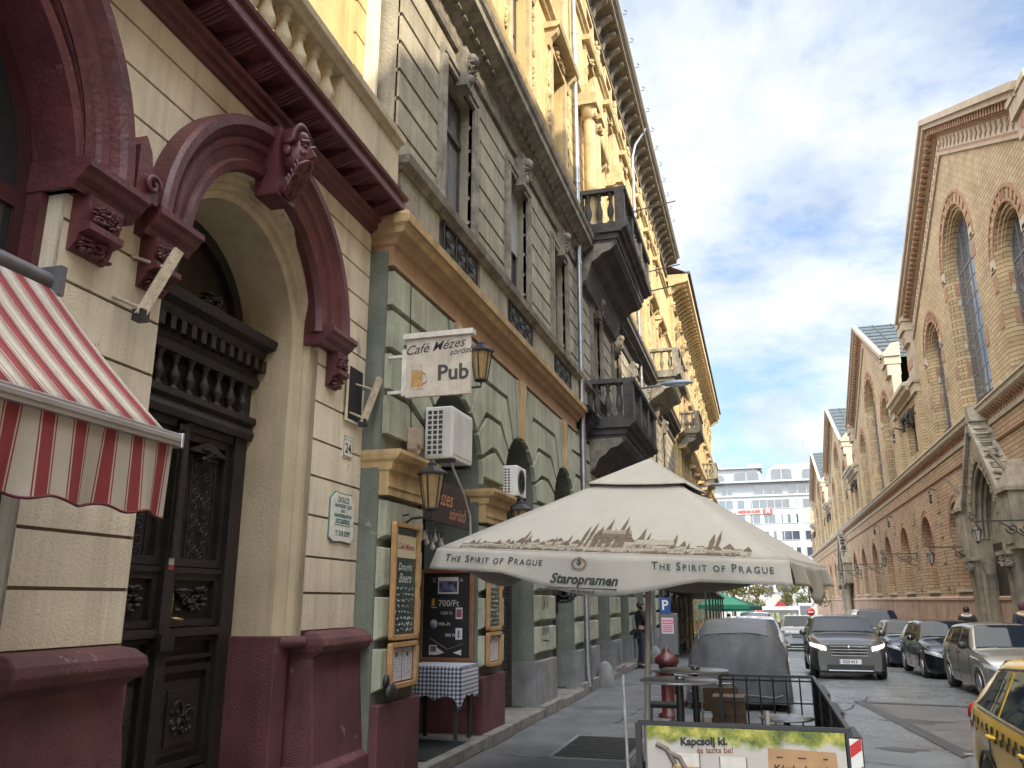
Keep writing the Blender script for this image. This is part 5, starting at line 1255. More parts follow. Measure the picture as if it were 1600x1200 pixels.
# ================================================================== CARS
def lerp_tab(tab, x):
    if x <= tab[0][0]: return tab[0][1]
    for (a, b), (c, d) in zip(tab, tab[1:]):
        if x <= c:
            t = (x-a)/(c-a); return b+(d-b)*t
    return tab[-1][1]
def smooth_tab(tab, x, e=.10): return (lerp_tab(tab, x-e)+2*lerp_tab(tab, x)+lerp_tab(tab, x+e)+lerp_tab(tab, x-e/2)+lerp_tab(tab, x+e/2))/6
CGL = mat('car_glass', (.010, .016, .026), .03, 0, spec=.22); TYRE = mat('tyre_rubber', (.02, .02, .021), .85, .2, 20)
RIM = mat('alloy_rim', (.35, .36, .37), .3, .1, 5, metal=.8); BLK = mat('black_plastic', (.02, .02, .021), .5, .1); CHR = mat('chrome_trim', (.55, .56, .58), .15, .05, metal=1)
LMP = mat('headlight_lens', (.55, .58, .6), .08, .05, 20, spec=.9); RLP = mat('tail_light_red', (.35, .015, .02), .15, .1, 8); AMB = mat('amber_lens', (.6, .3, .12), .2, 0)
PLW = mat('plate_white', (.7, .71, .72), .4, 0)
def car(name, label, loc, rz, paint, Lc=4.4, Wc=1.82, Hc=1.5, belt=.95, nose=.72, hood=.98, cowl=.28, roof0=.40, roof1=.80, tail=1.0, deck=None, wr=.33, wb=(.19, .80), plate=None, lights_on=False, group=None, boxy=0, taxi=False, cat='car', clear=.20, winx=None, grille=1):
    t = thing(name, label, cat, loc, rz, group)
    def X(f): return Lc/2-f*Lc            # f=0 front, 1 rear
    deck = deck if deck is not None else belt+.1
    top = [(0, nose-.02), (.012, nose), (.04, nose+.07), (.10, hood-.09), (cowl, hood), (roof0, Hc-.03), ((roof0+roof1)/2, Hc), (roof1, Hc-.05), (.955 if tail >= .99 else tail, deck), (.985, deck-.06), (1, deck-.22)]
    bl = [(0, nose-.06), (.1, belt-.12), (cowl, belt-.01), (.6, belt+.02), (.9, belt+.05), (1, belt-.05)]
    wd = [(0, .78), (.02, .87), (.06, .95), (.14, .985), (.3, 1), (.75, 1), (.9, .975), (.97, .93), (1, .85)]
    def zt(f): return smooth_tab(top, f, .018)
    def zb(f): return min(smooth_tab(bl, f, .04), zt(f)-.02)
    def hwid(f): return Wc/2*smooth_tab(wd, f, .02)
    def rw(f):   # half width at top edge
        d = zt(f)-zb(f); return hwid(f)*.965-d*(.40-.12*boxy)-.015
    wx = [wb[0], wb[1]]
    def zbot(f):
        z = clear
        for w_ in wx:
            d = abs(f-w_)*Lc; r = wr+.065
            if d < r: z = max(z, wr-.02+math.sqrt(max(0, r*r-d*d))*1.0)
        return z
    fs = sorted(set([0, .006, .015, .03, .05]+[i/46 for i in range(2, 45)]+[.965, .98, .992, 1]+[w_+s*(wr+.066)/Lc for w_ in wx for s in (-1, 1, -.999, .999)]+[w_+s*wr*q/Lc for w_ in wx for s in (-1, 1) for q in (.35, .7, .95, 1.1)]))
    body = MB(); rings = []
    for f in fs:
        x = X(f); h = hwid(f); zo = zbot(f); b_ = zb(f); tt = zt(f); r_ = max(.1, rw(f)); zo_ = min(zo, b_-.06)
        zlo = max(zo_, clear)
        half = [(0, clear), (h*.86, clear) if zo_ <= clear+.01 else (h*.86, clear+.02), (h*.965, zo_), (h*.995, zo_+(b_-zo_)*.25), (h*1.0, zo_+(b_-zo_)*.5), (h*.99, zo_+(b_-zo_)*.78), (h*.965, b_-.01),
                (h*.955, b_+.01), (r_+.02, max(b_+.012, tt-.075)), (r_-.02, tt-.028), (r_-.10, tt-.008), (r_*.5, tt+.008), (0, tt+.014)]
        rings.append([(x, y, z) for y, z in half]+[(x, -y, z) for y, z in half[-2:0:-1]])
    k = len(rings[0]); vs = [v for r_ in rings for v in r_]; fcs = []
    for i in range(len(rings)-1):
        for j in range(k): fcs.append((i*k+j, i*k+(j+1)%k, (i+1)*k+(j+1)%k, (i+1)*k+j))
    body.add(vs, fcs, True); body.add(rings[0], [tuple(range(k))]); body.add(rings[-1], [tuple(range(k))])
    bo = body.build('body', paint, t)
    bo.modifiers.new('e', 'EDGE_SPLIT').split_angle = R(38)
    # front and rear windows
    def screen(f0, f1, ins, name_):
        g = MB(); q = []; nx, ny = 8, 8
        for i in range(nx+1):
            f = f0+(f1-f0)*i/nx
            for j in range(ny+1):
                w_ = (rw(f)-ins)*(-1+2*j/ny); a = abs(-1+2*j/ny); e = .012
                zz_ = zt(f)+.014-.006*a-(.015 if a == 1 else 0)
                q.append((X(f)+(e if f < .5 else -e)*.7, w_, zz_+e))
        g.add(q, [(i*(ny+1)+j, i*(ny+1)+j+1, (i+1)*(ny+1)+j+1, (i+1)*(ny+1)+j) for i in range(nx) for j in range(ny)], True)
        return g.build(name_, CGL, t)
    screen(cowl+.012, roof0-.004, .045, 'windscreen')
    if deck < Hc-.2: screen(min(.95, (tail if tail < .99 else .955)-.012), roof1+.012, .05, 'rear_window')
    # side windows
    def yside(f, z):
        b_ = zb(f); tt = zt(f); h = hwid(f)*.955; r_ = rw(f)+.02; z1 = max(b_+.012, tt-.075)
        u = (z-b_-.01)/max(.02, z1-b_-.01); return h+(r_-h)*max(0, min(1, u))
    wsets = winx or [(cowl+.045, roof0+.02, .545, .545), (.565, .565, .74, .735), (.76, .755, roof1+.07, roof1-.005)]
    for (a0, a1, b0, b1) in wsets:
        for sg in (-1, 1):
            g = MB(); q = []; n_ = 8; m_ = 5
            for i in range(n_+1):
                u = i/n_
                for j in range(m_+1):
                    v = j/m_; f = (a0+(b0-a0)*u)*(1-v)+(a1+(b1-a1)*u)*v
                    z0_ = zb(f)+.035; z1_ = zt(f)-.105; z = z0_+(max(z1_, z0_+.01)-z0_)*v
                    q.append((X(f), sg*(yside(f, z)+.006), z))
            g.add(q, [(i*(m_+1)+j, i*(m_+1)+j+1, (i+1)*(m_+1)+j+1, (i+1)*(m_+1)+j) for i in range(n_) for j in range(m_)], True)
            g.build('side_window', CGL, t)
    # black pillar & chrome/belt line
    g = MB()
    for sg in (-1, 1):
        fl = [cowl+.02+i*(roof1+.03-cowl)/14 for i in range(15)]
        g.tube([(X(f), sg*(yside(f, zb(f)+.02)+.004), zb(f)+.018) for f in fl], .009, 5)
        g.tube([(X(f), sg*(yside(f, zt(f)-.09)+.004), zt(f)-.085) for f in [roof0+.0+i*(roof1-roof0)/10 for i in range(11)]], .008, 5)
    g.build('window_trim', BLK if not taxi else CHR, t)
    # wheels
    for w_ in wx:
        for sg in (-1, 1):
            y = sg*(Wc/2-.115); T_ = MB(); T_.lathe([(wr*.62,-.10),(wr*.93,-.105),(wr,-.08),(wr,.08),(wr*.93,.105),(wr*.62,.10)], (X(w_), y, wr), 26, axis='y')
            wo = T_.build('wheel', TYRE, t); r2 = MB(); yy = y+sg*.085
            r2.lathe([(wr*.66,-.02),(wr*.66,.02),(wr*.58,.012),(wr*.57,-.03)], (X(w_), yy, wr), 26, axis='y'); r2.lathe([(wr*.16,-.03),(wr*.16,.01),(.001,.016 if sg > 0 else .016)], (X(w_), yy, wr), 12, axis='y')
            for s_ in range(7):
                a = 2*PI*s_/7; r2.bar((X(w_)+wr*.12*math.cos(a), yy-.004, wr+wr*.12*math.sin(a)), (X(w_)+wr*.6*math.cos(a), yy, wr+wr*.6*math.sin(a)), .035, .045)
            r2.build('rim', RIM, wo)
            dsk = MB(); dsk.lathe([(.001,0),(wr*.6,0)], (X(w_), yy-sg*.05, wr), 20, axis='y'); dsk.build('brake_disc', BLK, wo)
    # wheel well darkness and arch lips
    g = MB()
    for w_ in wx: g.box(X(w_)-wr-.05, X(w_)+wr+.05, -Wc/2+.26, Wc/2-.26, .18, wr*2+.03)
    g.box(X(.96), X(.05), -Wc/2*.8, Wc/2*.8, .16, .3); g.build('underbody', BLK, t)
    g = MB()
    for w_ in wx:
        for sg in (-1, 1):
            pts = []
            for i in range(15):
                a = PI*i/14; f = w_-(wr+.06)*math.cos(a)/Lc; pts.append((X(f), sg*(hwid(f)*.985+.004), wr-.02+(wr+.06)*math.sin(a)))
            g.tube(pts, .014, 5)
    g.build('wheel_arch', BLK if name != 'parked_hatchback_car' else paint, t)
    # mirrors, handles, door lines
    for sg in (-1, 1):
        f = cowl+.075; g = MB(); g.ball((X(f), sg*(Wc/2+.07), belt+.07), .07, .10, .075, 10, 6); g.bar((X(f), sg*(Wc/2-.08), belt+.03), (X(f), sg*(Wc/2+.04), belt+.05), .04); g.build('wing_mirror', paint if not boxy else BLK, t)
        g = MB()
        for f in (.565, .755 if Lc > 3.8 else .74):
            if f > .7 and deck < belt+.15 and tail < .95: continue
            zc_ = belt-.10; g.tube([(X(f)+.03, sg*(hwid(f)*.985), zc_), (X(f)+.05, sg*(hwid(f)+.022), zc_), (X(f)+.16, sg*(hwid(f)+.022), zc_+.005), (X(f)+.19, sg*(hwid(f)*.985), zc_)], .014, 6)
        g.build('door_handle', paint if taxi else (CHR if not boxy else BLK), t)
        g = MB()
        for f in (cowl+.06, .555, .75):
            g.tube([(X(f), sg*(hwid(f)*(.99 if q < 2 else 1.0)+.001), clear+.06+(belt-clear-.1)*q/6) for q in range(7)], .004, 4)
        g.build('door_gap', BLK, t)
    # front end
    fx = lambda f=.012: X(f)
    def fsurf(y):
        if y <= hwid(0)*.97: return 0
        a, b = 0, .2
        for _ in range(20):
            m = (a+b)/2
            if hwid(m)*.97 < y: a = m
            else: b = m
        return a
    g = MB(); n_ = nose
    if grille: g.prism([(-Wc*.25, n_-.05), (Wc*.25, n_-.05), (Wc*.22, n_-.26), (-Wc*.22, n_-.26)], fx(.02), fx(-.002), 'x'); g.box(fx(.02), fx(-.004), -Wc*.30, Wc*.30, .26, .38)
    for sg in (-1, 1): g.box(X(.035), X(.012), sg*Wc*.36-.09, sg*Wc*.36+.09, .32, .44)
    fr_ = g.build('grille', BLK, t)
    g = MB()
    for z_ in ((n_-.05, n_-.12, n_-.19, n_-.26) if grille else ()): g.bar((fx(-.006), -Wc*.235, z_), (fx(-.006), Wc*.235, z_), .014)
    g.bar((fx(-.006), -Wc*.28, .25), (fx(-.006), Wc*.28, .25), .025); g.lathe([(.001,.0),(.045,.0),(.045,.012),(.001,.02)], (fx(-.006), 0, n_-.07), 12, axis='x'); g.build('grille_trim', CHR, fr_)
    for sg in (-1, 1):
        g = MB(); q = []
        for i in range(7):
            u = i/6
            for j in range(4):
                v = j/3; ym = hwid(.10)*.97; yv = Wc*.29+(ym-Wc*.29)*u; f = fsurf(yv); z = n_-.16+u*.10+v*(.10-.02*u)
                f = max(f, (0 if z < nose-.03 else .012+.028*(z-nose+.03)/.1)); q.append((X(f)+.022*(1-u*.6), sg*(yv+.02*u+.004), z+.008))
        g.add(q, [(i*4+j, i*4+j+1, (i+1)*4+j+1, (i+1)*4+j) for i in range(6) for j in range(3)], True)
        hl_ = g.build('headlight', mat('headlight_lit', (.8, .8, .75), .2, 0, emis=(1, .93, .75, .9)) if lights_on else LMP, t)
        g = MB(); g.ball((X(.004)+.012, sg*Wc*.34, n_-.10), .025, .05, .035, 10, 6); g.build('bulb', CHR if not lights_on else mat('bulb_lit', (.8, .8, .75), .2, 0, emis=(1, .95, .8, 6)), hl_)
        g = MB(); q = []
        for i in range(5):
            u = i/4
            for j in range(4):
                v = j/3; f = 1.0-.075*u*u; yv = Wc*.27+(hwid(f)*.99-Wc*.27)*u; q.append((X(f)-.022+.01*u, sg*yv, deck-.32+.17*v))
        g.add(q, [(i*4+j, i*4+j+1, (i+1)*4+j+1, (i+1)*4+j) for i in range(4) for j in range(3)], True)
        if taxi: g.ball((X(.985), sg*(hwid(.985)-.06), deck-.12), .07, .075, .09)
        g.build('tail_light', RLP, t)
    g = MB(); g.box(fx(-.004), fx(-.008), -.26, .26, .40, .51)
    g.box(fx(-.0081), fx(-.0085), -.258, -.225, .405, .505, 1)
    if plate: text(g, plate, .10, lambda u, v: (fx(-.0095), -.0+u, .455+v), 2, bold=.002)
    # mirrored so that it reads right from the front
    for i_, v in enumerate(g.v): g.v[i_] = (v[0], v[1], v[2])
    g.build('number_plate', [PLW, mat('plate_blue', (.03, .08, .35), .4, 0), _m['enamel_black']], t)
    g = MB(); f = cowl-.01; g.bar((X(f)-.02, -.3, zt(cowl)+.035), (X(f)-.06, .35, zt(cowl)+.06), .015); g.bar((X(f)-.02, .25, zt(cowl)+.035), (X(f)-.06, .6, zt(cowl)+.05), .015); g.build('wiper', BLK, t)
    return t, dict(X=X, zt=zt, zb=zb, hwid=hwid, rw=rw, yside=yside)
def paint(n, c, metal=.3, r=.32): return mat(n, c, r, .04, 3, metal=metal, coat=.8)
D = -PI/2
GREYP = paint('grey_metallic', (.075, .072, .066), .5, .35); BLKP = paint('black_car_paint', (.012, .013, .015), .2, .2); NAVY = paint('dark_blue_paint', (.02, .028, .045), .3, .22)
SILV = paint('silver_metallic', (.30, .29, .26), .6, .38); WHTP = paint('white_car_paint', (.42, .43, .44), 0, .35); YELP = paint('taxi_yellow', (.60, .38, .035), 0, .35)
G1 = 'cars parked along the market hall'
car('moving_car', 'dark grey crossover with lit headlights driving down the road', (1.99, 25.0, zr(24)), D, GREYP, Lc=4.45, Wc=1.82, Hc=1.53, belt=1.02, nose=.86, hood=1.08, cowl=.27, roof0=.41, plate='SGS·413', lights_on=True, wr=.36, wb=(.20, .80), clear=.24)
car('moving_car', 'white off-road car with grey lower bumper coming down the street behind the grey crossover', (1.78, 47.3, zr(46)), D, WHTP, Lc=4.5, Wc=1.88, Hc=1.72, belt=1.08, nose=.90, hood=1.10, wr=.37, plate='RHK·208', boxy=.4, clear=.26)
car('parked_hatchback_car', 'silver old hatchback with amber corner lamps parked ahead of the glossy black car', (4.78, 20.3, zr(20)), D+R(2), SILV, Lc=3.85, Wc=1.62, Hc=1.40, belt=.90, nose=.66, hood=.90, cowl=.27, roof0=.42, roof1=.84, tail=1.0, deck=1.0, wr=.285, wb=(.20, .82), group=G1, boxy=.3)
car('parked_car', 'glossy black car parked between the silver hatchback and the dark blue car', (4.72, 25.9, zr(26)), D+R(1), BLKP, Lc=4.3, Wc=1.74, Hc=1.45, belt=.92, group=G1, wr=.31, plate='KLT·552')
car('parked_car', 'dark blue hatchback parked behind the black car', (4.62, 31.6, zr(31.5)), D, NAVY, Lc=4.1, Wc=1.74, Hc=1.48, belt=.93, group=G1, wr=.31)
car('parked_van', 'dark blue van parked beyond the dark blue hatchback, tallest of the row', (4.45, 38.4, zr(38)), D, paint('ink_blue_paint', (.015, .022, .05), .2, .25), Lc=4.9, Wc=1.9, Hc=1.92, belt=1.15, nose=.9, hood=1.15, cowl=.18, roof0=.31, roof1=.95, deck=1.3, group=G1, wr=.33, boxy=.8, cat='van')
car('parked_car', 'pale blue grey small car parked far along the market hall', (4.55, 56, zr(56)), D, paint('light_blue_paint', (.18, .25, .30), .5), Lc=3.8, Wc=1.68, Hc=1.5, belt=.93, group=G1)
car('parked_car', 'black estate car parked between the van and the pale blue car', (4.5, 46.5, zr(46)), D, BLKP, Lc=4.5, Wc=1.76, Hc=1.46, group=G1)
car('parked_car', 'white saloon car parked farthest along the market hall', (4.6, 66, zr(66)), D, WHTP, Lc=4.4, Wc=1.76, Hc=1.46, group=G1)
G2 = 'cars parked along the left kerb'
car('parked_car', 'white car parked on the left kerb just beyond the covered car', (-.34, 24.6, zr(24)), -D, WHTP, Lc=4.5, Wc=1.8, Hc=1.50, group=G2)
car('parked_car', 'silver car parked on the left kerb beyond the white one', (-.35, 30.6, zr(30)), -D, SILV, Lc=4.3, Wc=1.76, Hc=1.45, group=G2)
car('parked_car', 'black car parked on the left kerb beyond the silver one', (-.3, 37.5, zr(37)), -D, BLKP, Lc=4.3, Wc=1.76, Hc=1.46, group=G2)
car('parked_van', 'dark grey van parked farthest on the left kerb', (-.35, 45, zr(45)), -D, paint('slate_paint', (.07, .08, .09), .4), Lc=4.8, Wc=1.85, Hc=1.88, belt=1.15, nose=.9, hood=1.15, cowl=.18, roof0=.31, roof1=.95, deck=1.3, boxy=.8, group=G2, cat='van')
# ---- taxi
tx, fn = car('taxi', 'yellow taxi with a black checker stripe along its side', (2.52, 6.50, -.12), D, YELP, Lc=4.55, Wc=1.8, Hc=1.47, belt=.95, deck=1.02, roof1=.80, tail=1.0, taxi=True, wr=.33, winx=[(.33, .44, .50, .50), (.52, .52, .70, .695), (.715, .71, .875, .80)])
g = MB()
for sg in (-1,):
    for i in range(34):
        f = .30+i*.0175
        for r_ in range(2):
            if i % 2 == r_:
                z0 = fn['zb'](f)-.105-r_*.055; z1 = z0+.05
                q = [(fn['X'](f), sg*(fn['hwid'](f)*.993+.006), z0), (fn['X'](f+.0155), sg*(fn['hwid'](f+.0155)*.993+.006), z0), (fn['X'](f+.0155)-.01, sg*(fn['hwid'](f+.0155)*.978+.008), z1), (fn['X'](f)-.01, sg*(fn['hwid'](f)*.978+.008), z1)]
                g.add(q, [(0,1,2,3)])
g.build('checker_stripe', BLK, tx)
g = MB(); g.box(-.1, .1, -.32, .32, 1.48, 1.60); g.build('roof_sign', mat('taxi_sign', (.75, .7, .5), .4, 0), tx, bevel=.02)
g = MB(); g.box(-1.02, -.99, -.60, -.50, 1.0, 1.32); g.build('seat_belt', mat('belt_grey', (.4, .4, .4), .6, 0), tx)
# ---- covered car
def covered():
    t = thing('covered_car', 'car under a dark grey fabric cover parked behind the pub terrace', 'covered car', (-.50, 18.1, -.12), 0, G2)
    m = MB(); n_, k_ = 40, 28; L_, W_ = 4.3, 1.78; rings = []
    g_ = random.Random(3)
    prof = [(0, 1.28), (.02, 1.34), (.08, 1.42), (.22, 1.50), (.35, 1.53), (.6, 1.50), (.72, 1.28), (.80, 1.02), (.95, .88), (1, .5)]
    for i in range(n_+1):
        f = i/n_; y = -L_/2+f*L_; h = smooth_tab(prof, f, .03); w_ = W_/2*(.93+.07*math.sin(PI*min(1, f*1.6+.1))) if f < .5 else W_/2*(1-.12*((f-.5)*2)**3)
        rg = []
        for j in range(k_+1):
            a = -1+2*j/k_; s_ = abs(a)
            zs_ = min(.88, h-.08); tw = w_*(.70+.30*max(0, min(1, (1.15-h)/.3))) if h > .86 else w_*.96
            if s_ > .70: u = (1-s_)/.30; z = .10+(zs_-.10)*u; x = w_*(1.03-.04*u)+.03*math.sin(f*46+u*4+(3 if a > 0 else 0))*(1-u*.5)
            elif s_ > .45: u = (.70-s_)/.25; z = zs_+(h-.05-zs_)*u; x = w_*.99+(tw-w_*.99)*(u**1.4)+.01*math.sin(f*30+u*5)
            else: u = s_/.45; z = h-.05*u**3+.006*math.sin(f*30+a*9); x = tw*u
            rg.append((math.copysign(x, a), y+.02*math.sin(a*7)*(f < .1), z))
        rings.append(rg)
    vs = [v for r_ in rings for v in r_]; c = k_+1
    m.add(vs, [(i*c+j, i*c+j+1, (i+1)*c+j+1, (i+1)*c+j) for i in range(n_) for j in range(k_)], True)
    for e in (0, n_):   # end walls hanging down with folds
        q = []
        for j in range(c):
            x, y, z = rings[e][j]; s_ = -1 if e == 0 else 1
            for r_ in range(11):
                u = r_/10; q.append((x*(1+.03*u)+.012*math.sin(u*9+x*5), y+s_*(.14*math.sin(PI*u*.62)+.03*math.sin(x*13+u*4)*(.3+u)+.012*math.sin(x*31-u*7)), z+(.12-z)*u))
        m.add(q, [(j*11+r_, (j+1)*11+r_, (j+1)*11+r_+1, j*11+r_+1) for j in range(c-1) for r_ in range(10)], True)
    o = m.build('cover', mat('cover_fabric', (.075, .077, .085), .5, .3, 1.2, 1.0, 4, streak=.3), t)
    s_ = MB(); s_.tube([(0, -L_/2-.03, .5), (0, -L_/2-.01, .75), (0, -L_/2+.02, .93), (0, -L_/2+.4, 1.16), (0, -1.2, 1.45), (0, 0, 1.55)], .012, 5); s_.build('seam', mat('seam_grey', (.12, .12, .125), .6, 0), t)
    sm_ = _m['seam_grey']
    for sg in (-1, 1):
        s_ = MB(); s_.tube([Vector(rings[i][int(k_*(.5+sg*.225))])+Vector((0, 0, .006)) for i in range(0, n_+1, 2)], .010, 5); s_.build('seam', sm_, t)
        s_ = MB(); q = [Vector(rings[0][int(k_*(.5+sg*.225))]), Vector(rings[0][int(k_*(.5+sg*.35))]), Vector(rings[0][int(k_*(.5+sg*.5))])]; s_.tube([q[0], q[1], q[2]+Vector((0, -.06, 0))], .010, 5); s_.build('seam', sm_, t)
    s_ = MB(); s_.tube([Vector(rings[0][j])+Vector((0, -.004, .004)) for j in range(8, k_-7)], .011, 5); s_.build('seam', sm_, t)
    s_ = MB(); s_.tube([(-.85, -L_/2-.14, .30), (-.4, -L_/2-.17, .24), (.1, -L_/2-.16, .27), (.6, -L_/2-.17, .23), (.87, -L_/2-.13, .31)], .014, 5); s_.build('elastic_hem', sm_, t)
    s_ = MB(); s_.tube([(.2, -L_/2-.15, .62), (.21, -L_/2-.155, .55), (.19, -L_/2-.16, .45)], .012, 5); s_.build('strap', sm_, t)
    s_ = MB(); s_.box(-.52, -.40, -L_/2-.12, -L_/2-.10, .62, .65); s_.build('badge', mat('badge_grey', (.2, .2, .2), .5, 0), t)
    for w_ in (-1.3, 1.3):
        for sg in (-1, 1):
            k = MB(); k.lathe([(.18,-.1),(.30,-.1),(.31,.0),(.30,.1),(.18,.1)], (sg*.74, w_, .30), 20, axis='x'); k.build('wheel', TYRE, t)
covered()
# ================================================================== PUB TERRACE
UC = Vector((-1.182, 8.59, 0)); UR = -.156; TX, TY = .052, -.022
um = thing('umbrella', 'large off-white square parasol printed with a city skyline over the pub terrace', 'parasol', UC, UR)
ZE, RISE, A = 2.156, .975, 1.56
def U(x, y, z): 
    X2 = x+TX*z*math.cos(UR)+TY*z*math.sin(UR); Y2 = y-TX*z*math.sin(UR)+TY*z*math.cos(UR)
    X_ = x*math.cos(UR)-y*math.sin(UR); Y_ = x*math.sin(UR)+y*math.cos(UR)
    return (X2, Y2, z-TX*X_-TY*Y_)
FAB = mat('parasol_canvas', (.31, .295, .26), .85, .05, 2, .2, 90, streak=.12)
def canz(x, y):
    m = max(abs(x), abs(y))/A; k = min(abs(x), abs(y))/max(1e-6, max(abs(x), abs(y)))
    z = ZE+RISE*(1-m)
    return z-.012*math.sin(PI*min(1, m))*(1-k**2)-.008*m*(1-k**2)
def canopy(a0, a1, dz, name):
    f = MB(); n_ = 14
    for s_ in range(4):
        c_, d_ = ((1,0),(0,1),(-1,0),(0,-1))[s_], ((0,1),(-1,0),(0,-1),(1,0))[s_]; q = []
        for i in range(n_+1):
            m = (a0+(a1-a0)*i/n_)
            for j in range(n_+1):
                t = -1+2*j/n_; x = m*c_[0]+m*t*d_[0]; y = m*c_[1]+m*t*d_[1]; q.append(U(x, y, canz(x, y)+dz))
        f.add(q, [(i*(n_+1)+j, i*(n_+1)+j+1, (i+1)*(n_+1)+j+1, (i+1)*(n_+1)+j) for i in range(n_) for j in range(n_)], False)
    o = f.build(name, FAB, um); 
    for p in o.data.polygons: p.use_smooth = True
    o.modifiers.new('e', 'EDGE_SPLIT').split_angle = R(20); o.modifiers.new('s', 'SOLIDIFY').thickness = .003
    return o
cp = canopy(.30, A, 0, 'canopy')
canopy(.0, .50, .05, 'vent_cap')
def vlen(t):  # valance depth across a side, t in -1..1
    return .19+.15*max(0, math.cos(PI*t/1.1))**1.2 if abs(t) < .55 else .19+.05*(abs(t)-.55)*0
def vpt(s_, t, u):
    c_, d_ = ((1,0),(0,1),(-1,0),(0,-1))[s_], ((0,1),(-1,0),(0,-1),(1,0))[s_]
    fl = .022*math.sin(t*9+s_*2)*u+.01*math.sin(t*23+s_)*u
    m = A+.004+fl+.05*u; x = m*c_[0]+A*(1+.02*u)*t*d_[0]; y = m*c_[1]+A*(1+.02*u)*t*d_[1]
    xe, ye = A*c_[0]+A*t*d_[0], A*c_[1]+A*t*d_[1]
    return U(x, y, canz(xe, ye)-vlen(t)*u)
f = MB(); n_ = 40
for s_ in range(4):
    q = [vpt(s_, -1+2*i/n_, j/6) for i in range(n_+1) for j in range(7)]
    f.add(q, [(i*7+j, i*7+j+1, (i+1)*7+j+1, (i+1)*7+j) for i in range(n_) for j in range(6)], True)
vo = f.build('valance', FAB, um); vo.modifiers.new('s', 'SOLIDIFY').thickness = .002
# lettering on the front valance (side 3 faces the camera)
INK = mat('dark_green_ink', (.02, .028, .022), .6, 0); INKR = mat('emblem_red', (.3, .04, .04), .6, 0)
def vfront(x, dv, off=.008):
    t = x/A; dpt = vlen(t); p = vpt(3, t, max(0, min(1.0, dv/dpt))); return (p[0]+math.sin(UR)*0, p[1]-off, p[2])
def vtext(mb, s, x0, dv, size, mi=0, **k): text(mb, s, size, lambda u, v: vfront(x0+u, dv-v), mi, **k)
f = MB()
def smallcaps(mb, words, x0, dv, s1, s2):
    x = x0
    for w_ in words:
        for i, ch in enumerate(w_):
            sz = s1 if (i == 0 and w_ != 'OF') else s2
            vs_, fs_ = text_mesh(ch, sz, align='LEFT', bold=.001); wd_ = max(v[0] for v in vs_)
            mb.add([vfront(x+v[0], dv-v[1]-(sz-s2)*.36) for v in vs_], fs_); x += wd_+.012
        x += .035
    return x
smallcaps(f, ['THE','SPIRIT','OF','PRAGUE'], -1.44, .093, .088, .068); smallcaps(f, ['THE','SPIRIT','OF','PRAGUE'], .48, .085, .088, .068)
vtext(f, 'Staropramen', -.10, .215, .115, shear=.28, bold=.0035)
for i in range(20): pass
f.add([vfront(-.42, .285), vfront(.20, .275), vfront(.20, .287), vfront(-.42, .299)], [(0,1,2,3)]); vtext(f, 'EST. IN PRAGUE', -.10, .315, .03, bold=.001)
vtext(f, 'S', -.15, .065, .085, bold=.004)
f.build('lettering', INK, vo)
f = MB()
for i in range(18):
    a = PI*2*i/18
    if abs(math.sin(a)) < .999: f.add([vfront(-.15+.062*math.cos(a)+.013*math.cos(a*3+q), .085-.045*math.sin(a)+.012*math.sin(a*3+q), .009) for q in (0, 1.6, 3.1, 4.7)], [(0,1,2,3)])
f.build('emblem_wreath', mat('emblem_brown', (.16, .10, .07), .6, 0), vo)
# skyline print on the front slope
BRN = mat('sepia_print', (.085, .06, .036), .8, .35, 25); BRN2 = mat('sepia_print_light', (.24, .215, .17), .8, .15, 25)
def slope(x, h, off=.006):   # h: height above the lower hem along the slope (as z)
    y = -A*(1-h/RISE); return U(x, y-.0, canz(x, y)+off)
f = MB(); g_ = random.Random(12)
def sq(x0, x1, h0, h1, mi, k=0): f.add([slope(x0, h0, .006+k*.001), slope(x1, h0, .006+k*.001), slope(x1, h1, .006+k*.001), slope(x0, h1, .006+k*.001)], [(0,1,2,3)], False, mi)
def tri(x, w_, h0, h1, mi, k=1): f.add([slope(x-w_, h0, .006+k*.001), slope(x+w_, h0, .006+k*.001), slope(x, h1, .006+k*.001)], [(0,1,2)], False, mi)
x = -1.34
while x < 1.20:
    e = 1-abs(x)/1.5; w_ = g_.uniform(.03, .10); h = .035+.11*e*g_.uniform(.4, 1)
    sq(x, x+w_, .02, h, 1); sq(x, x+w_, h, h+.008, 0, 1)
    n_ = int(w_/.016)
    for k in range(n_):
        if g_.random() < .8: sq(x+.004+k*.016, x+.010+k*.016, h*.45, h*.75, 0, 2)
        if g_.random() < .5: sq(x+.004+k*.016, x+.010+k*.016, h*.15, h*.35, 0, 2)
    if g_.random() < .45: tri(x+w_/2, w_/2, h+.008, h+.03+.03*g_.random(), 0)
    x += w_*g_.uniform(.7, 1.1)
for xs, hh, w_ in ((-.75, .20, .012), (-.71, .16, .01), (-.45, .15, .01), (-.98, .10, .01), (-.20, .26, .014), (-.15, .30, .014), (-.08, .26, .03), (-.02, .34, .02), (.05, .24, .02), (.11, .36, .016), (.16, .27, .03), (.32, .25, .02), (.38, .21, .012), (.62, .19, .016), (.93, .20, .02), (.98, .23, .014), (-.32, .17, .01), (.75, .12, .01)):
    sq(xs-w_, xs+w_, .06, hh*.62, 0, 2); tri(xs, w_*1.3, hh*.6, hh, 0, 3)
sq(-.12, .22, .14, .185, 0, 3); sq(-.10, .20, .185, .22, 1, 3); sq(.28, .62, .09, .135, 1, 3)
for k in range(16): sq(-.11+k*.02, -.102+k*.02, .145, .215, 0, 4)
for k in range(80):
    x = g_.uniform(-1.25, 1.15); sq(x, x+g_.uniform(.01, .05), .018, .018+g_.uniform(.005, .02), 0, 2)
f.build('skyline_print', [BRN, BRN2], cp)
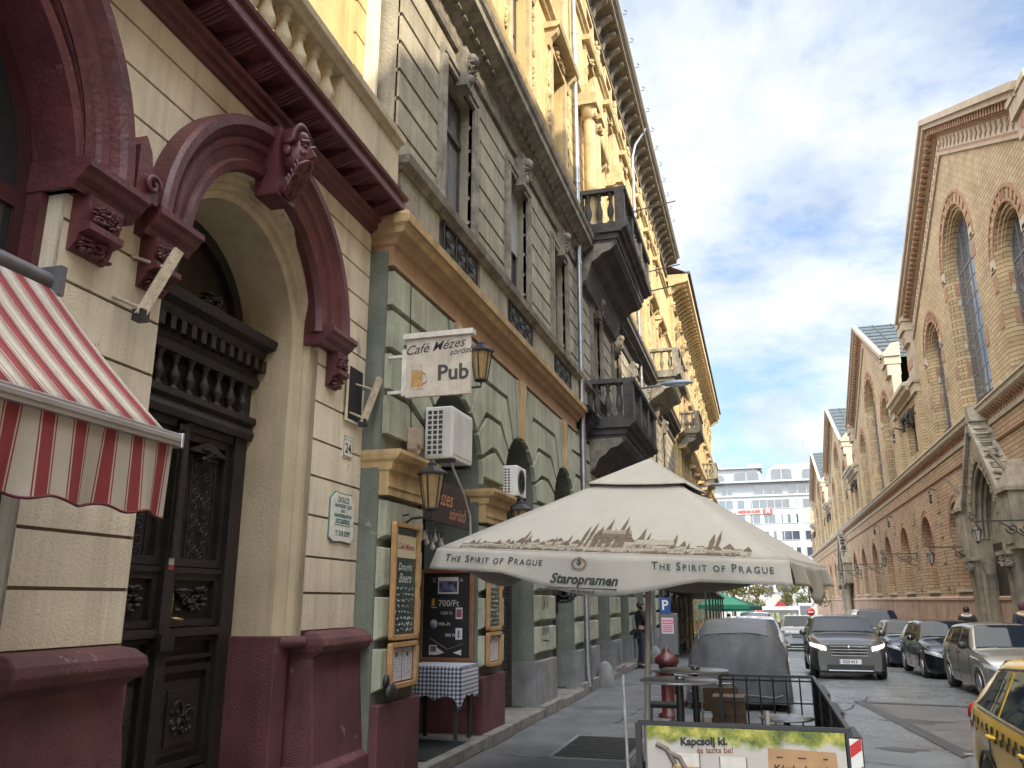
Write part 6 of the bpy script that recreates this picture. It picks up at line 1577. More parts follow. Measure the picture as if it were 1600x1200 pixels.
f = MB(); f.tube([U(0, 0, -.12), U(0, 0, 1.2), U(0, 0, 3.08)], .030, 12); f.build('pole', mat('beige_pole', (.36, .33, .28), .5, .1, 8), um)
f = MB()
for sx in (-1, 1):
    for sy in (-1, 1): f.tube([U(0, 0, 3.04), U(sx*A*.99, sy*A*.99, canz(sx*A*.99, sy*A*.99)-.02)], .012, 6); f.tube([U(0, 0, 2.35), U(sx*A*.5, sy*A*.5, canz(sx*A*.5, sy*A*.5)-.03)], .010, 6)
for s_ in range(4):
    c_ = ((1,0),(0,1),(-1,0),(0,-1))[s_]; f.tube([U(0, 0, 3.04), U(c_[0]*A*.98, c_[1]*A*.98, canz(c_[0]*A*.98, c_[1]*A*.98)-.02)], .010, 6)
f.build('rib', mat('pale_wood', (.42, .33, .22), .6, .2, 10), um)
f = MB(); f.box(-.32, .32, -.32, .32, -.12, -.05); f.tube([(0, 0, -.05), (0, 0, .25)], .035, 10); f.build('base', IRON, um, bevel=.01)
# ---- high round tables with ashtrays
def rtable(x, y, lab, labt):
    t = thing('high_table', lab, 'table', (x, y, -.12), 0, 'high round tables on the terrace')
    g = MB(); g.lathe([(.001,1.15),(.33,1.15),(.352,1.157),(.355,1.168),(.345,1.175),(.001,1.176)], (0,0,0), 40); g.build('tabletop', mat('aluminium_top', (.42, .42, .41), .35, .15, 8, metal=.5), t)
    g = MB(); g.tube([(0,0,.04),(0,0,1.15)], .035, 12); g.build('leg', IRON, t); g = MB(); g.lathe([(.001,.05),(.06,.05),(.24,.02),(.25,0),(.001,0)], (0,0,0), 24); g.build('base', IRON, t)
    a = thing('ashtray', labt, 'ashtray', (x+.01, y-.02, 1.057)); g = MB(); g.lathe([(.001,.004),(.035,.004),(.042,.03),(.047,.03),(.045,0),(.001,0)], (0,0,0), 16); g.build('bowl', STEEL, a)
    g = MB(); g.tube([(-.05,.02,.04),(.03,-.01,.035)], .008, 6); g.build('cigarette', WHITE, a)
STEEL = mat('brushed_steel', (.3, .3, .3), .3, .2, 20, metal=.8)
rtable(-.77, 8.0, 'high round metal table in front, beside the parasol pole', 'steel ashtray on the front high table')
rtable(-.72, 9.15, 'high round metal table behind the front one, nearer the hydrant', 'steel ashtray on the rear high table')
# ---- terrace fence with beer banner
FX0, FX1, FY0, FY1 = -.86, .47, 5.95, 9.85
fen = thing('terrace_fence', 'black iron terrace fence around the high tables, with wire mesh on the far side', 'fence', (0, 0, -.12))
FZ = 1.07
def post(x, y, h=FZ): g = MB(); g.box(x-.02, x+.02, y-.02, y+.02, 0, h); g.build('post', IRON, fen)
for p in ((FX0, FY0), (FX1, FY0), (FX1, 7.3), (FX1, 8.6), (FX1, FY1), (-.5, FY1)): post(*p)
def rail(a, b, w_=.03): g = MB(); g.bar(a, b, w_); g.build('rail', IRON, fen)
rail((FX0, FY0, FZ), (FX1, FY0, FZ)); rail((FX1, FY0, FZ), (FX1, FY1, FZ)); rail((-.5, FY1, FZ), (FX1, FY1, FZ)); rail((-.5, FY1, .35), (FX1, FY1, .35)); rail((FX1, FY0, .25), (FX1, FY1, .25)); rail((FX0, FY0, .1), (FX1, FY0, .1))
g = MB()
for i in range(8): x = -.5+(FX1+.5)*i/7; g.tube([(x, FY1, .35), (x, FY1, FZ)], .009, 5)
for j in range(4): z = .35+(FZ-.35)*j/3.2; g.tube([(-.5, FY1, z), (FX1, FY1, z)], .009, 5)
g.build('mesh_panel', IRON, fen)
g = MB(); 
for i in range(39): y = FY0+.1*i; g.tube([(FX1, y, .25), (FX1, y, FZ)], .008, 4)
for j in range(9): z = .25+(FZ-.25)*j/8; g.tube([(FX1, FY0, z), (FX1, FY1, z)], .008, 4)
g.build('mesh_panel', IRON, fen)
for y0, y1 in ((8.9, 9.8), (7.5, 8.2), (6.2, 6.7)):
    g = MB(); g.box(FX1+.02, FX1+.10, y0, y1, .3, 1.0); g.build('dark_panel', BLK, fen)
# banner
bn = thing('banner', 'beer banner with green hops and two glass mugs on the near fence panel', 'banner', (0, FY0-.035, -.12))
BX0, BX1, BZ0, BZ1 = -.80, .44, .22, 1.06
def vcol_mat():
    m = bpy.data.materials.new('banner_backdrop'); m.use_nodes = True; n = m.node_tree.nodes; l = m.node_tree.links; b = n['Principled BSDF']; b.inputs['Roughness'].default_value = .45
    tcx = n.new('ShaderNodeTexCoord'); s_ = n.new('ShaderNodeSeparateXYZ'); l.new(tcx.outputs['Object'], s_.inputs[0])
    no = n.new('ShaderNodeTexNoise'); l.new(tcx.outputs['Object'], no.inputs['Vector']); no.inputs['Scale'].default_value = 7; no.inputs['Detail'].default_value = 7; no.inputs['Roughness'].default_value = .7
    r = n.new('ShaderNodeValToRGB'); l.new(no.outputs['Fac'], r.inputs[0]); e = r.color_ramp.elements; e[0].position = .38; e[0].color = (.06, .09, .012, 1); e[1].position = .62; e[1].color = (.50, .46, .10, 1); x = e.new(.5); x.color = (.22, .25, .03, 1)
    no2 = n.new('ShaderNodeTexNoise'); l.new(tcx.outputs['Object'], no2.inputs['Vector']); no2.inputs['Scale'].default_value = 5; no2.inputs['Detail'].default_value = 5
    ml = n.new('ShaderNodeMath'); ml.operation = 'MULTIPLY_ADD'; l.new(no2.outputs['Fac'], ml.inputs[0]); ml.inputs[1].default_value = .28; l.new(s_.outputs[2], ml.inputs[2])
    mr = n.new('ShaderNodeMapRange'); l.new(ml.outputs[0], mr.inputs[0]); mr.inputs[1].default_value = 1.085; mr.inputs[2].default_value = 1.13
    mx = n.new('ShaderNodeMix'); mx.data_type = 'RGBA'; l.new(mr.outputs[0], mx.inputs[0]); mx.inputs[6].default_value = (.48, .45, .40, 1); l.new(r.outputs[0], mx.inputs[7]); l.new(mx.outputs[2], b.inputs['Base Color'])
    return m
g = MB(); q = []
for i in range(25):
    for j in range(9):
        x = BX0+(BX1-BX0)*i/24; z = BZ0+(BZ1-BZ0)*j/8; q.append((x, -.004+.004*math.sin(x*19+z*6), z))
g.add(q, [(i*9+j, (i+1)*9+j, (i+1)*9+j+1, i*9+j+1) for i in range(24) for j in range(8)], True); g.build('sheet', vcol_mat(), bn)
g = MB(); q = -.012
text(g, 'Kapcsolj ki.', .066, lambda u, v: (-.43+u, q, .975+v+u*.05), 0, bold=.003); text(g, 'és lazíts be!', .050, lambda u, v: (-.36+u, q, .925+v+u*.05), 1, bold=.001)
text(g, 'Kérd a korsót.', .062, lambda u, v: (.185+u, q-.003, .835+v), 0, bold=.0015)
for x, w_ in ((.02, .04), (.15, .05), (.30, .03)): g.box(x, x+w_, q-.002, q-.001, .90, .907, 0)
g.build('lettering', [mat('ink_black', (.02, .02, .02), .6, 0), mat('ink_brown', (.22, .10, .06), .6, 0)], bn)
g = MB(); g.add([(-.03,q+.002,.955),(.38,q+.002,.945),(.41,q+.002,BZ0),(-.05,q+.002,BZ0)], [(0,1,2,3)]); g.build('kraft_panel', mat('kraft_paper', (.42, .25, .12), .7, .12, 6), bn)
g = MB(); g.box(.0, .37, q-.002, q-.001, BZ0+.05, .785); g.build('dark_panel', mat('panel_dark', (.03, .03, .035), .6, 0), bn)
def mug(x, w_, zt_):
    g = MB(); g.box(x-w_/2, x+w_/2, q-.0005, q+.0005, zt_-.08, zt_); k_ = g.build('mug_foam', mat('foam_print', (.62, .58, .52), .6, .1, 20), bn)
    g = MB(); g.box(x-w_/2, x+w_/2, q-.0005, q+.0005, BZ0, zt_-.08); g.build('mug_beer', mat('beer_print', (.55, .30, .05), .5, .3, 8), k_)
    g = MB(); g.box(x-w_/2-.008, x-w_/2, q-.002, q, BZ0, zt_); g.box(x+w_/2, x+w_/2+.008, q-.002, q, BZ0, zt_); g.tube([(x-w_/2, q-.003, zt_-.10), (x-w_/2-.09, q-.003, zt_-.11), (x-w_/2-.11, q-.003, zt_-.2), (x-w_/2-.10, q-.003, BZ0+.1), (x-w_/2, q-.003, BZ0+.08)], .009, 5)
    g.lathe([(.001,0),(.028,0),(.028,.002)], (x, q-.003, zt_-.12), 14, axis='y'); g.build('mug_outline', mat('glass_print', (.16, .13, .11), .5, .2, 9), k_)
mug(-.55, .17, .90); mug(-.25, .16, .89)
g = MB()
for x0, z0, r_ in ((-.74, .95, .09), (-.66, .90, .07)):
    g.tube([(x0, q-.002, z0), (x0+.07, q-.002, z0-.03), (x0+.12, q-.002, z0-.12)], .018, 5)
g.build('silhouette', _m['glass_print'], bn)
t = thing('marker_post', 'white plastic post leaning at the left end of the banner', 'post', (FX0-.05, FY0-.08, -.12)); g = MB(); g.tube([(.0,0,0),(-.03,0,1.38)], .010, 8); g.build('tube', mat('dull_white_pipe', (.30, .30, .29), .5, .2, 10), t); g = MB(); g.tube([(0,0,0),(0,0,.04)], .05, 12); g.build('foot', BLK, t)
t = thing('warning_board', 'red and white striped warning board at the right end of the banner', 'warning board', (FX1+.03, FY0-.05, -.12), R(-12)); g = MB(); g.box(-.035, .035, -.01, .01, .1, 1.03); g.build('board', WHITE, t)
g = MB()
for k in range(6): z = .12+k*.16; g.add([(-.034,-.0115,z),(.034,-.0115,z+.05),(.034,-.0115,z+.12),(-.034,-.0115,z+.07)], [(0,1,2,3)])
g.build('stripe', mat('reflective_red', (.5, .03, .03), .3, 0), t); g = MB(); g.box(-.04, .04, -.03, .03, 0, .1); g.build('foot', BLK, t)
# bits inside the terrace
t = thing('low_table', 'low round grey table seen through the fence mesh', 'table', (.16, 9.35, -.12)); g = MB(); g.lathe([(.001,.70),(.26,.70),(.27,.71),(.26,.72),(.001,.72)], (0,0,0), 32); g.build('tabletop', _m['aluminium_top'], t); g = MB(); g.tube([(0,0,0),(0,0,.7)], .03); g.build('leg', IRON, t)
g = MB(); g.lathe([(.001,.03),(.2,.01),(.2,0)], (0,0,0), 20); g.build('base', IRON, t)
t = thing('bar_stool', 'bar stool with a bent tube frame between the two high tables', 'stool', (-1.12, 9.7, -.12)); g = MB(); g.box(-.17, .17, -.17, .17, .74, .78); g.build('seat', BLK, t, bevel=.02)
for a, b in ((-1,-1),(1,-1),(1,1),(-1,1)): g = MB(); g.tube([(a*.14, b*.14, .74), (a*.2, b*.2, 0)], .013); g.build('leg', STEEL, t)
g = MB(); g.tube([(-.17,.17,.76),(-.17,.19,1.05),(-.13,.19,1.09),(.13,.19,1.09),(.17,.19,1.05),(.17,.17,.76)], .013); g.build('back_hoop', STEEL, t)
t = thing('terrace_chair', 'chair with a bent chrome frame standing behind the high tables', 'chair', (-.62, 10.9, -.12), .3)
g = MB(); g.tube([(-.22,-.2,0),(-.22,-.22,.55),(-.22,-.22,.85),(-.16,-.23,.90),(.16,-.23,.90),(.22,-.22,.85),(.22,-.2,0)], .014); g.tube([(-.22,.2,0),(-.22,.2,.45),(-.22,-.2,.46)], .014); g.tube([(.22,.2,0),(.22,.2,.45),(.22,-.2,.46)], .014); g.build('frame', STEEL, t)
g = MB(); g.box(-.21, .21, -.2, .2, .44, .47); g.build('seat', mat('wood_slat', (.11, .065, .035), .6, .3, 8), t, bevel=.01); g = MB(); g.box(-.2, .2, -.235, -.215, .6, .86); g.build('backrest', _m['wood_slat'], t, bevel=.008)
t = thing('planter_box', 'brown wooden planter box beside the fence mesh', 'planter', (-.44, 10.25, -.12)); g = MB(); g.box(-.18, .18, -.18, .18, 0, .82); g.build('box', _m['wood_slat'], t, bevel=.01); g = MB()
for k in range(4): g.box(-.19, .19, -.192, -.181, .05+k*.2, .2+k*.2)
g.build('slat', mat('wood_slat_light', (.15, .09, .045), .6, .3, 8), t)
t = thing('folded_pole', 'short white pipe stub standing inside the terrace', 'pipe', (-.02, 8.7, -.12)); g = MB(); g.tube([(0,0,.0),(-.01,0,.85)], .026, 10); g.build('pipe', _m['dull_white_pipe'], t); g = MB(); g.lathe([(.03,.0),(.15,.0),(.15,.05),(.03,.06)], (0,0,0), 16); g.build('foot', BLK, t)
# ---- hydrant, parking machine
t = thing('hydrant', 'dark red fire hydrant on the kerb behind the high tables', 'hydrant', (-1.50, 13.7, 0))
RH = mat('hydrant_red', (.075, .014, .013), .4, .25, 6, .2, 30); g = MB(); g.lathe([(.16,0),(.16,.05),(.105,.07),(.10,.70),(.13,.72),(.13,.78),(.10,.80)], (0,0,0), 16); g.build('barrel', RH, t)
g = MB(); g.lathe([(.17,.78),(.19,.80),(.185,.86),(.12,.92),(.06,.96),(.05,1.0),(.03,1.04),(.001,1.04)], (0,0,0), 16); g.build('bonnet', RH, t)
for a in (0, PI): g = MB(); g.lathe([(.07,0),(.07,.12),(.085,.12),(.085,.17),(.001,.18)] if a == 0 else [(.07,0),(.07,-.12),(.085,-.12),(.085,-.17),(.001,-.18)], (0, 0, .60), 12, axis='x'); g.build('outlet', RH, t)
t = thing('parking_machine', 'grey parking ticket machine with a blue P sign and a pink notice', 'ticket machine', (-1.78, 17, 0))
g = MB(); g.box(-.17, .17, -.12, .12, .72, 1.50); g.build('cabinet', mat('machine_grey', (.13, .135, .14), .45, .1), t, bevel=.015); g = MB(); g.box(-.11, .11, -.09, .09, 0, .72); g.build('pedestal', BLK, t, bevel=.01)
g = MB(); g.box(-.16, .06, -.125, -.10, 1.50, 1.80); g.build('sign', mat('sign_blue', (.012, .06, .22), .4, 0), t, bevel=.006); g = MB(); text(g, 'P', .26, lambda u, v: (-.05+u, -.128, 1.65+v), 0, bold=.006); g.build('lettering', WHITE, t)
g = MB(); g.box(-.13, .10, -.128, -.122, 1.12, 1.42); 
for k in range(4): g.box(-.11, .08, -.1305, -.129, 1.15+k*.035, 1.17+k*.035, 1)
g.box(-.12, .09, -.1305, -.129, 1.3, 1.38, 1)
for k in range(6): g.box(-.115+k*.034, -.095+k*.034, -.132, -.131, 1.32, 1.36, 0)
g.build('notice', [mat('notice_paper', (.65, .55, .58), .5, 0), mat('notice_pink', (.6, .12, .2), .5, 0)], t)
# ================================================================== PUB FRONT: signs, lanterns, air conditioners, boards
WX = -3.5     # wall plane
LB = mat('lantern_amber', (.30, .20, .09), .25, .15, 10)
def lantern(y, z, reach, lab, arm=-.22, s=1.0):
    t = thing('wall_lantern', lab, 'lantern', (WX, y, z), 0, 'old style lanterns on the pub front')
    g = MB(); g.box(.0, .03, -.03, .03, arm-.10, arm+.10); g.tube([(.02,0,arm-.05),(.10,0,arm-.08),(.18,0,arm-.03),(reach,0,arm-.02),(reach,0,arm+.05)], .014, 6); g.tube([(.02,0,arm+.06),(.08,0,arm+.0),(.14,0,arm+.01)], .010, 5); g.build('bracket', IRON, t)
    g = MB(); w0, w1 = .065*s, .115*s; h = .30*s; c = reach; b0 = arm+.06
    for i in range(6): a = PI/6+i*PI/3; g.bar((c+w0*math.cos(a), w0*math.sin(a), b0), (c+w1*math.cos(a), w1*math.sin(a), b0+h), .012)
    g.lathe([(.02,b0-.03),(w0+.01,b0-.01),(w0+.01,b0+.005)], (c,0,0), 6, smooth=False); g.lathe([(w1+.035,b0+h),(w1+.03,b0+h+.02),(.05,b0+h+.09),(.045,b0+h+.12),(.02,b0+h+.14),(.001,b0+h+.16)], (c,0,0), 6, smooth=False); g.build('cage', IRON, t)
    g = MB(); g.lathe([(w0-.008,b0+.004),(w1-.008,b0+h-.004)], (c,0,0), 6, smooth=False); g.build('glass', LB, t)
lantern(7.72, 2.80, .38, 'amber wall lantern above the tall wooden menu frame on the near green pier', s=1.15)
lantern(10.85, 2.75, .44, 'wall lantern behind the parasol top, on the pier right of the pub door', s=1.15)
lantern(8.95, 4.35, .48, 'wall lantern high on the pale green wall, half hidden behind the hanging pub sign', arm=-.12, s=1.15)
# hanging sign
t = thing('hanging_sign', 'weathered pale hanging sign of the pub painted with a beer mug', 'sign', (-3.24, 7.28, 3.69))
g = MB(); g.box(0, .68, -.02, .02, 0, .60); g.build('panel', mat('weathered_panel', (.50, .44, .36), .8, .14, 7, .3, 50, streak=.35), t)
g = MB(); g.box(-.03, .71, -.05, .05, .60, .655); g.build('roof_strip', mat('weathered_white', (.58, .55, .49), .8, .2, 9, streak=.4), t); g = MB(); g.box(-.045, -.0, -.025, .025, .02, .5); g.box(-.2, -.04, -.012, .012, .05, .08); g.box(-.2, -.04, -.012, .012, .42, .45); g.build('bracket', _m['weathered_white'], t)
g = MB(); fy = -.0225
text(g, 'Café Mézes', .135, lambda u, v: (.30+u, fy, .50+v+u*.08), 0, shear=.35, bold=.001); text(g, 'söröző', .085, lambda u, v: (.585+u, fy, .435+v+u*.08), 0, shear=.3, bold=.001); text(g, 'Pub', .22, lambda u, v: (.50+u, fy, .22+v), 0, bold=.006)
g.build('lettering', mat('faded_black_paint', (.05, .045, .045), .7, 0), t)
g = MB(); g.box(.06, .18, fy, -.02, .10, .27, 0); g.box(.06, .18, fy-.001, -.02, .27, .33, 1); g.tube([(.18,fy,.25),(.22,fy,.23),(.22,fy,.15),(.18,fy,.13)], .01, 5, 1); g.box(.05, .19, fy-.001, -.02, .075, .10, 1)
g.build('mug_emblem', [mat('faded_amber', (.42, .24, .08), .7, .2, 20), mat('faded_foam', (.45, .38, .32), .7, .2, 20)], t)
# dark shop sign with orange writing across the doorway
t = thing('shop_sign', 'dark curved board lettered in orange hanging in the pub doorway arch', 'sign', (-3.50, 9.0, 2.62))
g = MB()
def sgn(u, v): return (.06+.10*math.sin(0), u, v)
q = [];  
for i in range(17):
    u = -.72+1.6*i/16; q.append((u, .02+.02*math.cos(u*3)))
poly = [(-.72,.0),(.88,-.02)]+[(.88-.1*i, .40+.07*math.sin(i/16*PI)) for i in range(17)]
g.prism(poly, 0, .035, 'x'); g.build('board', mat('sign_dark_brown', (.035, .025, .025), .5, .2), t); g = MB()
text(g, 'Mézes', .27, lambda u, v: (.038, -.10+u, .28+v), 0, shear=.35, bold=.003); text(g, 'söröző', .2, lambda u, v: (.038, .42+u, .12+v), 0, shear=.35, bold=.002); g.build('lettering', mat('orange_paint', (.50, .22, .12), .6, .2, 10), t)
# air conditioners
def ac(y, x, z, w_, h_, d_, lab, side=True):
    t = thing('air_conditioner', lab, 'air conditioner', (x, y, z)); g = MB(); g.box(0, d_, 0, w_, 0, h_); g.build('casing', mat('ac_white', (.60, .60, .58), .45, .06, 5, streak=.25), t, bevel=.015)
    g = MB(); g.box(.03, d_-.10, -.006, .0, .04, h_-.04); g.build('intake', mat('ac_dark', (.05, .055, .06), .5, .1), t); g = MB()
    for k in range(10): g.box(.03, d_-.10, -.012, -.004, .04+k*(h_-.08)/9-.008, .04+k*(h_-.08)/9+.006)
    for k in range(4): g.box(.03+k*(d_-.13)/3-.008, .03+k*(d_-.13)/3+.008, -.013, -.004, .04, h_-.04)
    g.build('intake_grid', _m['ac_white'], t)
    g = MB()
    if side: g.box(d_, d_+.006, .05, w_-.05, .05, h_-.05); g.box(d_, d_+.01, w_-.04, w_-.02, .03, h_-.03); g.build('front_panel', mat('ac_panel', (.50, .50, .48), .5, .1, 4, streak=.4), t); g = MB()
    if not side: g.lathe([(h_*.40,0),(h_*.40,.012),(h_*.36,.014),(h_*.36,0)], (d_, w_*.42, h_/2), 24, axis='x')
    for k in range(0 if side else 7): g.lathe([(h_*.05*(k+1),.0),(h_*.05*(k+1),.01),(h_*.05*(k+1)-.006,.01)], (d_, w_*.42, h_/2), 24, axis='x')
    for k in range(0 if side else 5): a = k*PI/5; g.bar((d_+.008, w_*.42-h_*.38*math.cos(a), h_/2-h_*.38*math.sin(a)), (d_+.008, w_*.42+h_*.38*math.cos(a), h_/2+h_*.38*math.sin(a)), .008)
    if not side: g.build('fan_guard', _m['ac_dark'] if not side else _m['ac_white'], t)
    g = MB(); g.box(-.05, d_+.02, .05, .09, -.04, 0); g.box(-.05, d_+.02, w_-.09, w_-.05, -.04, 0); g.build('support_arm', IRON, t); return t
t = ac(8.22, -3.42, 3.24, .66, .58, .32, 'large white air conditioner on the arch above the pub door')
g = MB(); g.tube([(.2,.3,-.0),(.22,.4,-.12),(.16,.85,-.28),(.10,1.25,-.5),(.10,1.3,-.95)], .016, 6); g.build('hose', mat('hose_white', (.5, .5, .48), .6, 0), t)
ac(11.28, -3.52, 3.20, .48, .44, .28, 'small white air conditioner hanging at the second arch', side=False)
t = thing('alarm_box', 'small beige and rust alarm box below the hanging sign', 'alarm box', (WX+.07, 7.85, 3.28)); g = MB(); g.prism([(-.07,0),(0,-.06),(.07,0),(.07,.22),(-.07,.22)], 0, .10, 'x'); g.build('box', mat('beige_plastic', (.40, .32, .24), .5, .15, 12), t, bevel=.006)
g = MB(); g.box(.10, .104, -.05, .05, .0, .05); g.build('lens', mat('rust_lens', (.25, .10, .06), .4, .1), t)
t = thing('cable', 'thin black cable running down the green wall from the hanging sign', 'cable', (WX, 7.7, 0)); g = MB(); g.tube([(.09,.0,5.1),(.09,.02,4.4),(.10,.05,4.0),(.09,.12,3.5),(.1,.15,3.2)], .007, 5); g.tube([(-.15,-.35,4.35),(.02,-.2,4.3),(.09,.0,4.38),(.1,.2,4.33)], .009, 5); g.build('wire', BLK, t)
# tall frame with chalkboard, small frame with papers
FRW = mat('honey_wood', (.42, .24, .10), .45, .2, 12, .1, 60); FRW2 = mat('red_brown_wood', (.26, .12, .06), .5, .2, 12)
def frame(mb, y0, y1, z0, z1, w_=.045, d=.05, mi=0, rnd_=.03):
    for a, b, c, e in ((y0, y0+w_, z0+rnd_, z1-rnd_), (y1-w_, y1, z0+rnd_, z1-rnd_), (y0+rnd_, y1-rnd_, z0, z0+w_), (y0+rnd_, y1-rnd_, z1-w_, z1)): mb.box(0, d, a, b, c, e, mi)
    for yy, zz_, s1, s2 in ((y0, z0, 1, 1), (y1, z0, -1, 1), (y0, z1, 1, -1), (y1, z1, -1, -1)):
        mb.prism([(yy, zz_+s2*(rnd_+.001)), (yy+s1*rnd_*.35, zz_+s2*rnd_*.35), (yy+s1*(rnd_+.001), zz_), (yy+s1*(rnd_+.02), zz_+s2*w_), (yy+s1*w_, zz_+s2*(rnd_+.02))], 0, d, 'x', mi)
CHK = mat('chalkboard_green', (.03, .06, .055), .3, .3, 4); CHA = mat('chalk', (.45, .48, .44), .9, .2, 30); PAP = mat('menu_paper', (.55, .54, .56), .6, .06, 8); CRM = mat('cream_card', (.58, .50, .32), .6, .05)
def scribble(mb, y0, y1, z0, z1, n, rows, seed, mi=0, th=.004):
    g_ = random.Random(seed)
    for r_ in range(rows):
        z = z1-(z1-z0)*(r_+.5)/rows; y = y0; h = (z1-z0)/rows*.30
        while y < y1-.02:
            pts = [(n, y+.012*k, z+g_.uniform(-h, h)) for k in range(g_.randint(2, 5))]
            pts = [p for p in pts if p[1] < y1]
            if len(pts) > 1: mb.tube(pts, th, 4, mi, cap=False)
            y += .012*len(pts)+g_.uniform(.012, .04)
def menu_unit(y0, y1, zb_, lab1, lab2, letters=True):
    t = thing('chalkboard_frame', lab1, 'menu board', (WX+.085, y0, zb_), 0); w_ = y1-y0
    g = MB(); frame(g, 0, w_, .44, 1.56); g.build('frame', FRW, t, bevel=.006); g = MB(); g.box(0, .012, .03, w_-.03, .47, 1.53); g.build('board', CHK, t)
    g = MB(); g.box(.012, .016, .06, w_-.06, 1.22, 1.44); g.build('header_card', CRM, t)
    g = MB(); scribble(g, .08, w_-.08, .50, .95, .017, 8, int(y0*9)); text(g, 'Draught', .10, lambda u, v: (.016, w_/2+u, 1.13+v), 0, shear=.3, bold=.002); text(g, 'Beers', .13, lambda u, v: (.016, w_/2+u, 1.02+v), 0, shear=.4, bold=.002)
    g.build('chalk_writing', CHA, t)
    g = MB(); text(g, 'Café Mézes', .085, lambda u, v: (.018, w_/2+u, 1.33+v), 0, shear=.35, bold=.001); g.build('lettering', mat('brown_red_ink', (.30, .08, .05), .6, 0), t)
    t = thing('menu_frame', lab2, 'menu board', (WX+.085, y0, zb_), 0)
    g = MB(); frame(g, 0, w_, 0, .42); g.build('frame', FRW, t, bevel=.006); g = MB(); g.box(0, .010, .03, w_-.03, .03, .39); g.build('backing', BLK, t)
    for a, b in ((.07, w_/2-.01), (w_/2+.01, w_-.07)):
        g = MB(); g.box(.010, .013, a, b, .06, .36); pg = g.build('page', PAP, t); g = MB(); scribble(g, a+.015, b-.01, .08, .34, .0135, 9, int(a*100)+int(y0*7), th=.0022); g.box(.0132, .0142, (a+b)/2-.02, (a+b)/2+.02, .28, .32); g.build('print', _m['ink_black'], pg)
menu_unit(7.44, 8.08, .94, 'tall honey-coloured wooden frame with a green chalkboard on the near green pier', 'small wooden frame with two printed menu sheets below the tall frame on the near pier')
menu_unit(10.42, 10.98, .93, 'tall wooden chalkboard frame on the pier right of the pub door', 'small wooden frame with menu sheets on the pier right of the pub door')
# price blackboard on the door jamb (faces the viewer)
t = thing('price_blackboard', 'black price board in a red-brown frame with 700 Ft chalked large, on the door jamb', 'blackboard', (-3.88, 10.22, 1.0))
def vb(mb, x0, x1, z0, z1, y0, y1, mi=0): mb.box(x0, x1, y0, y1, z0, z1, mi)
BW, BHH = .74, 1.14
g = MB(); 
for a in ((-BW/2, -BW/2+.05, 0, BHH), (BW/2-.05, BW/2, 0, BHH), (-BW/2+.05, BW/2-.05, 0, .05), (-BW/2+.05, BW/2-.05, BHH-.05, BHH)): vb(g, *a, -.04, 0)
g.build('frame', FRW2, t, bevel=.005); g = MB(); vb(g, -BW/2+.05, BW/2-.05, .05, BHH-.05, -.015, 0); g.build('board', mat('blackboard_black', (.02, .02, .022), .6, .3, 5), t)
g = MB(); yq = -.017
def bt(s, x, z, sz, mi=0, **k): text(g, s, sz, lambda u, v: (x+u, yq, z+v), mi, **k)
bt('700/Ft', .03, .71, .11, bold=.001); bt('1200 Ft', .0, .59, .055); bt('900.-Ft', -.02, .455, .055, bold=.001); bt('900 Ft', .06, .32, .055, bold=.001); bt('C', -.17, 1.0, .07); bt('A', .2, 1.0, .07)
for a, b in (((-.22,.29),(.02,.15)), ((.02,.15),(.23,.22))): g.bar((a[0], yq, a[1]), (b[0], yq, b[1]), .007, .002)
g.build('chalk_writing', mat('white_chalk', (.6, .6, .6), .9, .2, 40), t)
g = MB(); DKP = mat('photo_print', (.14, .14, .25), .4, .9, 14)
PR = [WHITE, DKP, mat('rose_print', (.35, .12, .16), .5, .4, 20), mat('beer_small_print', (.5, .3, .05), .5, .2), mat('lilac_disc', (.35, .35, .45), .5, .3, 30)]
for x0, x1, z0, z1, mi in ((-.12,.16,.83,1.04,0),(-.105,.145,.85,.99,1),(.13,.22,.52,.66,0),(.14,.21,.54,.64,2),(.13,.22,.27,.41,0),(.16,.185,.29,.38,1),(-.225,-.12,.08,.2,0),(-.21,-.13,.12,.19,1),(-.20,-.16,.68,.77,3),(-.21,-.13,.655,.665,0)):
    g = MB(); vb(g, x0, x1, z0, z1, yq-.002-.0015*(mi > 0), -.0155); g.build('pasted_print', PR[mi], t)
g = MB()
g.prism([(-.12,.08),(-.02,.11),(-.12,.17)], yq-.002, -.0155, 'y'); g.prism([(.10,.11),(.21,.08),(.21,.15)], yq-.002, -.0155, 'y')
g.lathe([(.001,0),(.055,0),(.055,.003)], (-.17, yq-.004, .455), 20, mi=4, axis='y'); g.build('pasted_shapes', PR, t)
t = thing('poster', 'small framed poster with a yellow drawing hanging inside the pub doorway', 'poster', (-3.62, 8.38, 1.35)); g = MB(); g.box(-.30, -.0, -.012, 0, 0, .58); g.build('frame', FRW2, t); g = MB(); g.box(-.27, -.03, -.015, -.012, .03, .48, 0); g.box(-.22, -.08, -.017, -.014, .15, .40, 1); g.box(-.27, -.03, -.016, -.012, .49, .55, 2); g.build('print', [PAP, mat('mustard_print', (.40, .22, .05), .5, .8, 18), mat('brick_print', (.3, .1, .08), .5, .2)], t)
t = thing('door_flap', 'red-brown wooden board standing open at the left edge of the pub doorway', 'board', (-3.60, 8.31, .95)); g = MB(); g.box(0, .12, -.0, .025, 0, .9); g.build('panel', FRW2, t)
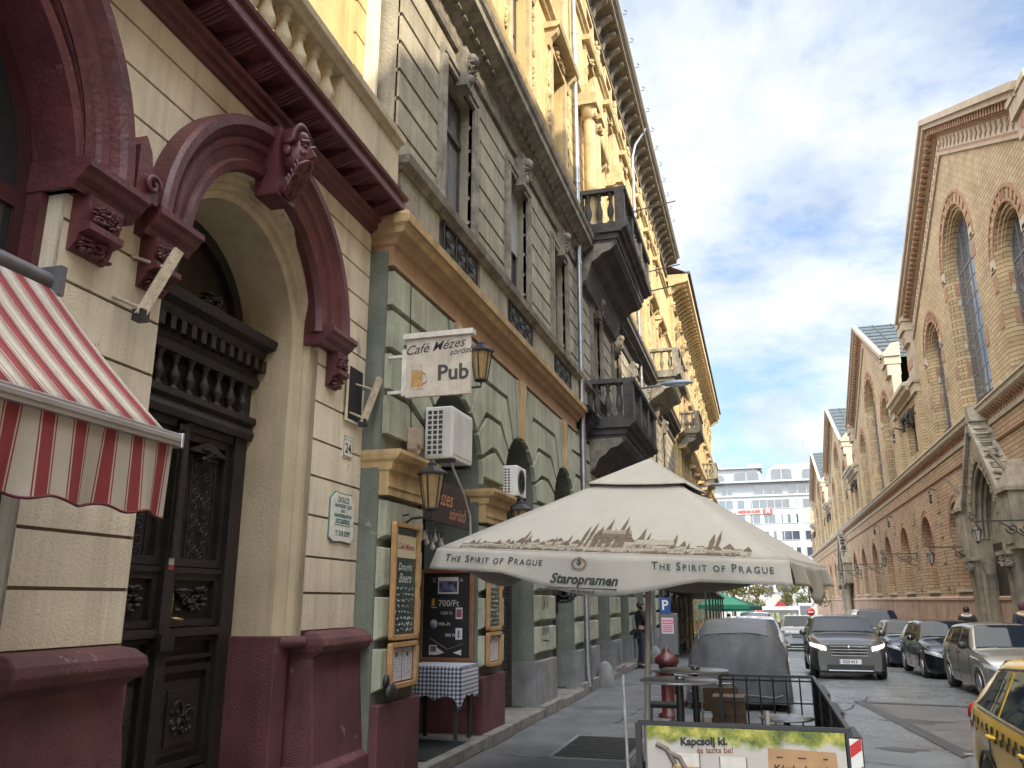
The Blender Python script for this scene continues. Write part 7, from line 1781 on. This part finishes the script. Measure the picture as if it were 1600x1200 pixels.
# table with checked cloth
t = thing('doorway_table', 'small square table standing in the pub doorway under a checked cloth', 'table', (-3.72, 9.65, .175)); g = MB(); g.box(-.33, .33, -.28, .28, .80, .83); g.build('tabletop', DOORW, t)
for a in (-.28, .28):
    for b in (-.23, .23): g = MB(); g.box(a-.02, a+.02, b-.02, b+.02, 0, .80); g.build('leg', DOORW, t)
def chk():
    m = bpy.data.materials.new('checked_cloth'); m.use_nodes = True; n = m.node_tree.nodes; l = m.node_tree.links; b = n['Principled BSDF']; b.inputs['Roughness'].default_value = .9
    tcx = n.new('ShaderNodeTexCoord'); s_ = n.new('ShaderNodeSeparateXYZ'); l.new(tcx.outputs['Object'], s_.inputs[0]); outs = []
    for k in (0, 2, 1):
        w_ = n.new('ShaderNodeMath'); w_.operation = 'MULTIPLY'; l.new(s_.outputs[k], w_.inputs[0]); w_.inputs[1].default_value = 22
        f_ = n.new('ShaderNodeMath'); f_.operation = 'FRACT'; l.new(w_.outputs[0], f_.inputs[0]); g_ = n.new('ShaderNodeMath'); g_.operation = 'GREATER_THAN'; l.new(f_.outputs[0], g_.inputs[0]); g_.inputs[1].default_value = .5; outs.append(g_.outputs[0])
    a_ = n.new('ShaderNodeMath'); a_.operation = 'ADD'; l.new(outs[0], a_.inputs[0]); l.new(outs[1], a_.inputs[1]); h_ = n.new('ShaderNodeMath'); h_.operation = 'MULTIPLY'; l.new(a_.outputs[0], h_.inputs[0]); h_.inputs[1].default_value = .5
    r = n.new('ShaderNodeValToRGB'); l.new(h_.outputs[0], r.inputs[0]); e = r.color_ramp.elements; e[0].color = (.5, .5, .52, 1); e[1].color = (.03, .035, .07, 1); x = e.new(.5); x.color = (.18, .19, .24, 1); l.new(r.outputs[0], b.inputs['Base Color']); return m
g = MB(); q = []; n_ = 44
per = []
for i in range(n_): 
    a = 2*PI*i/n_; c, s_ = math.cos(a), math.sin(a); m_ = max(abs(c)/.36, abs(s_)/.31); per.append((c/m_, s_/m_))
for k, (dz, o) in enumerate(((.838, 0), (.80, .02), (.70, .03), (.60, .035), (.52, .04))):
    for i, (x, y) in enumerate(per): f_ = 1+o+(.035*math.sin(i*1.9)+.02*math.sin(i*.9))*(k/4); q.append((x*f_, y*f_, dz-(.05*math.sin(i*.6)**2+.10*(abs(abs(x)-.36) < .03 and abs(abs(y)-.31) < .05) if k == 4 else 0)))
g.add(q, [(k*n_+i, k*n_+(i+1)%n_, (k+1)*n_+(i+1)%n_, (k+1)*n_+i) for k in range(4) for i in range(n_)], True); g.add(q[:n_], [tuple(range(n_))])
o = g.build('tablecloth', chk()); o.location = (-3.72, 9.65, .175); tag(o, 'blue and white checked cloth hanging in folds over the doorway table', 'tablecloth')
g = MB(); g.box(-.3, .3, -.65, .6, 0, .012)
for k in range(20): g.box(-.29, .29, -.63+k*.061, -.60+k*.061, .012, .018)
o = g.build('door_mat', mat('rubber_mat', (.03, .035, .035), .8, .2, 10)); o.location = (-3.75, 9.2, .137); tag(o, 'dark ribbed mat on the stone step of the pub doorway', 'mat')
t = thing('bulb_string', 'string of white bulbs hanging in the dark pub doorway', 'string lights', (-3.65, 9.0, 2.55)); g = MB(); pts = [(0, -.65+.1*i, -.04*math.sin(i/11*PI)) for i in range(12)]; g.tube(pts, .006, 4); g.build('wire', BLK, t)
for i in range(9):
    g = MB(); y, z = -.6+.13*i, -.09-.05*(i % 3); g.tube([(0,y,z+.13),(0,y,z+.05)], .004, 4); g.lathe([(.012,.06),(.016,.03),(.034,-.005),(.03,-.035),(.001,-.05)], (.02*(i % 2), y, z), 10); g.build('bulb', BULB, t)
g = MB(); g.ball((.115, 7.48-Y0, .92), .05, .10, .09); g.ball((.10, 7.42-Y0, 1.02), .03, .06, .06)
o = g.build('black_bracket', BLK); o.location = (WX, Y0, 0); tag(o, 'black lump of cable on the top of the near dark red plinth', 'cable')
# ---- street lamps
def street_lamp(Y, x0, z0, L_, lab):
    t = thing('street_lamp', lab, 'street lamp', (x0, Y, z0)); g = MB(); g.tube([(0,0,-.1),(.5,0,.02),(L_*.55,0,.06)], .035, 8); g.box(-.05, .05, -.08, .08, -.2, .1); g.build('arm', mat('lamp_grey', (.16, .17, .18), .5, .1), t)
    g = MB(); g.ball((L_*.78, 0, .10), L_*.24, .13, .09, 16, 8); g.build('head', mat('lamp_head_blue_grey', (.22, .27, .33), .35, .05), t)
    g = MB(); g.ball((L_*.80, 0, .06), L_*.16, .10, .08, 12, 6); g.build('lamp_glass', mat('lamp_diffuser', (.45, .45, .42), .3, 0), t)
street_lamp(23.6, -3.47, 7.80, 2.0, 'cobra-head street lamp on an arm between the dark balconies')
street_lamp(50, -3.4, 8.3, 1.9, 'far street lamp on an arm at the yellow building, just above the parasol')
# ================================================================== PEOPLE
SKIN = mat('skin', (.45, .27, .20), .5, .05)
def person(lab, loc, rz, coat, trou, hair, hood=None, pose='stand', H_=1.74, bag=False):
    t = thing('person', lab, 'person', loc, rz); k = H_/1.74
    J = dict(pel=(0,0,.95), sp=(0,-.01,1.15), ch=(0,-.01,1.34), nk=(0,0,1.47), hd=(0,.03,1.60), top=(0,.02,1.70),
             sl=(-.18,0,1.40), sr=(.18,0,1.40), el=(-.25,-.03,1.13), er=(.25,-.03,1.13), wl=(-.24,.06,.90), wr=(.24,.06,.90),
             hl=(-.10,0,.90), hr=(.10,0,.90), kl=(-.11,.03,.50), kr=(.11,.02,.50), al=(-.11,-.03,.09), ar=(.12,-.03,.09), tl=(-.12,.14,.03), tr=(.13,.14,.03))
    if pose == 'walk': J.update(kl=(-.10,.16,.52), al=(-.10,.14,.10), tl=(-.10,.32,.05), kr=(.10,-.02,.48), ar=(.10,-.30,.16), tr=(.10,-.18,.04), wl=(-.22,-.12,.92), wr=(.22,.20,.98))
    if pose == 'phone': J.update(er=(.22,.06,1.14), wr=(.08,.25,1.22), el=(-.22,.04,1.14), wl=(-.06,.24,1.20))
    def skin(name_, joints, edges, rad, m, extra=None):
        me = bpy.data.meshes.new(name_); names = joints; vs = [tuple(c*k for c in J[j]) for j in names]
        me.from_pydata(vs, [(names.index(a), names.index(b)) for a, b in edges], []); o = bpy.data.objects.new(name_, me); COL.objects.link(o)
        md = o.modifiers.new('s', 'SKIN'); sv = me.skin_vertices[0].data
        for i, j in enumerate(names): r_ = rad[j]; r_ = r_ if isinstance(r_, tuple) else (r_, r_); sv[i].radius = (r_[0]*k, r_[1]*k); sv[i].use_root = (i == 0)
        o.modifiers.new('b', 'SUBSURF').levels = 2; o.modifiers['b'].render_levels = 2
        bpy.context.view_layer.update(); ev = o.evaluated_get(bpy.context.evaluated_depsgraph_get()); me2 = bpy.data.meshes.new_from_object(ev); bpy.data.objects.remove(o)
        me2.materials.clear(); me2.materials.append(m)
        for p in me2.polygons: p.use_smooth = True
        o = bpy.data.objects.new(name_, me2); COL.objects.link(o); o.parent = t; return o
    R_ = dict(pel=(.145,.12), sp=(.135,.11), ch=(.165,.125), nk=.055, hd=(.078,.09), top=(.06,.07), sl=.075, sr=.075, el=.05, er=.05, wl=.035, wr=.035, hl=.09, hr=.09, kl=.06, kr=.06, al=.042, ar=.042, tl=.035, tr=.035)
    ed = [('pel','sp'),('sp','ch'),('ch','nk'),('nk','hd'),('hd','top'),('ch','sl'),('ch','sr'),('sl','el'),('sr','er'),('el','wl'),('er','wr'),('pel','hl'),('pel','hr'),('hl','kl'),('hr','kr'),('kl','al'),('kr','ar'),('al','tl'),('ar','tr')]
    skin('body', ['pel','sp','ch','nk','hd','top','sl','sr','el','er','wl','wr','hl','hr','kl','kr','al','ar','tl','tr'], ed, R_, SKIN)
    R2 = {a: ((b[0]+.018, b[1]+.018) if isinstance(b, tuple) else b+.018) for a, b in R_.items()}; R2['pel'] = (.165,.14); R2['nk'] = .075
    skin('coat', ['pel','sp','ch','sl','sr','el','er','wl','wr','nk'], [e for e in ed if all(x in ('pel','sp','ch','sl','sr','el','er','wl','wr','nk') for x in e)], R2, coat)
    R3 = {a: ((b[0]+.012, b[1]+.012) if isinstance(b, tuple) else b+.012) for a, b in R_.items()}; R3['pel'] = (.168, .143)
    skin('trousers', ['pel','hl','hr','kl','kr','al','ar'], [e for e in ed if all(x in ('pel','hl','hr','kl','kr','al','ar') for x in e)], R3, trou)
    for s_ in 'lr':
        g = MB(); a = Vector(J['a'+s_])*k; b = Vector(J['t'+s_])*k; g.tube([a+Vector((0,-.05,-.04)), (a+b)/2+Vector((0,0,-.02)), b], [.05,.052,.035], 8); g.build('shoe', BLK, t)
    g = MB(); h = Vector(J['hd'])*k; g.ball(h+Vector((0,-.02,.035)), .098*k, .112*k, .11*k, 12, 8); g.build('hair', hair, t)
    g = MB(); g.ball(h+Vector((0,.085,-.01)), .012, .02, .02, 6, 4); 
    for s_ in (-1, 1): g.ball(h+Vector((s_*.085,.01,.0)), .012, .02, .03, 6, 4)
    g.build('face_features', SKIN, t)
    for s_, j in ((-1,'wl'), (1,'wr')):
        g = MB(); w_ = Vector(J[j])*k; g.ball(w_+Vector((0,.02,-.05)), .022, .035, .05, 8, 5)
        for f_ in range(4): g.tube([w_+Vector((0,-.01+f_*.018,-.08)), w_+Vector((.006*-s_,-.008+f_*.018,-.115)), w_+Vector((.018*-s_,-.008+f_*.018,-.14+abs(f_-1.5)*.006))], [.009,.0085,.007], 5)
        g.tube([w_+Vector((0,.045,-.04)), w_+Vector((0,.062,-.075)), w_+Vector((0,.06,-.10))], [.010,.009,.007], 5); g.build('hand', SKIN, t)
    if hood:
        g = MB(); c = Vector(J['nk'])*k
        for i in range(14): a = 2*PI*i/14; g.ball(c+Vector((.115*math.cos(a), -.03+.10*math.sin(a), -.01+.03*math.sin(a))), .05, .045, .04, 7, 5)
        g.build('collar', hood, t)
    if bag: g = MB(); g.ball((.0,-.20,1.22), .14, .09, .20, 12, 8); g.build('rucksack', BLK, t)
    return t
CDK = mat('navy_coat', (.018, .02, .03), .8, .2, 10); CBK = mat('black_coat', (.012, .012, .014), .8, .2, 10); JN = mat('dark_jeans', (.03, .035, .05), .85, .2, 10); HB = mat('dark_hair', (.02, .015, .012), .6, .2, 30); FUR = mat('fur_beige', (.42, .36, .27), .95, .3, 60, .5, 80); HAT = mat('plum_hat', (.06, .02, .03), .8, .2, 20); PALE = mat('pale_scarf', (.40, .39, .37), .85, .1, 30)
person('person in dark clothes leaning in the doorway on the left pavement, looking down', (-3.22, 23.4, zp(23)+.01), R(-60), CBK, JN, HB, pose='phone')
person('person in a black jacket with a pale collar behind the black car', (6.1, 29.4, zp(29)+.01), R(-20), CBK, JN, HB, hood=PALE, pose='walk')
person('person with a plum hat and beige fur collar beside the market hall', (6.15, 23.6, zp(24)+.01), R(10), CDK, JN, HAT, hood=FUR, pose='walk', bag=False)
person('person in dark coat far away beside the far lower arches of the hall', (6.9, 84, zp(84)), R(170), CBK, JN, HB, pose='walk')
person('person walking far away at the end of the left pavement under the green parasols', (-1.9, 52, zp(52)), R(170), mat('tan_coat', (.25, .14, .07), .8, .1), JN, HB, pose='walk')
# ================================================================== FAR END OF THE STREET
t = thing('terrace_pergola', 'black metal pergola with screens over a distant terrace on the left pavement', 'pergola', (-2.6, 30, zp(30)))
for i in range(7): 
    for x in (-.75, .75): g = MB(); g.box(x-.03, x+.03, i*2.2-.03, i*2.2+.03, -.1-.055*i, 2.35-.055*i); g.build('post', IRON, t)
g = MB(); g.add([(-.85,-.2,2.35),(.85,-.2,2.35),(.85,13.6,2.0),(-.85,13.6,2.0),(-.85,-.2,2.42),(.85,-.2,2.42),(.85,13.6,2.07),(-.85,13.6,2.07)], [(0,1,2,3),(4,5,6,7),(0,1,5,4),(2,3,7,6),(1,2,6,5),(0,3,7,4)]); g.build('roof', IRON, t)
for i in range(6):
    g = MB(); y = i*2.2
    for k in range(5): g.bar((.75, y, .25+k*.22-.055*i), (.75, y+2.2, .25+k*.22-.055*(i+1)), .03)
    for k in range(6): g.bar((.75, y+.37*k, 0-.055*i), (.75, y+.37*k, 1.15-.055*i), .02)
    g.build('screen', IRON, t)
for i, (x, y) in enumerate(((-1.85, 25.6), (-1.85, 27.3), (-1.85, 28.9))):
    t = thing('bollard', ('nearest', 'middle', 'farthest')[i]+' of three grey pavement bollards before the black pergola', 'bollard', (x, y, zp(y)), 0, 'grey bollards on the left pavement'); g = MB(); g.lathe([(.06,0),(.06,.75),(.075,.77),(.075,.82),(.05,.9),(.001,.93)], (0,0,0), 12); g.build('post', PLG, t)
for i, (y, x) in enumerate(((17.95, -3.24), (26.6, -3.24), (29.9, -3.24))):
    g = MB(); g.lathe([(.20,0),(.19,.25),(.13,.42),(.06,.5),(.001,.52)], (0,0,0), 14); o = g.build('guard_stone', PLG); o.location = (x, y, zp(y)); tag(o, ('rounded stone at the wall foot near the drainpipe', 'rounded guard stone at the wall foot just behind the leaning person', 'rounded guard stone farthest along the left wall')[i], 'guard stone', 'guard stones at the wall foot')
def par(x, y, z, s, col, lab):
    t = thing('green_parasol', lab, 'parasol', (x, y, z)); m = mat(col[0], col[1], .8, .1); g = MB(); q = []
    g.lathe([(.02,2.75),(s*.5,2.42),(s,2.15)], (0,0,0), 4, smooth=False); g.build('canopy', m, t); g = MB(); g.lathe([(s,2.15),(s*1.01,1.93)], (0,0,0), 4, smooth=False); g.build('valance', m, t); g = MB(); g.tube([(0,0,0),(0,0,2.8)], .03); g.build('pole', IRON, t)
par(-2.0, 47, zp(47), 1.35, ('bright_green_canvas', (.05, .28, .17)), 'bright green parasol over the distant terrace')
par(-1.7, 52.5, zp(52), 1.7, ('dark_green_canvas', (.02, .09, .06)), 'dark green parasol just behind the bright green one')
par(-2.2, 57, zp(57), 1.5, ('bright_green_canvas', (.05, .28, .17)), 'bright green parasol farthest along the left pavement')
# kiosk, hedge, signs, trees
zf = zp(100)
t = thing('kiosk', 'white framed kiosk with a red topped roof closing the street', 'kiosk', (2.1, 104, zf)); g = MB(); g.box(-2.2, 2.2, 0, 3, 2.6, 3.0)
for x in (-2.1, 2.1): g.box(x-.15, x+.15, -.05, .1, 0, 2.6)
g.build('frame', WHITE, t); g = MB(); g.box(-1.95, 1.95, .05, .1, .8, 2.6); g.build('glazing', GLASSL, t); g = MB(); g.box(-1.95, 1.95, .0, .08, 0, .8); g.build('base_panel', _m['pale_grey_cladding'], t); g = MB(); g.prism([(-.7,3.0),(.7,3.0),(.4,3.45),(-.2,3.6)], .2, 1.0, 'y'); g.build('roof_sign', mat('kiosk_red', (.4, .04, .05), .5, .1), t)
g = MB()
for k in range(6): g.box(-1.8+k*.62, -1.4+k*.62, .02, .05, 1.0, 2.3)
g.build('poster', mat('poster_mix', (.35, .35, .18), .6, .7, 2), t)
LEAF = mat('hedge_leaf', (.10, .13, .03), .8, .5, 8); LEAF2 = mat('autumn_leaf', (.17, .155, .05), .8, .5, 6); BARK = mat('bark', (.10, .08, .06), .9, .3, 8)
def leaves(g, c, rx, ry, rz, n, s, seed):
    g_ = random.Random(seed); vs = []; fs = []
    for i in range(n):
        while True:
            p = Vector((g_.uniform(-1, 1), g_.uniform(-1, 1), g_.uniform(-1, 1)))
            if p.length < 1 and p.length > .35*g_.random(): break
        q = Vector((c[0]+p.x*rx, c[1]+p.y*ry, c[2]+p.z*rz)); a = Vector((g_.gauss(0,1), g_.gauss(0,1), g_.gauss(0,1))).normalized(); b = a.orthogonal().normalized(); d = a.cross(b); k = s*g_.uniform(.6, 1.3)
        o = len(vs); vs += [q-b*k, q+d*k*.6, q+b*k, q-d*k*.6]; fs.append((o, o+1, o+2, o+3))
    g.add(vs, fs)
t = thing('hedge', 'clipped green hedge in front of the kiosk', 'hedge', (2.3, 96, zf)); g = MB(); g_ = random.Random(4)
vs = []; leaves(g, (0, 0, .75), 2.6, .7, .75, 1600, .12, 4); leaves(g, (-1.2, 0, .7), 1.4, .7, .7, 900, .12, 5); leaves(g, (1.5, 0, .7), 1.3, .7, .7, 900, .12, 6); g.build('foliage', LEAF, t); g = MB()
for k in range(9): g.tube([(-2.3+k*.58, 0, 0), (-2.2+k*.58, .1, .9)], .03, 5)
g.build('stems', BARK, t); g = MB(); g.box(-2.8, 2.8, -.9, -.7, 0, .45); g.build('low_wall', mat('low_cream_wall', (.55, .50, .36), .8, .1), t)
for i, (x, y, h, m_, lab) in enumerate(((-2.6, 86, 7.5, LEAF2, 'thin autumn tree left of the kiosk, nearest'), (-.6, 112, 8, LEAF2, 'autumn tree directly behind the left end of the kiosk'), (6.2, 120, 8.5, LEAF, 'green tree right of the kiosk'), (-5.5, 100, 9, LEAF, 'green tree at the corner past the yellow building'), (3.5, 130, 7, LEAF2, 'pale autumn tree far behind the kiosk'))):
    t = thing('street_tree', lab, 'tree', (x, y, zp(y)), 0, 'trees at the end of the street'); g = MB(); g.tube([(0,0,0),(.05,0,h*.35),(.0,.1,h*.6),(.1,0,h*.85)], [.16,.13,.09,.03], 8)
    for k in range(7): a = k*2.3; g.tube([(0,0,h*(.35+.05*k)),(math.cos(a)*h*.1,math.sin(a)*h*.1,h*(.45+.05*k)),(math.cos(a)*h*.2,math.sin(a)*h*.2,h*(.55+.05*k))], [.06,.04,.015], 5)
    g.build('trunk', BARK, t); g = MB(); g_ = random.Random(i)
    for k in range(10): a = g_.uniform(0, 6.3); r_ = h*.2*g_.random()**.5; leaves(g, (math.cos(a)*r_, math.sin(a)*r_, h*g_.uniform(.42, .9)), h*.12, h*.12, h*.09, 160, .14, i*20+k)
    g.build('crown', m_, t)
def sign_post(x, y, lab, kind, h=2.35):
    t = thing('road_sign', lab, 'road sign', (x, y, zp(y))); g = MB(); g.tube([(0,0,0),(0,0,h)], .035, 8); g.build('pole', PIPE, t); g = MB(); g.lathe([(.001,-.045),(.36,-.045),(.36,-.02),(.001,-.02)], (0,0,h-.1), 24, axis='y'); g.build('disc', mat('sign_bright_red', (.55, .03, .03), .4, 0), t)
    g = MB(); g.box(-.26, .26, -.052, -.046, h-.16, h-.04); g.build('bar', WHITE, t)
sign_post(4.35, 84, 'red no entry sign with a white bar on a pole right of the kiosk', 0); sign_post(-.2, 92, 'red no entry sign on a pole left of the kiosk', 0)
t = thing('advert_column', 'white slab-shaped advert pillar right of the kiosk, behind the no entry sign', 'advert pillar', (4.7, 101, zf)); g = MB(); g.box(-.75, .75, 0, .4, .3, 3.4); g.build('slab', WHITE, t, bevel=.05); g = MB(); g.box(-.6, .6, -.01, .0, .8, 3.1); g.build('poster', _m['pale_grey_cladding'], t)
t = thing('advert_column', 'white advert pillar left of the kiosk between the autumn trees', 'advert pillar', (-1.1, 97, zf)); g = MB(); g.box(-.5, .5, 0, .4, .3, 3.3); g.build('slab', WHITE, t, bevel=.05); g = MB(); g.box(-.4, .4, -.01, .0, .8, 3.0); g.build('poster', mat('plum_poster', (.3, .12, .16), .6, .6, 1.5), t)
car('passing_van', 'white van crossing at the far end of the street, right of the kiosk', (5.6, 90, zr(90)), 0, WHTP, Lc=4.9, Wc=1.9, Hc=1.95, belt=1.2, nose=.9, hood=1.15, cowl=.18, roof0=.31, roof1=.95, deck=1.3, boxy=.8, cat='van')
t = thing('radio_mast', 'thin radio mast far behind the market hall gables', 'mast', (15.8, 260, 0)); g = MB(); g.tube([(0,0,0),(-.4,0,62)], [.3,.06], 6); g.build('mast', PLG, t)
# bare overhead wire pegs
S.cycles.use_adaptive_sampling = True
